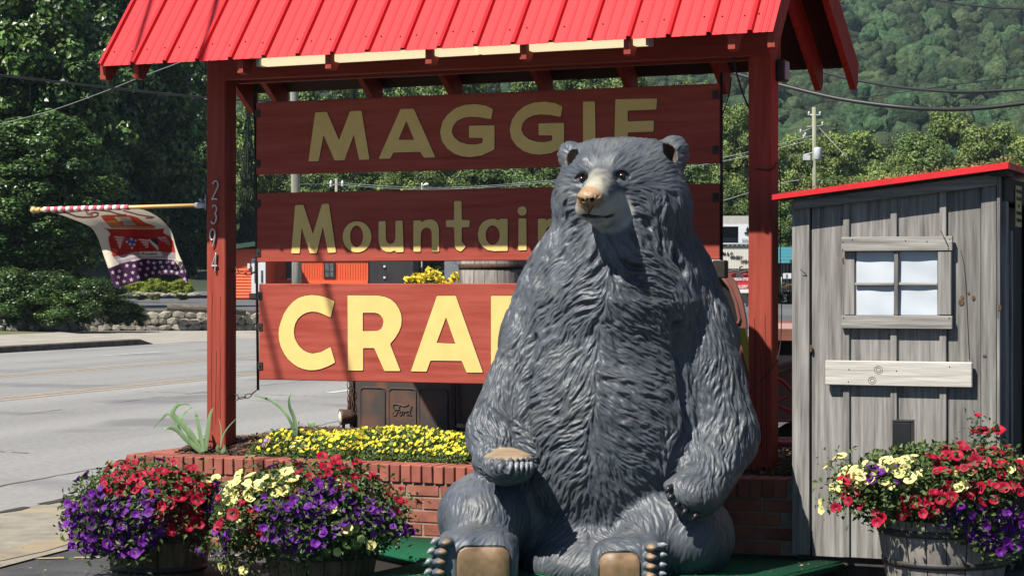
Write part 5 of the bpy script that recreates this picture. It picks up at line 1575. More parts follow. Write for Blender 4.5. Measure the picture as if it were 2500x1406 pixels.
bmid = P(785, 1400, 10.35)
half_barrel(bmid, .315, .245, .41, M_stave, 'shaded brown half barrel nearly hidden by mixed petunias before brick planter')
petunias((755, 1262, 10.28), 245, 138, .42, [
    ('yellow', [(590, 1140), (725, 1135), (715, 1195), (640, 1222), (560, 1232), (545, 1200)], 40, .0285),
    ('yellow', [(800, 1235), (892, 1228), (905, 1330), (830, 1350), (790, 1310)], 16, .0285),
    ('yellow', [(503, 1260), (530, 1250), (620, 1190), (640, 1280), (600, 1290)], 11, .0285),
    ('yellow', [(700, 1075), (745, 1085), (742, 1130)], 4, .024),
    ('yellow', [(540, 1355), (600, 1385), (592, 1402), (552, 1396)], 7, .022),
    ('yellow', [(920, 1290), (968, 1300), (962, 1332)], 3, .022),
    ('yellow', [(785, 1175), (845, 1170), (850, 1195), (795, 1200)], 5, .0285),
    ('red', [(780, 1115), (860, 1118), (920, 1160), (920, 1192), (840, 1200), (790, 1180)], 27, .029),
    ('red', [(530, 1230), (610, 1200), (640, 1230), (600, 1300), (540, 1310)], 14, .029),
    ('red', [(955, 1190), (992, 1200), (1002, 1260), (968, 1250)], 9, .026),
    ('red', [(690, 1180), (760, 1170), (762, 1210), (700, 1212)], 8, .027),
    ('red', [(590, 1290), (645, 1290), (640, 1335)], 4, .029),
    ('purple', [(640, 1230), (760, 1168), (870, 1200), (940, 1240), (900, 1290), (800, 1330), (700, 1340), (650, 1300)], 135, .0245),
    ('purple', [(515, 1280), (562, 1300), (560, 1352), (525, 1352)], 18, .0245),
    ('purple', [(900, 1225), (985, 1240), (992, 1290), (930, 1300)], 21, .0245),
    ('purple', [(660, 1340), (800, 1340), (770, 1375), (680, 1370)], 8, .018)],
    {'yellow': 'pale yellow petunias on the upper left of the middle barrel', 'red': 'red petunias round the edge of the middle barrel', 'purple': 'purple petunias across the middle of the middle barrel'}, 8, 6400)

br = P(2305, 1470, 10.0)
half_barrel(br, .325, .25, .42, M_stave2, 'weathered grey half barrel with dark hoops before the shed')
petunias((2300, 1195, 10.0), 275, 122, .40, [
    ('yellow', [(2018, 1130), (2170, 1108), (2212, 1150), (2190, 1192), (2080, 1182), (2060, 1232), (2008, 1230)], 37, .0285),
    ('yellow', [(2180, 1110), (2252, 1128), (2262, 1172), (2205, 1182)], 11, .0285),
    ('yellow', [(2305, 1138), (2372, 1140), (2372, 1190), (2308, 1202)], 8, .024),
    ('yellow', [(2460, 1130), (2500, 1130), (2500, 1160), (2465, 1160)], 3, .024),
    ('red', [(2255, 1105), (2330, 1080), (2430, 1090), (2510, 1105), (2540, 1200), (2400, 1222), (2330, 1242), (2260, 1232), (2280, 1160)], 86, .029),
    ('red', [(2370, 1045), (2400, 1040), (2435, 1075), (2400, 1090)], 6, .029),
    ('red', [(2058, 1160), (2104, 1160), (2094, 1245), (2048, 1225)], 9, .030),
    ('red', [(2190, 1208), (2300, 1200), (2292, 1262), (2200, 1262)], 10, .030),
    ('red', [(2130, 1240), (2160, 1240), (2160, 1280), (2132, 1280)], 3, .030),
    ('purple', [(2118, 1138), (2192, 1148), (2192, 1180), (2130, 1182)], 16, .0245),
    ('purple', [(2290, 1262), (2340, 1220), (2400, 1232), (2540, 1220), (2540, 1330), (2440, 1350), (2340, 1312), (2300, 1282)], 116, .0245)],
    {'yellow': 'pale yellow petunias at the left of the barrel before the shed', 'red': 'crimson petunias topping the barrel in front of the grey shed', 'purple': 'purple petunias trailing down the right side of the grey barrel'}, 15, 5600)

# ------------------------------------------------------------------ yellow bed in the brick planter
bed = W.empty('yellow_flower_bed', 'low bed of small bright yellow flowers growing behind the brick rim', 'flowers')
rn = np.random.RandomState(31)
def bedz(s, b): return float(soil_z(s, b)) + .02 + .10 * max(0, math.sin(min(1, max(0, (b - .16) / .60)) * math.pi)) ** .6 * (0.75 + .25 * math.sin(s * 5.0))
s_a = W.at(655, 1100, .4)[0]; s_b = W.at(1170, 1100, .4)[0]
cand = []
r5 = random.Random(77)
while len(cand) < 560:
    s = r5.uniform(s_a, s_b); b = r5.uniform(.22, .70)
    if all((s - x) ** 2 + (b - y) ** 2 > .00038 for x, y in cand[-200:]): cand.append((s, b))
cand.sort(key=lambda q: q[1])
def put_flower(root, me, p, f, s):
    o = bpy.data.objects.new('flower', me); COL.objects.link(o); o.parent = root; o.location = p
    o.rotation_mode = 'QUATERNION'; o.rotation_quaternion = f.to_track_quat('Z', 'Y'); o.scale = (s, s, s)
    return o
bulk = []
for i, (s, b) in enumerate(cand):
    p = Vector((s, b, bedz(s, b) + r5.uniform(.0, .03)))
    f = Vector((r5.uniform(-.7, .4), -r5.uniform(.3, 1.0), r5.uniform(.3, 1.0))).normalized()
    sc = r5.uniform(.0095, .0145)
    if i < 270: put_flower(bed, FM['lemon'][i % 4], p, f, sc)
    else: bulk.append((p, f, sc))
bmb = bmesh.new()
for p, f, sc in bulk:
    u = f.orthogonal().normalized(); v = f.cross(u)
    vs = [bmb.verts.new(p + (u * math.cos(a) + v * math.sin(a)) * sc * (1 + .1 * math.cos(5 * a)) + f * .15 * sc) for a in np.linspace(0, 6.283, 9, endpoint=False)]
    c = bmb.verts.new(p - f * .3 * sc)
    for j in range(9): bmb.faces.new((vs[j], vs[(j + 1) % 9], c))
me = bpy.data.meshes.new('small_flowers'); bmb.to_mesh(me); bmb.free()
tag(link('small_flowers', me, PET['lemon'][0], bed), kind='stuff')
m = 12000
s = rn.uniform(s_a - .03, s_b, m); b = rn.uniform(.19, .70, m); z = np.array([bedz(x, y) for x, y in zip(s, b)])
c = np.stack([s, b, soil_z(s, b) + (z - soil_z(s, b)) * rn.uniform(.2, 1.12, m) + .010], 1)
tag(link('foliage', leaves_mesh('foliage', c, rn.normal(size=(m, 3)) * .7 + np.array([-.2, -.4, .7]), .021, rn, tint=(.9, 2.1)), M_leaf, bed), kind='stuff')
# little mauve plant at the left end of the bed
mv = W.empty('mauve_flower_plant', 'small mauve flowers at the left end of the yellow bed', 'flowers')
for (px, py) in ((645, 1078), (652, 1092), (638, 1102), (660, 1110), (683, 1112), (648, 1085), (657, 1072), (716, 1110), (632, 1096), (668, 1098)):
    s, z = W.at(px, py, .30); put_flower(mv, FM['mauve'][px % 4], Vector((s, .30 + r5.uniform(-.05, .05), z)), Vector((-.3, -.8, .5)).normalized(), .0145)
s, z = W.at(655, 1095, .33); m = 420
c = np.array([s, .33, z - .03]) + rn.normal(size=(m, 3)) * np.array([.055, .06, .042])
tag(link('foliage', leaves_mesh('foliage', c, rn.normal(size=(m, 3)) + np.array([0, -.3, .6]), .026, rn, tint=(.4, .9)), M_leaf, mv), kind='stuff')

# ------------------------------------------------------------------ sword-leaved plants
M_iris = mat('iris leaf', (0.16, 0.30, 0.13), (0.26, 0.40, 0.20), rough=0.5, scale=4, stretch=(8, 8, 1), trans=0.25, rnd=0.12)
def blade(root, pts, w, b0, db):
    """ribbon leaf through photo points; b drifts from b0 by db"""
    q = []
    n = len(pts)
    for i, (x, y) in enumerate(pts):
        b = b0 + db * i / (n - 1); s, z = W.at(x, y, b); q.append(Vector((s, b, z)))
    c = catmull(q, 6); bm = bmesh.new(); prev = None; m = len(c)
    for i, p in enumerate(c):
        t = i / (m - 1); k = w * (min(1, .55 + t * 2.2) * (1 - t ** 2.4)) + .0006
        tg = (c[min(i + 1, m - 1)] - c[max(i - 1, 0)]).normalized(); sd = tg.cross(Vector((.15, 1, .05))).normalized()
        fold = Vector((0, -1, 0)) * k * .35
        row = (bm.verts.new(p - sd * k), bm.verts.new(p + fold), bm.verts.new(p + sd * k))
        if prev:
            for j in (0, 1):
                f = bm.faces.new((prev[j], prev[j + 1], row[j + 1], row[j])); f.smooth = True
        prev = row
    bmesh.ops.recalc_face_normals(bm, faces=bm.faces)
    me = bpy.data.meshes.new('leaf'); bm.to_mesh(me); bm.free()
    return link('leaf', me, M_iris, root)
iris = W.empty('iris_plant', 'grey green iris clump with bent sword leaves beside the left post', 'plant')
for pts, w, db in (([(492, 1104), (470, 1065), (445, 1035), (424, 1014), (424, 1000), (440, 986), (468, 988)], .018, -.10), ([(490, 1104), (455, 1072), (430, 1048), (412, 1044), (400, 1050)], .014, -.15), ([(497, 1103), (488, 1055), (480, 1015), (478, 1000)], .013, .05), ([(502, 1100), (507, 1050), (512, 1015), (521, 994)], .013, .03), ([(488, 1102), (460, 1060), (443, 1022), (458, 1000), (470, 994)], .009, .15), ([(492, 1104), (450, 1065), (415, 1012), (395, 1022), (372, 1048)], .008, .2)):
    blade(iris, pts, w * 1.35, .24, db * .4)
sm = W.empty('iris_plant', 'small young iris shoot with thin curled leaves in front of left post base', 'plant')
for pts, w, db in (([(538, 1104), (542, 1070), (555, 1045), (580, 1018)], .005, 0), ([(538, 1104), (540, 1050), (533, 1020)], .005, .02), ([(536, 1106), (530, 1095), (534, 1084)], .014, -.02), ([(540, 1106), (548, 1094), (546, 1084)], .014, -.02)):
    blade(sm, pts, w, .22, db)
ir2 = W.empty('iris_plant', 'tall twisted iris leaves rising from the yellow flower bed', 'plant')
for pts, w, db in (([(718, 1085), (722, 1050), (718, 1020), (708, 995), (706, 975), (710, 960)], .014, .02), ([(720, 1070), (712, 1035), (690, 1000), (662, 978), (640, 970), (618, 966)], .010, .1), ([(716, 1085), (716, 1066), (720, 1055)], .016, -.02)):
    blade(ir2, pts, w * 1.2, .42, db)
sd = W.empty('seedling', 'small pale seedling leaf standing above the yellow bed', 'plant')
for pts, w in (([(780, 1052), (770, 1046), (762, 1042)], .003), ([(762, 1042), (754, 1036), (752, 1030)], .013), ([(762, 1042), (766, 1034), (770, 1030)], .013)):
    blade(sd, pts, w, .45, 0)
# ------------------------------------------------------------------ flag on the left post
M_pole = mat('varnished pole', (0.72, 0.50, 0.20), (0.62, 0.41, 0.15), rough=0.4, scale=4, stretch=(1, 8, 8))
M_brk = mat('flag bracket', (0.45, 0.46, 0.5), rough=0.4, metal=0.4)
M_white_c = mat('white cloth', (0.80, 0.74, 0.70), rough=0.8)
M_red_c = mat('pinkish red cloth', (0.55, 0.09, 0.12), rough=0.8)
def flag_mat():
    m = bpy.data.materials.new('printed flag cloth'); m.use_nodes = True; nt = m.node_tree; N = nt.nodes; L = nt.links
    b = N['Principled BSDF']; b.inputs['Roughness'].default_value = .85; b.inputs['Specular IOR Level'].default_value = .1
    at = N.new('ShaderNodeAttribute'); at.attribute_name = 'print'
    L.new(at.outputs['Color'], b.inputs['Base Color'])
    tr = N.new('ShaderNodeBsdfTranslucent'); L.new(at.outputs['Color'], tr.inputs['Color'])
    ms = N.new('ShaderNodeMixShader'); ms.inputs[0].default_value = .35
    L.new(b.outputs[0], ms.inputs[1]); L.new(tr.outputs[0], ms.inputs[2]); L.new(ms.outputs[0], N['Material Output'].inputs['Surface'])
    return m
M_flag = flag_mat()
BF = -.05
def FP(px, py, b=BF): s, z = S.at(px, py, b); return Vector((s, b, z))
fl_root = S.empty('flag', 'wind-blown flag printed with an old red truck and white stars on purple', 'flag')
pa, pb = FP(502, 501), FP(84, 513)
MB().tube([pa, pb], .0125, 10).build('flag_pole', M_pole, fl_root)
MB().sphere(FP(82, 513), .0215, 12, 8).build('finial', M_pole, fl_root)
ax_ = (pb - pa).normalized()
MB().tube([FP(100, 512), FP(92, 512.5)], [.016, .018], 10).build('collar', M_pole, fl_root)
# bracket on the post's left side
q = S.at(505, 495, 0)
MB().box(SL - HW - .006, SL - HW - .001, -.075, -.02, q[1] - .05, q[1] + .05, bevel=.002).tube([FP(508, 500), FP(478, 502)], .019, 10).tube([FP(494, 500) + Vector((0, 0, .02)), FP(487, 486)], .008, 6).tube([FP(500, 498) + Vector((0, 0, .02)), FP(504, 484)], .008, 6).build('bracket', M_brk, fl_root)
# checked sleeve
nb_ = 22
ta, tb = FP(107, 511.7), FP(316, 506.2)
for i in range(nb_):
    a = ta.lerp(tb, i / nb_); b = ta.lerp(tb, (i + 1) / nb_)
    MB().tube([a, b], .0172 + .0012 * math.sin(i * 2.1), 10, cap=True).build('sleeve_band', M_red_c if i % 2 else M_white_c, fl_root)
zf = lambda x, y: (80 + x / 5.857, 480 + y / 5.857)
left = [(262, 225), (400, 262), (560, 320), (710, 380), (840, 450), (930, 590), (975, 720), (1010, 830), (1080, 1030), (1120, 1180), (1180, 1305)]
right = [(1400, 168), (1600, 195), (1780, 285), (1900, 390), (1990, 520), (2040, 690), (2090, 830), (2150, 960), (2190, 1060), (2215, 1160), (2228, 1272)]
topc = [(262, 225), (560, 212), (900, 198), (1250, 182), (1400, 168)]
botc = [(1180, 1305), (1400, 1245), (1600, 1182), (1800, 1118), (2000, 1118), (2110, 1150), (2228, 1272)]
def curve(pts, n):
    c = np.array([list(p) for p in catmull([(x, y, 0) for x, y in pts], 20)])[:, :2]
    d = np.concatenate([[0], np.cumsum(np.linalg.norm(np.diff(c, axis=0), axis=1))]); t = np.linspace(0, d[-1], n)
    return np.stack([np.interp(t, d, c[:, i]) for i in (0, 1)], 1)
NU, NV = 230, 200
cl, cr_, ct, cb = curve(left, NV), curve(right, NV), curve(topc, NU), curve(botc, NU)
u = np.linspace(0, 1, NU)[None, :, None]; v = np.linspace(0, 1, NV)[:, None, None]
XY = (1 - u) * cl[:, None] + u * cr_[:, None] + (1 - v) * ct[None] + v * cb[None] - ((1 - u) * (1 - v) * cl[0] + u * (1 - v) * cr_[0] + (1 - u) * v * cl[-1] + u * v * cr_[-1])
zx, zy = XY[..., 0].ravel(), XY[..., 1].ravel()
uu = np.repeat(np.linspace(0, 1, NU)[None], NV, 0).ravel(); vv = np.repeat(np.linspace(0, 1, NV)[:, None], NU, 1).ravel()
# depth: hangs out behind the pole, then curls back toward us with ripples
bb = BF + .36 * np.sin(np.minimum(vv * 1.25, 1) * 2.2) * (.55 + .45 * uu) + .05 * vv * np.sin(uu * 9 + vv * 3) + .028 * vv * np.sin(uu * 19 + 1 + 4 * vv)
bb -= .10 * sstep(.25, 0, uu) * sstep(.45, .8, vv)
px_, py_ = 80 + zx / 5.857, 480 + zy / 5.857
rx_, rz2 = (px_ - CX) / F, -(py_ - CY) / F
t_ = (bb + NX * S.o.x + NY * S.o.y) / (NX * rx_ + NY)
FV = np.stack([(t_ * rx_ - S.o.x) * DX + (t_ - S.o.y) * DY, bb, H + t_ * rz2], 1)
def pin(poly):
    x, y = zx, zy; c = np.zeros(len(x), bool); n = len(poly)
    for i in range(n):
        (x0, y0), (x1, y1) = poly[i - 1], poly[i]
        if y0 == y1: continue
        m = (y0 > y) != (y1 > y); c ^= m & (x < (x1 - x0) * (y - y0) / (y1 - y0) + x0)
    return c
PR = np.tile(np.array([0.62, 0.57, 0.47]), (len(zx), 1))
PR *= (0.94 + 0.12 * NPR.rand(len(zx)))[:, None]
def fill(poly, c): PR[pin(poly)] = c
def stroke(pts, w, c):
    d = np.full(len(zx), 1e9); q = np.stack([zx, zy], 1)
    for a, b in zip(pts, pts[1:]):
        a = np.array(a, float); b = np.array(b, float); ab = b - a; tt = np.clip((q - a) @ ab / max(ab @ ab, 1e-6), 0, 1); d = np.minimum(d, np.linalg.norm(q - a - tt[:, None] * ab, axis=1))
    PR[d < w] = c
MAR = (0.17, 0.055, 0.055)
stroke([(330, 232), (420, 222), (490, 235), (560, 262), (620, 285), (700, 297), (800, 298), (890, 292), (930, 272), (935, 240), (900, 228), (840, 236), (790, 262)], 13, MAR)
stroke([(770, 225), (800, 250), (850, 270)], 18, (0.33, 0.16, 0.14)); stroke([(930, 200), (1020, 205), (1110, 215), (1200, 245), (1270, 262), (1330, 262)], 11, MAR)
stroke([(1300, 205), (1400, 230), (1500, 258), (1620, 280), (1735, 297), (1690, 310), (1620, 308)], 10, MAR)
fill([(970, 275), (1040, 262), (1250, 262), (1400, 270), (1500, 300), (1600, 370), (1740, 420), (1755, 462), (1120, 452), (1060, 380), (1010, 335)], (0.40, 0.055, 0.03))
fill([(1165, 293), (1380, 293), (1432, 348), (1225, 354)], (0.50, 0.44, 0.34)); fill([(1280, 358), (1430, 358), (1495, 408), (1310, 416)], (0.30, 0.27, 0.30))
fill([(1060, 350), (1160, 340), (1250, 360), (1280, 412), (1090, 420)], (0.42, 0.17, 0.05)); fill([(1110, 420), (1750, 430), (1755, 462), (1120, 452)], (0.40, 0.20, 0.08))
fill([(1015, 452), (1100, 462), (1750, 466), (1880, 456), (1868, 520), (1950, 560), (2010, 640), (2042, 802), (1830, 792), (1520, 785), (1300, 832), (1145, 862), (1085, 650), (1080, 580), (1112, 540), (1068, 480)], (0.36, 0.028, 0.022))
stroke([(1110, 545), (1300, 570), (1500, 590), (1700, 590), (1900, 575)], 5, (0.22, 0.012, 0.012))
WHT = (0.62, 0.57, 0.53)
fill([(1165, 560), (1310, 572), (1245, 762)], (0.36, 0.08, 0.07))
for k in range(4): stroke([(1168 + 22 * k, 575 + 42 * k), (1306 - 16 * k, 585 + 38 * k)], 7, (0.55, 0.43, 0.40)); stroke([(1200 + 28 * k, 572), (1240 + 3 * k, 740)], 5, (0.5, 0.36, 0.34))
fill([(1325, 588), (1492, 612), (1415, 758)], (0.07, 0.07, 0.20)); fill([(1505, 600), (1660, 620), (1642, 735)], (0.45, 0.06, 0.05))
for k in range(4): stroke([(1520 + 32 * k, 615 + 36 * k), (1655 - 3 * k, 630 + 30 * k)], 8, WHT)
fill([(1655, 610), (1790, 600), (1800, 760), (1720, 700)], (0.04, 0.03, 0.03))
for k in range(5): stroke([(1665 + 28 * k, 612 + 22 * k), (1700 + 22 * k, 672 + 22 * k)], 8, WHT)
for k in range(7): stroke([(1790 + 30 * k, 590 + 22 * k), (1905 + 14 * k, 582 + 26 * k)], 7, (0.55, 0.45, 0.42))
for k in range(4): stroke([(1830 + 35 * k, 595), (1960 + 10 * k, 740)], 6, (0.36, 0.028, 0.022))
stroke([(1165 + 38 * math.cos(a), 782 + 30 * math.sin(a)) for a in np.linspace(0, 6.3, 16)], 6, (0.5, 0.14, 0.10))
stroke([(1165 + 18 * math.cos(a), 782 + 14 * math.sin(a)) for a in np.linspace(0, 6.3, 12)], 5, (0.5, 0.14, 0.10))
fill([(1148, 862), (1300, 832), (1540, 785), (1830, 792), (2042, 802), (2045, 892), (1800, 880), (1600, 868), (1400, 920), (1235, 960)], (0.28, 0.25, 0.27))
stroke([(1210, 905), (1400, 860), (1560, 830)], 14, (0.40, 0.36, 0.37))
fill([(1520, 785), (1832, 782), (1858, 850), (1560, 862)], (0.58, 0.55, 0.50))
INK = (0.05, 0.045, 0.06)
for st in ([(1590, 800), (1565, 802), (1580, 842)], [(1572, 822), (1592, 820)], [(1605, 838), (1604, 818), (1618, 816)], [(1626, 830), (1644, 826), (1636, 816), (1626, 828), (1642, 838)], [(1654, 830), (1672, 826), (1662, 816), (1654, 830), (1672, 838)], [(1704, 800), (1704, 836), (1688, 834), (1686, 820), (1702, 818)], [(1718, 834), (1714, 820), (1726, 814), (1732, 828), (1720, 834)], [(1744, 834), (1744, 814), (1758, 816), (1759, 832), (1760, 816), (1774, 814), (1776, 832)]): stroke(st, 4, INK)
fill([(1020, 1045), (1120, 1012), (1215, 975), (1235, 958), (1420, 915), (1600, 878), (1800, 885), (2010, 900), (2062, 960), (2110, 1035), (2150, 962), (2300, 1000), (2300, 1400), (1000, 1400)], (0.062, 0.020, 0.066))
stroke([(1412, 918), (1520, 892), (1600, 876), (1700, 878), (1800, 884), (2005, 896)], 10, (0.52, 0.42, 0.42))
def star(cx, cy, r, c=(0.60, 0.53, 0.60), rot=0):
    fill([(cx + r * (1 if i % 2 == 0 else .42) * math.sin(i * math.pi / 5 + rot), cy - r * (1 if i % 2 == 0 else .42) * math.cos(i * math.pi / 5 + rot)) for i in range(10)], c)
for x, y in ((1450, 992), (1548, 958), (1652, 935), (1735, 950), (1825, 940), (1918, 938), (2005, 945), (1145, 1085), (1240, 1068), (1325, 1120), (1430, 1085), (1530, 1040), (1620, 1120), (1720, 1090), (1812, 1078), (1900, 1070), (1985, 1070), (2062, 1092), (1510, 1150), (1410, 1188), (1305, 1212), (1210, 1235), (1225, 1150), (1640, 1030), (1745, 1020), (1850, 1005), (1950, 1005), (2040, 1020), (2130, 1070), (2170, 1180), (2195, 1060), (2205, 1220), (1345, 985)): star(x, y, 33)
for x, y in ((1345, 645), (1410, 610), (1470, 628), (1390, 680), (1450, 685), (1418, 735)): star(x, y, 24)
ff = (np.arange(NV - 1)[:, None] * NU + np.arange(NU - 1)[None]).ravel()
me = mesh_np('cloth', FV, np.stack([ff, ff + 1, ff + NU + 1, ff + NU], 1), True)
ca = me.color_attributes.new('print', 'FLOAT_COLOR', 'POINT'); ca.data.foreach_set('color', np.concatenate([PR * ALB, np.ones((len(PR), 1))], 1).astype(np.float32).ravel())
link('cloth', me, M_flag, fl_root)

# ------------------------------------------------------------------ rusty pickup behind the planter
M_rusty = mat('rusted truck steel', (0.055, 0.046, 0.042), (0.125, 0.062, 0.04), rough=0.55, scale=4.5, detail=9, ramp=(0.45, 0.62), bump=0.2, bscale=30, bdist=0.003, spots=(3.0, 0.62, (0.16, 0.06, 0.032)), spec=0.4)
M_brown = mat('dull brown truck paint', (0.17, 0.062, 0.048), (0.24, 0.10, 0.078), rough=0.38, scale=3.0, detail=8, spec=0.5, spots=(3.0, 0.64, (0.12, 0.045, 0.03)))
M_black = mat('dark opening', (0.006, 0.006, 0.007), rough=0.5)
M_lens = mat('lamp glass', (0.75, 0.72, 0.62), (0.6, 0.55, 0.45), rough=0.12, scale=20, spec=0.8)
M_tyre = mat('old tyre', (0.014, 0.014, 0.014), (0.03, 0.028, 0.026), rough=0.85, scale=10)
T = Frame(*(W.w(0, 0).xy))
TB = 2.62                                          # face of the plate, behind the planter
def tat(px, py, b=TB): return T.at(px, py, b)
tr = T.empty('rusty_truck', 'antique rusted pickup truck behind the planter with embossed tailgate and round lamp', 'truck')
a = tat(866, 928); c = tat(1112, 1075)
plate = MB().box(a[0], c[0], TB, TB + .03, c[1], a[1] + .03, bevel=.006).build('tailgate', M_rusty, tr)
zz = lambda x, y: tat(800 + x / 5.408, 900 + y / 5.408)
for (x0, y0, x1, y1) in ((432, 240, 765, 800), (805, 252, 1175, 815), (1205, 262, 1592, 848)):
    p0 = zz(x0, y0); p1 = zz(x1, y1); rr_ = .028
    cx0, cx1, cz0, cz1 = p0[0] + rr_, p1[0] - rr_, p1[1] + rr_, p0[1] - rr_
    ring_ = []
    for (x, z, a0) in ((cx1, cz1, 0), (cx0, cz1, 90), (cx0, cz0, 180), (cx1, cz0, 270)):
        for k in range(5): an = math.radians(a0 + 22.5 * k); ring_.append((x + rr_ * math.cos(an), z + rr_ * math.sin(an)))
    bm = bmesh.new(); n = len(ring_); cxx, czz = (cx0 + cx1) / 2, (cz0 + cz1) / 2
    def rg(scale, y): return [bm.verts.new((cxx + (x - cxx) * scale, y, czz + (z - czz) * (1 - (1 - scale) * .6))) for x, z in ring_]
    R = [rg(1.0, TB + .002), rg(.985, TB - .009), rg(.955, TB - .009), rg(.93, TB - .001)]
    for A_, B_ in zip(R, R[1:]):
        for j in range(n): f = bm.faces.new((A_[j], A_[(j + 1) % n], B_[(j + 1) % n], B_[j])); f.smooth = True
    bm.faces.new(R[-1]); bmesh.ops.recalc_face_normals(bm, faces=bm.faces)
    me = bpy.data.meshes.new('embossed_panel'); bm.to_mesh(me); bm.free(); link('embossed_panel', me, M_rusty, plate)
# raised script word on the middle panel
W_ = [[(880, 520), (872, 490), (900, 466), (960, 474), (1010, 492), (1050, 484), (1082, 470)], [(965, 480), (940, 540), (915, 600), (890, 612), (868, 596), (875, 572)], [(885, 548), (930, 532), (962, 540)],
      [(990, 560), (968, 562), (955, 590), (968, 612), (988, 596), (992, 566), (1004, 556)], [(1008, 612), (1018, 562), (1012, 580), (1030, 560), (1042, 566)], [(1090, 560), (1066, 556), (1048, 582), (1056, 610), (1078, 600), (1098, 560), (1118, 488), (1092, 590), (1098, 612), (1118, 604)]]
mb = MB()
for st in W_:
    pts = []
    for x, y in st: s_, z_ = zz(x - 5, y); pts.append((s_, TB - .003, z_))
    mb.tube(catmull(pts, 5), .0048, 6)
mb.build('script_letters', M_rusty, plate)
# chains at both ends
for x0, x1, y1 in ((1640, 1680, 790), (1725, 1765, 700), (290, 300, 640), (345, 350, 780)):
    p0 = zz(x0, 160); p1 = zz(x1, y1); chain(tr, (p0[0], TB - .02, p0[1]), (p1[0], TB - .02, p1[1]), .0, .046)
# lamp
lc = tat(842, 1018, TB - .05)
d_ = Vector((-.75, -.66, -.05)).normalized(); L0 = Vector((lc[0], TB - .05, lc[1]))
def lampo(name, prof, m, par):
    mbx = MB().lathe(prof, 20); mex = mbx.mesh(name); mex.transform(Matrix.Translation(L0 + Vector((-.025, 0, .0))) @ d_.to_track_quat('Z', 'Y').to_matrix().to_4x4())
    return link(name, mex, m, par)
lp = lampo('lamp', [(.012, -.11), (.035, -.10), (.052, -.06), (.058, 0), (.060, .012), (.056, .014)], M_rusty, tr)
lampo('lens', [(.0545, .002), (.054, .010), (.03, .020), (.001, .024)], M_lens, lp)
q0 = zz(170, 760); q1 = zz(240, 500)
MB().tube([(lc[0] - .02, TB - .03, lc[1] - .04), (lc[0] - .03, TB - .02, lc[1] - .12), (lc[0] - .02, TB, lc[1] - .3)], .012, 7).tube([(lc[0] + .01, TB - .02, lc[1] + .02), (a[0] - .03, TB + .01, a[1] - .06), (a[0] - .02, TB + .02, a[1] + .05)], [.012, .016, .02], 7).build('lamp_bracket', M_brown, tr)
# bed, cab, hood, fenders further along
MB().box(a[0] - .04, a[0] - .005, TB - .01, TB + .05, c[1] - .02, a[1] + .10, bevel=.006).build('corner_post', M_rusty, tr)
MB().box(c[0] + .005, c[0] + .95, TB - .005, TB + .02, c[1] + .12, a[1] + .02, bevel=.006).build('bed_side', M_rusty, tr)
MB().box(a[0], c[0] + .95, TB + .031, TB + 1.2, c[1] + .05, c[1] + .09).build('bed_floor', M_rusty, tr)
MB().box(a[0], c[0] + .95, TB + 1.2, TB + 1.23, c[1] + .05, a[1] + .02).build('bed_side', M_rusty, tr)
# cab with rounded window, seen between bear and right post
zc = lambda x, y, b: T.at(1740 + x / 5.409, 500 + y / 5.409, b)
CBb = TB + .10
wl = [T.at(px, py, CBb) for px, py in ((1700, 792), (1700, 690), (1735, 668), (1762, 676), (1782, 700), (1797, 738), (1806, 778), (1804, 788), (1796, 792))]
cabL, cabR = T.at(1600, 700, CBb)[0], T.at(1838, 700, CBb)[0]
outer = [T.at(px, py, CBb) for px, py in ((1600, 960), (1600, 662), (1640, 652), (1735, 650), (1772, 660), (1796, 690), (1812, 735), (1822, 785), (1826, 960))]
bm = bmesh.new()
def cabloop(pts, y): return [bm.verts.new((x, y, z)) for x, z in pts]
me = letter_mesh('cab', [outer, wl], CBb, CBb + .03); link('cab', me, M_brown, tr)
mb = MB(); mb.tube([(x, CBb - .004, z) for x, z in wl], .013, 8, closed=True); mb.build('window_frame', M_brown, tr)
MB().prism([(x, z) for x, z in wl], CBb + .032, CBb + .04).build('window_glass', M_black, tr)
xa, xb = outer[0][0], outer[-1][0]
backo = [(x - .46 * (x - xa) / (xb - xa), z - .03) for x, z in outer]
mb = MB(); n = len(outer)
F0 = [mb.bm.verts.new((x, CBb + .03, z)) for x, z in outer]; F1 = [mb.bm.verts.new((x, CBb + .9, z)) for x, z in backo]
for i in range(n - 1): mb.bm.faces.new((F0[i], F0[i + 1], F1[i + 1], F1[i]))
mb.bm.faces.new(F1)
mb.build('cab_body', M_brown, tr)
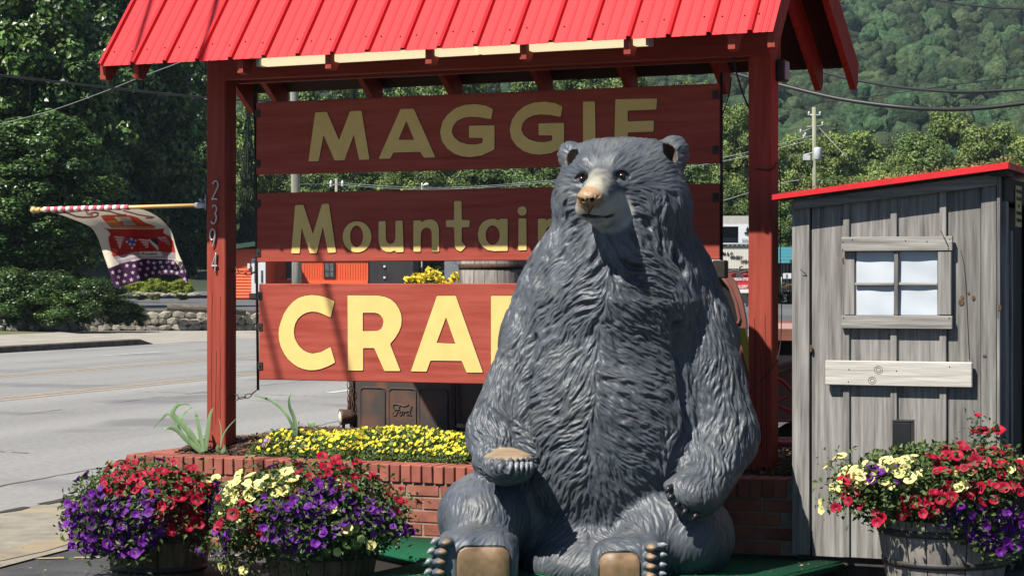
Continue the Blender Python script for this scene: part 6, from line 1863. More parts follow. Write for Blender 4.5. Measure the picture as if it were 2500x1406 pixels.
# engine hood (rounded box) and front fender
h0, h1 = T.at(1842, 800, CBb)[0], T.at(2030, 800, CBb)[0]
zt_ = T.at(1915, 785, CBb)[1]; zm = T.at(1915, 832, CBb)[1]
prof = [(CBb + .10, zm), (CBb + .10, zt_ - .05), (CBb + .13, zt_ - .012), (CBb + .19, zt_), (CBb + .85, zt_), (CBb + .91, zt_ - .012), (CBb + .95, zt_ - .05), (CBb + .95, zm)]
MB().prism(prof, h0, h1, 'YZ').build('hood', M_brown, tr)
MB().box(h0, h1, CBb + .17, CBb + .9, zm - .45, zm - .005).build('engine_bay', M_black, tr)
fc = T.at(1955, 1010, TB - .12); R_ = fc[1] * 0 + (T.at(1955, 868, TB - .12)[1] - fc[1])
bm = bmesh.new(); prev = None
for k in range(21):
    an = math.radians(-8 + 196 * k / 20)
    x, z = fc[0] - R_ * 1.05 * math.cos(an), fc[1] + R_ * math.sin(an)
    row = []
    for j in range(7):
        t = j / 6; crown = 1 - .10 * (2 * t - 1) ** 2
        row.append(bm.verts.new((fc[0] + (x - fc[0]) * crown, TB - .16 + .32 * t, fc[1] + (z - fc[1]) * crown)))
    lip = bm.verts.new((fc[0] + (x - fc[0]) * .80, TB - .165, fc[1] + (z - fc[1]) * .80)); row = [lip] + row
    if prev:
        for j in range(7): f = bm.faces.new((prev[j], prev[j + 1], row[j + 1], row[j])); f.smooth = True
    prev = row
me = bpy.data.meshes.new('fender'); bm.to_mesh(me); bm.free(); link('fender', me, M_brown, tr)
MB().prism([(fc[0] - R_ * .8 * math.cos(math.radians(-8 + 196 * k / 16)), fc[1] + R_ * .8 * math.sin(math.radians(-8 + 196 * k / 16))) for k in range(17)], TB - .15, TB - .14).build('fender_skirt', M_brown, tr)
MB().lathe([(.10, -.07), (.27, -.08), (.33, -.05), (.34, 0), (.33, .05), (.27, .08), (.10, .07)], 28, (fc[0], TB + .04, .34), 'Y').build('wheel', M_tyre, tr)
MB().lathe([(.10, -.07), (.27, -.08), (.33, -.05), (.34, 0), (.33, .05), (.27, .08), (.10, .07)], 28, (c[0] + .45, TB + .16, .34), 'Y').build('wheel', M_tyre, tr)
MB().box(a[0] + .1, h1, TB + .2, TB + .28, .30, .40).build('chassis', M_black, tr)
MB().box(a[0] + .1, h1, TB + .8, TB + .88, .30, .40).build('chassis', M_black, tr)
for x in (c[0] + .45, fc[0]):
    MB().lathe([(.10, -.07), (.27, -.08), (.33, -.05), (.34, 0), (.33, .05), (.27, .08), (.10, .07)], 28, (x, TB + 1.05, .34), 'Y').build('wheel', M_tyre, tr)
# yellow slanted plank against the cab
MY = mat('yellow paint', (0.62, 0.52, 0.06), rough=0.5)
yp = T.empty('yellow_plank', 'yellow painted plank leaning against the brown truck behind the bear', 'plank')
p0 = T.at(1808, 800, TB - .2); p1 = T.at(1835, 905, TB - .2)
dxp = (p1[0] - p0[0]) / (p0[1] - p1[1])
MB().hexa([(p0[0] + dxp * p0[1] - .02, TB - .22, 0.002), (p0[0] + dxp * p0[1] + .035, TB - .22, 0.002), (p0[0] + dxp * p0[1] + .035, TB - .19, .002), (p0[0] + dxp * p0[1] - .02, TB - .19, .002),
           (p0[0] - .02, TB - .22, p0[1]), (p0[0] + .035, TB - .22, p0[1]), (p0[0] + .035, TB - .19, p0[1]), (p0[0] - .02, TB - .19, p0[1])], .003).build('plank', MY, yp)

# barrel and flowers standing in the truck bed
M_gbar = mat('grey barrel oak', (0.17, 0.155, 0.14), (0.36, 0.335, 0.31), rough=0.9, scale=5, stretch=(9, 9, .6), detail=9, ramp=(.35, .62), bump=.3, bscale=9, bdist=.004, rnd=.2)
e0, e1 = T.at(1122, 665, TB + .6), T.at(1288, 665, TB + .6)
br_r = (e1[0] - e0[0]) / 2
brl = empty('oak_barrel', T.w((e0[0] + e1[0]) / 2, TB + .6, c[1] + .091), -TH, 'tall weathered grey oak barrel standing in the truck bed behind the signs', 'barrel')
hb = T.at(1200, 600, TB + .6)[1] - c[1] - .09
n = 18
for k in range(n):
    a0, a1 = 2 * math.pi * (k + .02) / n, 2 * math.pi * (k + .98) / n
    bm = bmesh.new(); rows = []
    for j in range(7):
        t = j / 6; R = br_r * (.86 + .15 * math.sin(math.pi * t)); rows.append([bm.verts.new((r_ * math.cos(an), r_ * math.sin(an), hb * t)) for r_, an in ((R, a0), (R, (a0 + a1) / 2), (R, a1), (R - .025, a1), (R - .025, a0))])
    for A_, B_ in zip(rows, rows[1:]):
        for j in range(5): bm.faces.new((A_[j], A_[(j + 1) % 5], B_[(j + 1) % 5], B_[j]))
    bm.faces.new(list(reversed(rows[0]))); bm.faces.new(rows[-1]); me = bpy.data.meshes.new('stave'); bm.to_mesh(me); bm.free(); link('stave', me, M_gbar, brl)
MB().lathe([(.001, hb - .03), (br_r * .82, hb - .03)], 20).build('lid', M_gbar, brl)
for t in (.12, .88):
    R = br_r * (.86 + .15 * math.sin(math.pi * t)) + .003; MB().lathe([(R, hb * t - .02), (R + .003, hb * t - .02), (R + .003, hb * t + .02), (R, hb * t + .02)], 30).build('hoop', M_rust, brl)
# yellow blooms in a pot in the truck bed
M_ybl = mat('bright yellow petals', (0.86, 0.68, 0.03), (0.9, 0.76, 0.10), rough=.55, scale=20, trans=.3)
yb = T.w(*(lambda q: (q[0], TB + .4))(T.at(1040, 690, TB + .4)), 0); yb_s, yb_z = T.at(1040, 690, TB + .4)
yf = empty('yellow_flower_pot', (yb.x, yb.y, c[1] + .091), -TH, 'pot of large bright yellow ruffled blooms between the red sign boards', 'flowers')
MB().lathe([(.10, 0), (.14, .02), (.17, yb_z - c[1] - .19), (.155, yb_z - c[1] - .19), (.14, yb_z - c[1] - .22), (.001, yb_z - c[1] - .22)], 20).build('pot', M_brown, yf)
rn = np.random.RandomState(9)
for k in range(26):
    px, py = rn.uniform(985, 1092), rn.uniform(668, 705)
    if py < 678 and px < 1012: py += 12
    s_, z_ = T.at(px, py, TB + .33); b_ = TB + .40 + rn.uniform(-.10, .12)
    N_ = np.array([rn.uniform(-.6, .5), -.6, rn.uniform(.2, 1)]); m = 16
    cc = rn.normal(size=(m, 3)) * .022
    me = leaves_mesh('bloom', cc, cc * 30 + N_ + rn.normal(size=(m, 3)) * .5, .052, rn, tint=(.8, 1.1), curl=.35)
    link('bloom', me, M_ybl, yf, Vector((s_ - yb_s, b_ - TB - .4, z_ - c[1] - .091)))
m = 500; cc = np.stack([rn.uniform(-.13, .13, m), rn.uniform(-.12, .12, m), yb_z - c[1] - .2 + .12 * rn.rand(m)], 1)
tag(link('foliage', leaves_mesh('foliage', cc, rn.normal(size=(m, 3)) + np.array([0, -.3, .6]), .045, rn), M_leaf, yf), kind='stuff')

# red metal chair right of the post
M_rchair = mat('red enamel', (0.62, 0.028, 0.018), rough=0.22, spec=0.6)
cq = T.at(1926, 1090, 1.55)
ch = empty('red_chair', T.w(cq[0] - .05, 1.55, 0), -TH + .5, 'red metal garden chair with lattice back between the right post and shed', 'chair')
zs = P(1925, 1080, 12.2).z
MB().lathe([(.001, zs - .02), (.19, zs - .022), (.21, zs - .012), (.205, zs + .004), (.15, zs + .010), (.001, zs + .010)], 28).build('seat', M_rchair, ch)
for sx_, sy_ in ((-.15, -.15), (.15, -.15), (.15, .15), (-.15, .15)):
    MB().tube(catmull([(sx_, sy_, zs - .02), (sx_ * 1.15, sy_ * 1.15, zs * .5), (sx_ * 1.4, sy_ * 1.4, 0.012)], 5), .010, 7).build('leg', M_rchair, ch)
zt2 = P(1912, 935, 12.2).z
fr_ = [(-.20, .19, zs), (-.19, .22, zs + .14), (-.13, .25, zt2 - .08), (-.03, .26, zt2), (.05, .26, zt2), (.13, .25, zt2 - .08), (.20, .22, zs + .14), (.20, .19, zs)]
MB().tube(catmull(fr_, 6), .011, 8).build('back_frame', M_rchair, ch)
for pts in ([(-.19, .22, zs + .10), (0, .24, zs + .10), (.20, .22, zs + .10)], [(-.18, .225, zs + .11), (-.03, .25, (zs + zt2) / 2 + .02), (.11, .255, zt2 - .10)], [(.19, .225, zs + .11), (.03, .25, (zs + zt2) / 2 + .02), (-.11, .255, zt2 - .10)], [(-.15, .24, zt2 - .20), (0, .25, zt2 - .16), (.15, .24, zt2 - .20)]):
    MB().tube(catmull(pts, 5), .008, 7).build('lattice_bar', M_rchair, ch)
# pale bin beyond
# ------------------------------------------------------------------ across the road : stone wall, hedges, buildings
M_stone = mat('field stone', (0.18, 0.165, 0.14), (0.40, 0.37, 0.31), rough=0.95, scale=2.5, detail=8, rnd=0.35, bump=.4, bscale=12, bdist=.02)
M_smort = mat('stone wall mortar', (0.10, 0.092, 0.08), rough=1.0)
sw = empty('stone_wall', (0, 0, 0), 0, 'low dry field stone wall across the road holding the parking terrace', 'wall')
rs_ = random.Random(21)
d_w = (WB - WA).normalized(); n_w = Vector((d_w.y, -d_w.x, 0)); Lw = (WB - WA).length
MB().hexa([WA + n_w * -.05, WB + n_w * -.05, WB - n_w * .5, WA - n_w * .5, WA + n_w * -.05 + Vector((0, 0, .80)), WB + n_w * -.05 + Vector((0, 0, .70)), WB - n_w * .5 + Vector((0, 0, .80)), WA - n_w * .5 + Vector((0, 0, .80))]).build('wall_core', M_smort, sw)
STV = []
for k in range(7):
    bm = bmesh.new(); bmesh.ops.create_icosphere(bm, subdivisions=1, radius=.5); rr = random.Random(k)
    for v in bm.verts:
        q = v.co * (1 + .30 * (rr.random() - .5)); m_ = max(abs(q.x), abs(q.z)) / .5
        v.co = Vector((q.x * 1.12, q.y * .6, q.z * 1.12))
    me = bpy.data.meshes.new('stone'); bm.to_mesh(me); bm.free(); me.materials.append(M_stone); STV.append(me)
x = 0.1; cols = 0
zrow = [.13, .37, .60]
for row in range(3):
    x = rs_.uniform(0, .2)
    while x < Lw - .1:
        w = rs_.uniform(.26, .52); h = rs_.uniform(.22, .31)
        p = WA + d_w * (x + w / 2); o = bpy.data.objects.new('stone', rs_.choice(STV)); COL.objects.link(o); o.parent = sw
        o.location = (p.x, p.y, zrow[row] * (1 - .10 * x / Lw) + rs_.uniform(-.03, .03)); o.scale = (w * 1.06, .26, h * 1.06); o.rotation_euler = (0, rs_.uniform(-.25, .25), math.atan2(d_w.y, d_w.x))
        x += w + .01
# timber rail lying along the wall top
M_log = mat('grey log', (0.07, 0.06, 0.05), (0.16, 0.14, 0.12), rough=1, scale=3, stretch=(1, 6, 6))
lg = MB().tube([P(408, 748, 73), P(500, 754, 73.2), P(600, 764, 73.6)], [.14, .13, .10], 8).build('fallen_log', M_log); tag(lg, 'grey fallen log lying along the top of the stone wall', 'log')

def fbox(mb, x0, y0, x1, y1, D, dep):
    a = P(x0, y0, D); b = P(x1, y1, D); mb.box(a.x, b.x, D, D + dep, b.z, a.z); return mb
# orange building
M_or = mat('orange red siding', (0.98, 0.14, 0.04), (0.90, 0.12, 0.036), rough=.6, scale=1.5)
M_or2 = mat('orange red clapboard', (1.0, 0.15, 0.045), rough=.6)
M_trim = mat('white trim', (0.78, 0.80, 0.82), rough=.5)
M_dkfr = mat('dark window frame', (0.05, 0.012, 0.012), rough=.5)
M_glass = mat('dim window glass', (0.05, 0.06, 0.065), (0.15, 0.17, 0.17), rough=.1, scale=4, spec=.8)
M_groof = mat('green roof edge', (0.03, 0.085, 0.055), rough=.5)
M_dkbr = mat('dark brown siding', (0.022, 0.020, 0.022), (0.035, 0.03, 0.03), rough=.7, scale=3)
ob = empty('orange_building', (0, 0, 0), 0, 'bright orange red low shop building with white door and dark windows', 'building')
D1 = 108.0
a = P(560, 608, D1); b = P(652, 727, D1)
# gable wing with clapboards
nb2 = 16
for k in range(nb2):
    z0 = b.z + (a.z - b.z) * k / nb2; z1 = b.z + (a.z - b.z) * (k + 1) / nb2
    MB().hexa([(a.x, D1 - .03, z0), (b.x, D1 - .03, z0), (b.x, D1 + .05, z0), (a.x, D1 + .05, z0), (a.x, D1, z1 - .002), (b.x, D1, z1 - .002), (b.x, D1 + .05, z1 - .002), (a.x, D1 + .05, z1 - .002)]).build('clapboard', M_or2, ob)
MB().box(a.x, b.x, D1 + .05, D1 + 9, b.z - .6, a.z).build('wing_body', M_or, ob)
MB().hexa([(a.x - .5, D1 - .5, a.z - .12), (b.x + .5, D1 - .5, a.z + .30), (b.x + .5, D1 + 9.3, a.z + .30), (a.x - .5, D1 + 9.3, a.z - .12), (a.x - .5, D1 - .5, a.z + .12), (b.x + .5, D1 - .5, a.z + .54), (b.x + .5, D1 + 9.3, a.z + .54), (a.x - .5, D1 + 9.3, a.z + .12)]).build('roof', M_groof, ob)
dr = fbox(MB(), 614, 631, 648, 716, D1 - .09, .05).build('door', M_trim, ob)
fbox(MB(), 621, 636, 628, 690, D1 - .11, .02).build('door_glass', M_glass, dr); fbox(MB(), 637, 660, 642, 690, D1 - .11, .02).build('door_glass', M_glass, dr)
fbox(MB(), 608, 716, 652, 728, D1 - .8, .75).build('step', M_dkbr, ob)
fbox(MB(), 604, 643, 610, 655, D1 - .2, .15).build('wall_lamp', M_trim, ob)
D2 = 112.0
a = P(640, 590, D2); b = P(900, 700, D2)
MB().box(a.x, b.x, D2, D2 + 8, b.z - 1.2, a.z).build('wall', M_or, ob)
for k in range(42):
    x = a.x + .05 + (b.x - a.x - .1) * k / 41
    if any(P(w0 - 3, 0, D2).x < x < P(w1 + 3, 0, D2).x for w0, w1 in ((698, 731), (790, 818))): continue
    MB().box(x - .022, x + .022, D2 - .025, D2 - .001, P(0, 684, D2).z, a.z).build('batten', M_or, ob)
fbox(MB(), 657, 684, 898, 692, D2 - .06, .055).build('base_board', M_or2, ob)
for w0, w1, y0, y1 in ((698, 731, 640, 681), (790, 818, 640, 680)):
    f = fbox(MB(), w0, y0, w1, y1, D2 - .07, .06).build('window', M_dkfr, ob)
    xm = (w0 + w1) / 2; ym = (y0 + y1) / 2 + 3
    for (p0, q0, p1, q1) in ((w0 + 4, y0 + 3, xm - 1, ym - 1), (xm + 1, y0 + 3, w1 - 4, ym - 1), (w0 + 4, ym + 1, xm - 1, y1 - 4), (xm + 1, ym + 1, w1 - 4, y1 - 4)): fbox(MB(), p0, q0, p1, q1, D2 - .085, .012).build('pane', M_glass, f)
fbox(MB(), 701, 679, 724, 683, D2 - .12, .05).build('window_sill', M_trim, ob)
MB().hexa([(a.x - .3, D2 - .6, a.z), (b.x + .3, D2 - .6, a.z), (b.x + .3, D2 + 8.4, a.z), (a.x - .3, D2 + 8.4, a.z), (a.x - .3, D2 + 3.6, a.z + 1.0), (b.x + .3, D2 + 3.6, a.z + 1.0), (b.x + .3, D2 + 4.2, a.z + 1.0), (a.x - .3, D2 + 4.2, a.z + 1.0)]).build('roof', M_groof, ob)
db = empty('dark_building', (0, 0, 0), 0, 'dark brown building adjoining the orange shop seen between red boards', 'building')
a = P(902, 600, D2 - .5); b = P(1008, 712, D2 - .5)
MB().box(a.x, b.x, D2 - .5, D2 + 7, b.z - 1, a.z).build('wall', M_dkbr, db)
for y in (648, 675): fbox(MB(), 936, y, 941, y + 5, D2 - .56, .05).build('wall_light', M_trim, db)
MB().box(a.x - .2, b.x + .2, D2 - .9, D2 + 7.3, a.z + .001, a.z + .25).build('roof', M_dkbr, db)
gb = empty('grey_building', (0, 0, 0), 0, 'blue grey wall of a building behind the oak barrel', 'building')
M_bg = mat('blue grey siding', (0.20, 0.22, 0.26), (0.24, 0.26, 0.30), rough=.6, scale=2)
a = P(1085, 600, 118); b = P(1240, 720, 118); MB().box(a.x, b.x, 118, 125, b.z - 1, a.z).build('wall', M_bg, gb); MB().box(a.x - .2, b.x + .2, 117.6, 125.3, a.z + .001, a.z + .25).build('roof', M_dkbr, gb)

# right background : shingled winery, marquee sign, red studio sign, teal roofed shop
M_shing = mat('grey shingle', (0.20, 0.20, 0.19), (0.33, 0.33, 0.31), rough=.9, scale=9, stretch=(1, 1, 4))
M_cream = mat('cream sign face', (0.78, 0.74, 0.60), rough=.5)
M_rsign = mat('red sign face', (0.72, 0.035, 0.04), rough=.5)
M_inkb = mat('black sign letters', (0.012, 0.012, 0.012), rough=.5)
M_wink = mat('white sign letters', (0.85, 0.84, 0.82), rough=.5)
wb = empty('winery_building', (0, 0, 0), 0, 'low building with grey shingle roof and dark front behind the marquee', 'building')
D3 = 100.0
a = P(1690, 552, D3); b = P(1850, 720, D3)
MB().box(a.x, b.x, D3, D3 + 8, b.z - .4, a.z - .02).build('wall', M_dkbr, wb)
for k in range(5):
    y0 = 553 - k * 6; z0 = P(0, y0, D3).z; z1 = P(0, y0 - 6.5, D3).z
    MB().hexa([(a.x - .4, D3 - .9 + k * .7, z0 - .05), (b.x + .3, D3 - .9 + k * .7, z0 - .05), (b.x + .3, D3 - .15 + k * .7, z1 - .05), (a.x - .4, D3 - .15 + k * .7, z1 - .05), (a.x - .4, D3 - .9 + k * .7, z0), (b.x + .3, D3 - .9 + k * .7, z0), (b.x + .3, D3 - .15 + k * .7, z1), (a.x - .4, D3 - .15 + k * .7, z1)]).build('shingle_course', M_shing, wb)
fbox(MB(), 1688, 547, 1852, 553, D3 - 1.0, .08).build('fascia', M_trim, wb)
fbox(MB(), 1690, 592, 1850, 600, D3 - .6, .5).build('counter', M_trim, wb)
for k in range(9): fbox(MB(), 1764 + k * 5, 580, 1766.5 + k * 5, 590, D3 - .3, .1).build('bottle', M_shing, wb)
s8 = empty('hanging_sign', (0, 0, 0), 0, 'white hanging sign with dark bird picture and number 828', 'sign')
fbox(MB(), 1803, 552, 1832, 593, D3 - 1.3, .06).build('panel', M_trim, s8)
def flat_text(txt, px, py, D, size_px, m, par, wmax=None, name='lettering', al='CENTER', bold=0.0):
    k = D / F; me = text_mesh(txt, size_px * k * 1.38, .004, bold * k, al); w = max(v.co.x for v in me.vertices) - min(v.co.x for v in me.vertices)
    f = 1.0 if wmax is None else wmax * k / w
    q = P(px, py, D); me.transform(Matrix.Translation((q.x, D, q.z)) @ Matrix.Rotation(math.radians(90), 4, 'X') @ Matrix.Diagonal((f, 1, 1, 1)))
    return link(name, me, m, par)
flat_text('828', 1818, 586, D3 - 1.34, 7, M_shing, s8, 14)
MB().prism([(P(x, y, D3).x, P(x, y, D3).z) for x, y in ((1817, 555), (1821, 564), (1823, 570), (1826, 566), (1827, 573), (1818, 574), (1809, 571), (1812, 568), (1815, 569), (1814, 563))], D3 - 1.36, D3 - 1.31).build('bird_picture', M_inkb, s8)
mq = empty('marquee_sign', (0, 0, 0), 0, 'cream marquee letter board reading winery open on dark posts', 'sign')
D4 = 90.0
fbox(MB(), 1720, 603, 1832, 656, D4, .25).build('face', M_cream, mq)
for k in range(30):
    x = 1722 + k * 3.7
    fbox(MB(), x, 604, x + .8, 655, D4 - .012, .011).build('rib', M_trim, mq)
fbox(MB(), 1716, 596, 1836, 603, D4 - .05, .35).build('frame', M_dkbr, mq); fbox(MB(), 1716, 656, 1836, 661, D4 - .05, .35).build('frame', M_dkbr, mq)
for k in range(5): fbox(MB(), 1775 + 11 * k, 598, 1780 + 11 * k, 601, D4 - .07, .015).build('small_text', M_shing, mq)
flat_text('M & C', 1777, 620, D4 - .03, 8, M_inkb, mq, 24, bold=.4); flat_text('WINERY', 1797, 629, D4 - .03, 8, M_inkb, mq, 31, bold=.4); flat_text('OPEN', 1818, 639, D4 - .03, 8, M_inkb, mq, 20, bold=.4)
for x in (1735, 1822): fbox(MB(), x, 661, x + 4, 800, D4 + .05, .12).build('post', M_dkbr, mq)
rsn = empty('studio_sign', (0, 0, 0), 0, 'red sign board with white letters FOX and studio below the marquee', 'sign')
a = fbox(MB(), 1770, 667, 1832, 716, D4 - .8, .15).build('panel', M_rsign, rsn)
flat_text('FOX', 1806, 673, D4 - .83, 8, M_wink, rsn, 17, bold=.4); flat_text('DESIGN STUDIO', 1813, 682, D4 - .83, 7, M_wink, rsn, 44, bold=.3); flat_text('& GALLERY', 1806, 700, D4 - .83, 7, M_wink, rsn, 40, bold=.3)
fbox(MB(), 1771, 706, 1831, 715, D4 - .815, .01).build('white_band', M_wink, rsn)
for x in (1776, 1824): fbox(MB(), x, 716, x + 3, 800, D4 - .75, .1).build('post', M_dkbr, rsn)
# twisted metal branch on the marquee's lower edge
tw = MB().tube(catmull([P(1762, 660, D4 - .9), P(1776, 664, D4 - .9), P(1790, 660, D4 - .9), P(1803, 662, D4 - .9), P(1806, 653, D4 - .9), P(1813, 650, D4 - .9)], 5), .035, 6).tube(catmull([P(1780, 663, D4 - .9), P(1800, 667, D4 - .9), P(1812, 664, D4 - .9), P(1830, 660, D4 - .9)], 5), .03, 6)
tag(tw.build('driftwood', M_log), 'twisted grey driftwood branch below the cream marquee', 'branch')
M_teal = mat('teal roof', (0.10, 0.38, 0.46), rough=.4); M_teal2 = mat('teal roof seam', (0.05, 0.26, 0.33), rough=.5)
ts = empty('teal_shop', (0, 0, 0), 0, 'shop with a turquoise roof fascia seen beside the shed', 'building')
D5 = 96.0
for k in range(5): fbox(MB(), 1860, 604 + k * 7.7, 1990, 611.2 + k * 7.7, D5 - .02 * k, .1).build('roof_panel', M_teal, ts)
fbox(MB(), 1860, 603, 1990, 643, D5 + .1, 7).build('roof_body', M_teal2, ts)
fbox(MB(), 1860, 643, 1990, 712, D5 + 2, 5).build('wall', M_dkbr, ts)
for x in (1893, 1904, 1912, 1920, 1930, 1944): fbox(MB(), x, 644, x + 5, 712, D5 + 1.9, .08).build('wall_panel', M_shing, ts)
fbox(MB(), 1928, 634, 1937, 640, D5 - .16, .04).build('badge', M_groof, ts)
ac = empty('white_unit', (0, 0, 0), 0, 'white utility box standing before the turquoise shop', 'utility box')
fbox(MB(), 1915, 667, 1932, 680, D5 - 2, .5).build('case', M_trim, ac); fbox(MB(), 1918, 669, 1923, 677, D5 - 2.02, .015).build('grille', M_shing, ac); fbox(MB(), 1922, 680, 1926, 712, D5 - 1.8, .1).build('leg', M_shing, ac)
bo = empty('bollard', (0, 0, 0), 0, 'cream bollard standing on the verge before the turquoise shop', 'bollard')
q = P(1907.5, 712, D5 - 6); k_ = (D5 - 6) / F
MB().lathe([(1.9 * k_, q.z - .1), (1.9 * k_, q.z + 30 * k_), (1.5 * k_, q.z + 34 * k_), (.01, q.z + 35.5 * k_)], 12, (q.x, D5 - 6, 0)).build('post', M_cream, bo)
# ------------------------------------------------------------------ trees, hedges, wooded mountain, poles and wires
def leaf_mat(name, a, b, tr=.12, rough=.5):
    return mat(name, a, b, rough=rough, scale=1.2, attr='tint', trans=tr, spec=.35, rnd=.12)
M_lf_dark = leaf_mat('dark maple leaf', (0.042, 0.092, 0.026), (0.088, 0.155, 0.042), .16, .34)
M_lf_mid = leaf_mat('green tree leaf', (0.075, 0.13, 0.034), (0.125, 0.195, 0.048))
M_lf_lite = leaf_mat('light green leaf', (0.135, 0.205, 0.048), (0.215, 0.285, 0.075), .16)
M_lf_sprc = leaf_mat('spruce needle', (0.020, 0.045, 0.016), (0.05, 0.085, 0.024), .08)
M_lf_hedge = leaf_mat('yellow green hedge leaf', (0.24, 0.30, 0.03), (0.36, 0.42, 0.05), .2)
M_lf_far = mat('far tree crown', (0.018, 0.042, 0.022), (0.058, 0.100, 0.048), rough=.8, scale=1.1, detail=6, attr='tint', spec=.15, bump=.9, bscale=.9, bdist=1.2, rnd_off=False)
M_bark = mat('bark', (0.05, 0.042, 0.034), (0.12, 0.10, 0.085), rough=1, scale=3, stretch=(4, 4, .6))
def crown_mesh(name, seed, n, size, lumps, tint=(.55, 1.45), squash=1.0, droop=.0, asp=.42, lr=(.20, .40), gap=.0, core=.62, hr=2.1):
    """leaf-sized faces on the shells of lumpy clumps in a unit crown (radius 1, base at z=0, top at z=2)"""
    r = np.random.RandomState(seed)
    C_ = []
    tries = 0
    while len(C_) < lumps:
        q = r.uniform(-1, 1, 3); tries += 1; qn = np.linalg.norm(q); q[2] *= hr
        if .30 < qn < .86 and (tries > 4000 or all(np.linalg.norm(q - p) > gap for p in C_)): C_.append(q)
    C_ = np.array(C_); R_ = r.uniform(*lr, lumps) * (lumps / 26) ** -.30
    w = R_ ** 2; idx = r.choice(lumps, n, p=w / w.sum())
    u = r.normal(size=(n, 3)); u /= np.linalg.norm(u, axis=1)[:, None]
    u[:, 2] = np.where(u[:, 2] < -.7, -u[:, 2] * .6, u[:, 2]); u /= np.linalg.norm(u, axis=1)[:, None]
    rad = R_[idx] * (1 - .42 * r.rand(n) ** 1.8) * (1 + .10 * r.normal(size=n))
    c = C_[idx] + u * rad[:, None] * np.array([1, 1, .85])
    nn = u * 1.0 + r.normal(size=(n, 3)) * .30 + np.array([0, 0, .25 - droop])
    lt = r.uniform(.68, 1.32, lumps)[idx]
    me = leaves_mesh(name, c, nn, size, r, tint, .18, asp)
    col = np.empty(len(me.vertices) * 4, np.float32); me.color_attributes['tint'].data.foreach_get('color', col); col = col.reshape(n, 4, 4)
    col[..., :3] *= lt[:, None, None]
    me.color_attributes['tint'].data.foreach_set('color', col.ravel())
    co = np.empty(len(me.vertices) * 3, np.float32); me.vertices.foreach_get('co', co); co = co.reshape(-1, 3); co[:, 2] = (co[:, 2] * squash + hr) / hr; me.vertices.foreach_set('co', co.ravel())
    if core > 0:                       # opaque balls added inside each clump to block light, tinted darker as shade
        bm = bmesh.new(); bm.from_mesh(me); lay = bm.verts.layers.float_color['tint']
        for q, R in zip(C_, R_):
            g = bmesh.ops.create_icosphere(bm, subdivisions=1, radius=R * core, matrix=Matrix.Translation((q[0], q[1], (q[2] * squash + hr) / hr)) @ Matrix.Diagonal((1, 1, 1 / hr, 1)))
            for v in g['verts']: v[lay] = (.6, .6, .55, 1)
        bm.to_mesh(me); bm.free()
    return me
def trunk_mesh(seed, h=2.0, r0=.07):
    r = random.Random(seed); mb = MB()
    mb.tube(catmull([(0, 0, -1.2), (.02, 0, -.3), (.03 * r.random(), .02, .4), (.05, -.03, 1.0), (.02, 0, 1.6)], 4), [r0 * (1.2 - .06 * i) for i in range(17)], 7)
    for k in range(6):
        a = r.uniform(0, 6.28); z = r.uniform(.1, 1.1); L = r.uniform(.5, .8)
        mb.tube(catmull([(0.02, 0, z), (L * .45 * math.cos(a), L * .45 * math.sin(a), z + .25), (L * math.cos(a), L * math.sin(a), z + .6)], 4), [r0 * .5 * (1 - .1 * i) for i in range(9)], 5)
    return mb.mesh('trunk')
TRUNKS = [trunk_mesh(i) for i in range(3)]
for t_ in TRUNKS: t_.materials.append(M_bark)
def plant_tree(name, px, top, D, wpx, crown, label, group, base=None, cat='tree', rot=None, depth=None, base_z=None):
    """crown centred on photo column px with its top at row top"""
    k = D / F
    z_top = H - (top - CY) * k; X = (px - CX) * k
    gz = hill_z(X, D) if base_z is None else base_z
    cb = gz + (z_top - gz) * (.16 if base is None else base)
    root = empty(name, (X, D, gz), rot if rot is not None else RND.uniform(0, 6.28), label, cat, group)
    w = wpx * k / 2
    o = bpy.data.objects.new('crown', crown); COL.objects.link(o); o.parent = root; o.location = (0, 0, cb - gz); o.scale = (w, w, (z_top - cb) / 2)
    t = bpy.data.objects.new('trunk', TRUNKS[RND.randrange(3)]); COL.objects.link(t); t.parent = root; tw = min(w, (z_top - gz) * .5); t.location = (0, 0, cb - gz); t.scale = (tw, tw, max((z_top - cb) / 2, .3)); 
    return root
# tall dark maples on the far left
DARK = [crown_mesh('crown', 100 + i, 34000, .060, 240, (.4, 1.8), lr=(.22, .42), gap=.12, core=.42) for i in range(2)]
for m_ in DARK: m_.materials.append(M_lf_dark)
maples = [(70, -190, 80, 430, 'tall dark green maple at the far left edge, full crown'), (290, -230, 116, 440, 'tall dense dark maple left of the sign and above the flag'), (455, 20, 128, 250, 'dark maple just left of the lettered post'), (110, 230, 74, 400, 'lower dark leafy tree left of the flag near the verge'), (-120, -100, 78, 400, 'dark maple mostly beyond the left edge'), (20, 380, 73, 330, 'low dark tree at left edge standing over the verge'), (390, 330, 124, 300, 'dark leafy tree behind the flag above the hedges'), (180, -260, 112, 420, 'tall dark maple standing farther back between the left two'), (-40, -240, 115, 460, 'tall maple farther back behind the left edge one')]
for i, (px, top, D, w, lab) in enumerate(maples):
    plant_tree('maple_tree', px, top, D, w, DARK[i % 2], lab, 'dark maples across the road', base=.04, base_z=.1)
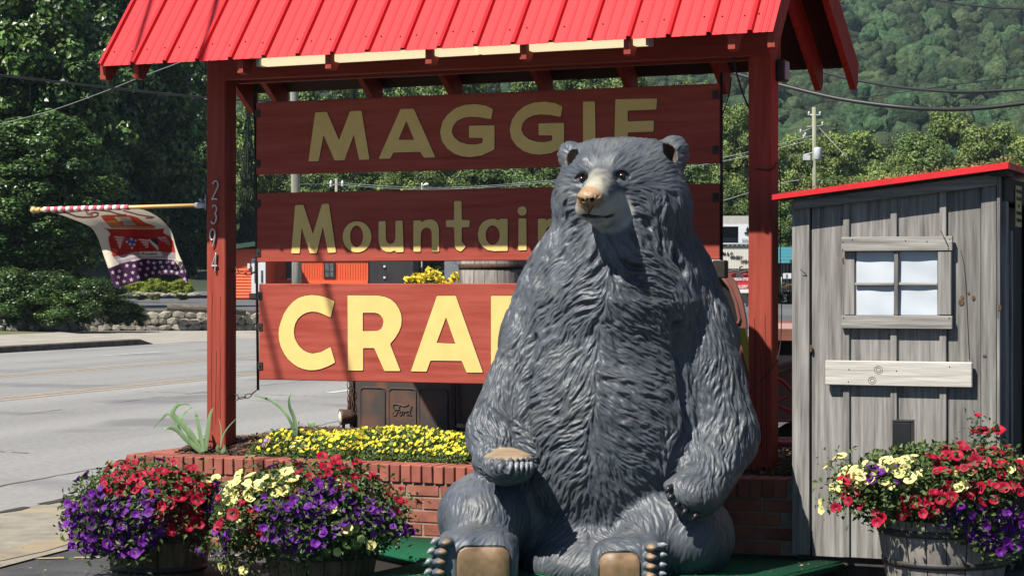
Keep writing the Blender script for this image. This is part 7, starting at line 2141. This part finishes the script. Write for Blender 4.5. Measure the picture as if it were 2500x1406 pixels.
# shrubs at their feet, dark in the shade
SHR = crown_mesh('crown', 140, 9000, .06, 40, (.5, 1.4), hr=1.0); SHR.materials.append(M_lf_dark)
shl = ['widest dark shrub under the maples by the verge', 'dark shrub left of the stone wall under the flag', 'small dark shrub overhanging the left end of the stone wall', 'dark shrub below the flag pole tip by the verge', 'dark shrub cut by the left picture edge at the verge']
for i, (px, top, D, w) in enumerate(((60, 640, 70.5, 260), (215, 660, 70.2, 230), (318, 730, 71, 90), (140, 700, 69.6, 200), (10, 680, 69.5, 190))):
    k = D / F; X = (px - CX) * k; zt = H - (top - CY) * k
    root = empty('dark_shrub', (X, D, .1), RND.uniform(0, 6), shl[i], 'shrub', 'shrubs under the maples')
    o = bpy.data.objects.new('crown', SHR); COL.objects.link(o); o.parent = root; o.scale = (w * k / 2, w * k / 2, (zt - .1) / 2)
# yellow green clipped hedges
HED = crown_mesh('crown', 160, 7000, .07, 60, (.6, 1.3), hr=1.0); HED.materials.append(M_lf_hedge)
hl = ['round yellow green bush below the flag, left of three', 'round yellow green bush below the flag, middle of three', 'round yellow green bush below the flag, next to the post', 'small bright yellow green bush among dark shrubs left of flag']
for (px, top, D, w, lab, bz) in ((335, 684, 97, 80, hl[0], .9), (382, 676, 96, 64, hl[1], .9), (440, 678, 96, 76, hl[2], .9), (145, 676, 74, 36, hl[3], .7)):
    k = D / F; X = (px - CX) * k; zt = H - (top - CY) * k
    root = empty('bush', (X, D, bz), RND.uniform(0, 6), lab, 'bush', 'yellow green bushes')
    o = bpy.data.objects.new('foliage', HED); COL.objects.link(o); o.parent = root; o.scale = (w * k / 2, w * k / 2, (zt - bz) / 2)
# edging stones at the bushes
for i in range(14):
    px = 300 + i * 14 + RND.uniform(-4, 4); D = 94.4; k = D / F
    o = bpy.data.objects.new('edging_stone', STV[i % 7]); COL.objects.link(o); q = P(px, 719 + RND.uniform(-3, 2), D); o.location = q; o.scale = (RND.uniform(.25, .5), .3, RND.uniform(.10, .18)); o.rotation_euler = (0, RND.uniform(-.2, .2), 0)
    tag(o, 'pale flat edging stone at the foot of the yellow green bushes', 'stone', 'edging stones under the bushes')
# spruces beside the left post
SPR = []
for i in range(2):
    r = np.random.RandomState(50 + i); n = 9000
    t = r.rand(n) ** .8; a = r.uniform(0, 6.28, n); R = (1 - t) * (.55 + .45 * r.rand(n)) * (.8 + .25 * np.sin(t * 70)); c = np.stack([R * np.cos(a), R * np.sin(a), 2 * t - .25 * R], 1)
    me = leaves_mesh('crown', c, np.stack([np.cos(a) * .6, np.sin(a) * .6, .8 + 0 * a], 1) + r.normal(size=(n, 3)) * .4, .10, r, (.45, 1.5)); me.materials.append(M_lf_sprc); SPR.append(me)
plant_tree('spruce_tree', 606, 215, 126, 120, SPR[0], 'dark hanging spruce between the left post and the sign boards', 'spruces', base=.02)
plant_tree('spruce_tree', 690, 330, 130, 120, SPR[1], 'second dark spruce just right, behind the grey utility pole', 'spruces', base=.02)
# trees seen through the gaps and to the right
MID = [crown_mesh('crown', 200 + i, 24000, .055, 70, (.5, 1.45), lr=(.30, .46), gap=.42) for i in range(3)]
for m_ in MID: m_.materials.append(M_lf_mid)
LIT = [crown_mesh('crown', 220 + i, 24000, .055, 70, (.55, 1.4), lr=(.30, .46), gap=.42) for i in range(3)]
for m_ in LIT: m_.materials.append(M_lf_lite)
lab_l = ['just right of the left iron bar, high', 'above the letter M of MAGGIE', 'above the gap between M and A of MAGGIE', 'above the letter A of MAGGIE', 'above the first G of MAGGIE', 'above the second G of MAGGIE', 'above the letter I of MAGGIE', 'in the gap below M of MAGGIE', 'in the gap below A of MAGGIE', 'in the gap below the first G of MAGGIE', 'in the gap left of the bear head', 'in the gap over M of Mountain', 'above the letter E of MAGGIE', 'behind the bear head', 'just right of the bear head in the gap']
for i, (px, top, D, w) in enumerate(((660, 120, 150, 220), (790, 130, 142, 210), (900, 110, 160, 230), (1010, 150, 150, 190), (1110, 120, 158, 220), (1310, 130, 150, 220), (1420, 100, 160, 230), (860, 330, 124, 210), (1000, 360, 122, 200), (1180, 340, 126, 210), (1330, 330, 122, 200), (760, 350, 128, 180), (1540, 110, 158, 240), (1500, 330, 124, 220), (1640, 300, 126, 220))):
    plant_tree('leafy_tree', px, top, D, w, (MID if i % 4 else LIT)[i % 3], ('green leafy tree ' if i % 4 else 'lighter green tree ') + lab_l[i], 'trees behind the sign boards', base=.08)
plant_tree('leafy_tree', 1215, 130, 172, 130, SPR[0], 'dark narrow conifer in the gap under the beam, behind bare twigs', 'trees behind the sign boards', base=.05)
right = [(1680, 150, 150, 230, 0, 'light green tree behind the top right of the sign'), (1795, 210, 142, 170, 1, 'light leafy tree framed between the iron bar and right post'), (1785, 420, 104, 150, 0, 'darker tree low between the sign and right post, above the winery'),
  (1945, 300, 128, 190, 1, 'light tree just right of the red post, left of the pole'), (2075, 285, 150, 220, 1, 'light green tree behind the transformer pole'), (2195, 330, 130, 190, 1, 'pale round tree right of the transformer pole'), (2310, 235, 168, 230, 1, 'tallest light tree rising above the shed roof'), (2430, 265, 150, 230, 1, 'broad light tree above the right end of the shed'), (2540, 285, 140, 220, 1, 'light tree cut by the right edge'),
  (2030, 400, 108, 170, 0, 'mid green tree low behind the transformer pole'), (2140, 395, 106, 190, 1, 'bushy light tree directly above the left part of shed roof'), (2290, 375, 108, 210, 1, 'bushy light tree above the middle of the shed roof'), (2430, 360, 106, 200, 0, 'mid green tree above the right part of shed roof'), (1925, 455, 103, 130, 0, 'dark bushy tree above the turquoise roof'), (2240, 300, 158, 200, 0, 'mid green tree behind the pale round one'), (2660, 300, 150, 240, 0, 'tree just beyond the right edge')]
for i, (px, top, D, w, k, lab) in enumerate(right):
    plant_tree('leafy_tree', px, top, D, w, (LIT if k else MID)[i % 3], lab, 'trees beyond the shed', base=.05)
# roadside flowers by the turquoise shop
rb2 = crown_mesh('foliage', 300, 900, .14, 14, hr=1.0); rb2.materials.append(mat('reddish bush', (0.20, 0.06, 0.03), (0.12, 0.13, 0.04), rough=.8, scale=4, attr='tint'))
root = empty('flower_bush', P(1922, 712, 92), 0, 'small reddish flowering bush beside the white utility box', 'bush')
o = link('foliage', rb2, None, root); o.scale = (.32, .3, .22)

# ---- the wooded mountain : one mass of crowns
r = np.random.RandomState(77)
nlf = 120
ys = np.arange(215, 1000, 6.4)
cs = []
for y in ys:
    xlo, xhi = .05 * y - 20, .30 * y + 25
    step = 6.2 + y * .0028
    for x in np.arange(xlo, xhi, step):
        cs.append((x + r.uniform(-2.6, 2.6), y + r.uniform(-2.6, 2.6), step))
    if int(y / 6.4) % 2 == 0:
        for x in np.arange(-.17 * y - 10, xlo, step * 1.9): cs.append((x + r.uniform(-3, 3), y + r.uniform(-3, 3), step * 1.7))
cs = np.array(cs)
hzv = np.array([hill_z(x, y) for x, y, s_ in cs])
pyv = CY - (hzv + 9 - H) / cs[:, 1] * F
pxv = CX + cs[:, 0] / cs[:, 1] * F
keep = (pyv > -150) & (pyv < 520) & ((pxv > 1640) | (pyv > 60))
cs = cs[keep]; hz = hzv[keep]
n = len(cs); R = cs[:, 2] * r.uniform(.40, .72, n); Hh = r.uniform(5, 10.5, n)
tone = r.uniform(.45, 1.25, n); warm = r.uniform(.8, 1.3, n)
gold = r.rand(n) < .02
# every crown is a few rounded lumps of leaf clumps
NL_ = 6
lc = r.normal(size=(n, NL_, 3)); lc /= np.linalg.norm(lc, axis=2)[..., None]; lc[..., 2] = np.abs(lc[..., 2]) * .9 - .15; lc *= .58
lr_ = r.uniform(.36, .56, (n, NL_))
S3 = np.stack([R, R, Hh * .55], 1); B3 = np.stack([cs[:, 0], cs[:, 1], hz + Hh * .55], 1)
tint_c = tone[:, None] * r.uniform(.75, 1.25, (n, NL_))
ico = bmesh.new(); bmesh.ops.create_icosphere(ico, subdivisions=2, radius=1.0); ico.verts.ensure_lookup_table()
IV = np.array([v.co[:] for v in ico.verts]); IF = np.array([[v.index for v in f.verts] for f in ico.faces]); ico.free()
lowk = IF.shape[0]
ph = r.uniform(0, 6.28, (n, NL_, 1, 3))
wob = 1 + .16 * (np.sin(IV[None, None] * 4.2 + ph).sum(-1)) + .10 * np.sin(IV[None, None, :, 0] * 9 + ph[..., 0]) * np.sin(IV[None, None, :, 2] * 9 + ph[..., 1]) + .07 * r.normal(size=(n, NL_, len(IV)))
Vl = B3[:, None, None] + (lc[:, :, None] + IV[None, None] * (lr_[..., None] * wob)[..., None]) * S3[:, None, None] * 1.1
# only the sides that can be seen from the valley are kept
fc_ = IV[IF].mean(1); keepf = (fc_[:, 1] < .55) & (fc_[:, 2] > -.75)
IFk = IF[keepf]
nv = len(IV)
base = (np.arange(n * NL_) * nv)[:, None, None] + IFk[None]
VV = Vl.reshape(-1, 3)
u = r.normal(size=(n, nlf, 3)); u /= np.linalg.norm(u, axis=2)[..., None]; u[..., 1] = -np.abs(u[..., 1]) * .9 + .2; u[..., 2] = np.abs(u[..., 2]) - .25
li = r.randint(0, NL_, (n, nlf)); ni = np.arange(n)[:, None]
q = lc[ni, li] + u * (lr_[ni, li] * r.uniform(.95, 1.22, (n, nlf)))[..., None]
c = (B3[:, None] + q * S3[:, None] * 1.1).reshape(-1, 3)
nn = (u + r.normal(size=u.shape) * .35 + np.array([0, 0, .2])).reshape(-1, 3); nn /= np.linalg.norm(nn, axis=1)[:, None]
a_ = r.normal(size=nn.shape); uu_ = a_ - nn * (a_ * nn).sum(1)[:, None]; uu_ /= np.linalg.norm(uu_, axis=1)[:, None]; vv_ = np.cross(nn, uu_)
L_ = (np.repeat(R, nlf) * r.uniform(.06, .15, n * nlf))[:, None]
LV = np.stack([c - uu_ * L_, c + vv_ * L_ * .8, c + uu_ * L_ * .9, c - vv_ * L_ * .7], 1).reshape(-1, 3)
k0 = len(VV); LQ = k0 + np.arange(n * nlf * 4).reshape(-1, 4)
LT = np.concatenate([LQ[:, [0, 1, 2]], LQ[:, [0, 2, 3]]])
me = mesh_np('forest', np.concatenate([VV, LV]), np.concatenate([base.reshape(-1, 3), LT]), True)
tl = np.repeat(tint_c.reshape(-1), nv)[:, None] * np.ones((1, 3)); tq = np.repeat((tint_c[ni, li] * r.uniform(.5, 2.0, (n, nlf))).reshape(-1), 4)[:, None] * np.ones((1, 3))
wv = np.stack([warm, np.ones(n), .9 + 0 * warm], 1); wv[gold, 0] *= 1.5
colr = np.concatenate([tl * np.repeat(wv, NL_ * nv, 0), tq * np.repeat(wv, nlf * 4, 0)])
ca = me.color_attributes.new('tint', 'FLOAT_COLOR', 'POINT'); ca.data.foreach_set('color', np.concatenate([colr, np.ones((len(colr), 1))], 1).astype(np.float32).ravel())
print('forest tris', len(me.polygons))
tag(link('mountain_forest', me, M_lf_far), 'wooded mountainside of dense green tree crowns', 'forest', kind='stuff')

# ---- utility poles
M_pwood = mat('grey pole wood', (0.20, 0.19, 0.16), (0.34, 0.33, 0.29), rough=.95, scale=2, stretch=(6, 6, .4), detail=8)
M_pgreen = mat('treated pole wood', (0.20, 0.22, 0.14), (0.33, 0.33, 0.24), rough=.95, scale=2, stretch=(6, 6, .4))
M_galv = mat('galvanised grey', (0.52, 0.54, 0.56), (0.62, 0.63, 0.65), rough=.45, scale=4)
up = empty('utility_pole', (0, 0, 0), 0, 'grey wooden utility pole with transformer can rising above the shed roof', 'utility pole', 'utility poles')
D6 = 88.0; k = D6 / F
MB().tube([P(1990, 705 + 80, D6), P(1989, 480, D6), P(1987, 262, D6)], [.115, .10, .085], 10).build('pole', M_pgreen, up)
MB().lathe([(.01, 0), (.15, .0), (.165, .02), (.165, .46), (.15, .50), (.06, .53), (.01, .53)], 18, tuple(P(1996, 390, D6 - .28))).build('transformer', M_galv, up)
fbox(MB(), 1962, 378, 1978, 391, D6 - .2, .25).build('meter_box', M_galv, up)
MB().tube([P(1962, 378, D6), P(1990, 372, D6 - .05)], .02, 6).tube([P(1972, 391, D6), P(1988, 405, D6)], .018, 6).build('bracket', M_galv, up)
MB().tube([P(1974, 281, D6), P(2004, 282, D6)], .035, 6).build('cross_arm', M_galv, up)
MB().tube([P(1970, 310, D6), P(2008, 309, D6)], .04, 6).tube([P(1953, 325, D6), P(1984, 312, D6)], .03, 6).build('cross_arm', M_pwood, up)
for (x, y) in ((1975, 279), (2002, 279), (2008, 304), (1955, 322), (1966, 330), (1962, 336)): MB().lathe([(.03, 0), (.055, .03), (.03, .07), (.055, .10), (.03, .15), (.01, .17)], 10, tuple(P(x, y + 3, D6))).build('insulator', M_galv, up)
up2 = empty('utility_pole', (0, 0, 0), 0, 'plain grey wooden utility pole behind the left part of the sign', 'utility pole', 'utility poles')
D7 = 58.0
MB().tube([P(725, 840, D7), P(724, 600, D7), P(717, 205, D7), P(714, 20, D7)], [.150, .135, .112, .10], 12).build('pole', M_pwood, up2)
up3 = empty('utility_pole', (0, 0, 0), 0, 'small distant pole with white insulators between MAGGIE and Mountain boards', 'utility pole', 'utility poles')
D8 = 120.0
MB().tube([P(822, 720, D8), P(821, 436, D8)], [.11, .08], 8).build('pole', M_pwood, up3)
MB().tube([P(806, 452, D8), P(838, 452, D8)], .05, 6).build('cross_arm', M_pwood, up3)
for x in (808, 836): MB().lathe([(.05, 0), (.10, .08), (.05, .2), (.10, .28), (.02, .42)], 8, tuple(P(x, 458, D8))).build('insulator', M_trim, up3)
sl = empty('street_light', (0, 0, 0), 0, 'white street light lamp between the MAGGIE and Mountain boards', 'street lamp')
MB().tube(catmull([P(1030, 720, D8), P(1030, 470, D8), P(1032, 455, D8), P(1042, 449, D8)], 5), .045, 6).build('pole', M_galv, sl)
MB().sphere(P(1041, 451, D8), .16, 10, 6, (1, 1, .6)).build('lamp', M_trim, sl)

# ---- wires
M_wire = mat('black wire', (0.010, 0.011, 0.013), (0.018, 0.019, 0.022), rough=.5, scale=3)
M_wire2 = mat('pale wire', (0.35, 0.37, 0.38), rough=.4)
def wire(pts, r, lab, m=M_wire, n=10):
    q = [P(*p) for p in pts]
    o = MB().tube(catmull(q, n), r, 6).build('power_line', m)
    return tag(o, lab, 'power line', 'overhead wires')
wire([(1700, 150, 31), (1800, 182, 30.5), (1905, 208, 30), (2050, 242, 29.5), (2200, 262, 29), (2300, 267, 28.5), (2400, 264, 28), (2520, 250, 27.5)], .030, 'thickest black cable sagging across the mountain right of the post')
wire([(1800, 105, 38), (1930, 154, 37), (2060, 190, 36), (2200, 214, 35), (2350, 225, 34), (2520, 217, 33)], .026, 'second black cable sagging above the thickest one')
wire([(1860, 270, 70), (2000, 252, 66), (2150, 233, 62), (2300, 212, 58), (2520, 182, 54)], .016, 'thin straight wire rising to the right behind the cables')
wire([(2240, -8, 44), (2330, 9, 43), (2420, 19, 42), (2520, 23, 41)], .020, 'black cable crossing the top right corner')
wire([(-20, 182, 33), (120, 198, 33.5), (260, 214, 34), (400, 229, 34.5), (560, 243, 35), (720, 250, 35.5)], .018, 'black cable crossing dark maples at upper left')
wire([(-20, 308, 52), (120, 272, 50), (260, 222, 48), (350, 186, 46.5), (440, 152, 45), (560, 100, 44)], .007, 'pale thin wire slanting up to the right before maples', M_wire2)
wire([(500, 242, 55), (580, 247, 56), (717, 252, 58)], .014, 'pale short wire running to the grey pole', M_wire2)
wire([(717, 450, 58), (822, 450, 120)], .012, 'pale wire between the two poles behind sign', M_wire2)
wire([(822, 450, 120), (950, 460, 118), (1100, 462, 112), (1300, 449, 104), (1500, 430, 96), (1760, 395, 90), (1987, 340, 88)], .012, 'pale upper wire between Maggie and Mountain boards', M_wire2)
wire([(822, 446, 120), (950, 455, 119), (1100, 458, 113), (1300, 445, 105), (1500, 424, 97), (1760, 386, 91), (1987, 330, 88.5)], .011, 'pale second wire between Maggie and Mountain boards', M_wire2)
wire([(1700, 505, 70), (1765, 490, 69), (1830, 470, 68), (1905, 448, 67), (1950, 440, 66)], .010, 'pale wire crossing behind the right post at mid height', M_wire2)
wire([(2000, 312, 88), (2030, 345, 86), (2066, 383, 84)], .012, 'thin guy wire slanting from the transformer pole', M_wire2)
# service lines passing over our heads : their shadows cross roof and boards
def overhead(A, B, r, lab, zc_):
    A, B = Vector(A), Vector(B)
    q1 = A - sv * ((zc_ - A.z) / (-sv.z)) * -1 if False else A + SUN_DIR * ((zc_ - A.z) / SUN_DIR.z)
    q2 = B + SUN_DIR * ((zc_ - B.z) / SUN_DIR.z)
    d = (q2 - q1).normalized()
    pts = [q1 + d * t for t in np.linspace(-18, 18, 13)]
    o = MB().tube(pts, r, 6).build('power_line', M_wire)
    return tag(o, lab, 'power line', 'overhead wires')
def on_sign(px, py, b=-BT): s, z = S.at(px, py, b); return S.w(s, b, z)
def on_roof(px, py):
    best = None
    for b in np.linspace(OF, RIDGE_B, 60):
        s, z = S.at(px, py, b); e = abs(z - (ZE + slope_f * (b - OF)))
        if best is None or e < best[0]: best = (e, s, b, z)
    return S.w(*best[1:])
overhead(on_roof(369, 3), on_roof(326, 143), .018, 'service cable overhead shading the left roof end', 6.4)
overhead(on_roof(530, 3), on_roof(493, 143), .022, 'service cable overhead shading the left post and board', 6.8)
# ------------------------------------------------------------------ fallen petals, bark and grit on carpet and lot
M_grit = mat('ground litter', (0.30, 0.20, 0.11), (0.16, 0.10, 0.05), rough=1, scale=40, attr='tint')
r = np.random.RandomState(63); n = 900
t = r.rand(n); x = np.where(t < .4, r.uniform(-.75, 1.6, n), r.uniform(-3.2, 2.2, n)); y = np.where(t < .4, r.uniform(9.7, 11.0, n), r.uniform(9.3, 12.2, n))
def on_plat(px_, py_):
    c = False; m = len(ring)
    for i in range(m):
        x0, y0 = ring[i - 1]; x1, y1 = ring[i]
        if (y0 > py_) != (y1 > py_) and px_ < (x1 - x0) * (py_ - y0) / (y1 - y0) + x0: c = not c
    return c
z = np.array([ZP + .003 if on_plat(a, b) else .017 for a, b in zip(x, y)])
wall_side = np.array([(Vector((a, b, 0)) - W.o).dot(Vector((NX, NY, 0))) for a, b in zip(x, y)])
ok = wall_side < -.02
x, y, z = x[ok], y[ok], z[ok]; n = len(x)
a = r.uniform(0, 6.28, n); L = r.uniform(.004, .013, n)[:, None]; u = np.stack([np.cos(a), np.sin(a), r.uniform(-.2, .2, n)], 1); v = np.stack([-np.sin(a), np.cos(a), r.uniform(-.2, .2, n)], 1); c = np.stack([x, y, z], 1)
V = np.stack([c - u * L, c + v * L * .5, c + u * L, c - v * L * .5], 1).reshape(-1, 3)
me = mesh_np('ground_litter', V, np.arange(4 * n).reshape(-1, 4)); ca = me.color_attributes.new('tint', 'FLOAT_COLOR', 'POINT'); k = np.repeat(r.uniform(.3, 1.8, n), 4)
ca.data.foreach_set('color', np.stack([k, k, k, np.ones(4 * n)], 1).astype(np.float32).ravel())
tag(link('ground_litter', me, M_grit), kind='stuff')
# ------------------------------------------------------------------ summer haze in the valley air
mh = bpy.data.materials.new('haze'); mh.use_nodes = True
nt = mh.node_tree; nt.nodes.remove(nt.nodes['Principled BSDF'])
pv = nt.nodes.new('ShaderNodeVolumePrincipled')
pv.inputs['Color'].default_value = (0.62, 0.82, 1.0, 1)
pv.inputs['Density'].default_value = 0.00012
pv.inputs['Anisotropy'].default_value = 0.0
nt.links.new(pv.outputs[0], nt.nodes['Material Output'].inputs['Volume'])
hz_o = MB().box(-1000, 1100, -310, 1850, -1.3, float(GV[:, 2].max()) + 40).build('haze', mh)
tag(hz_o, kind='stuff')
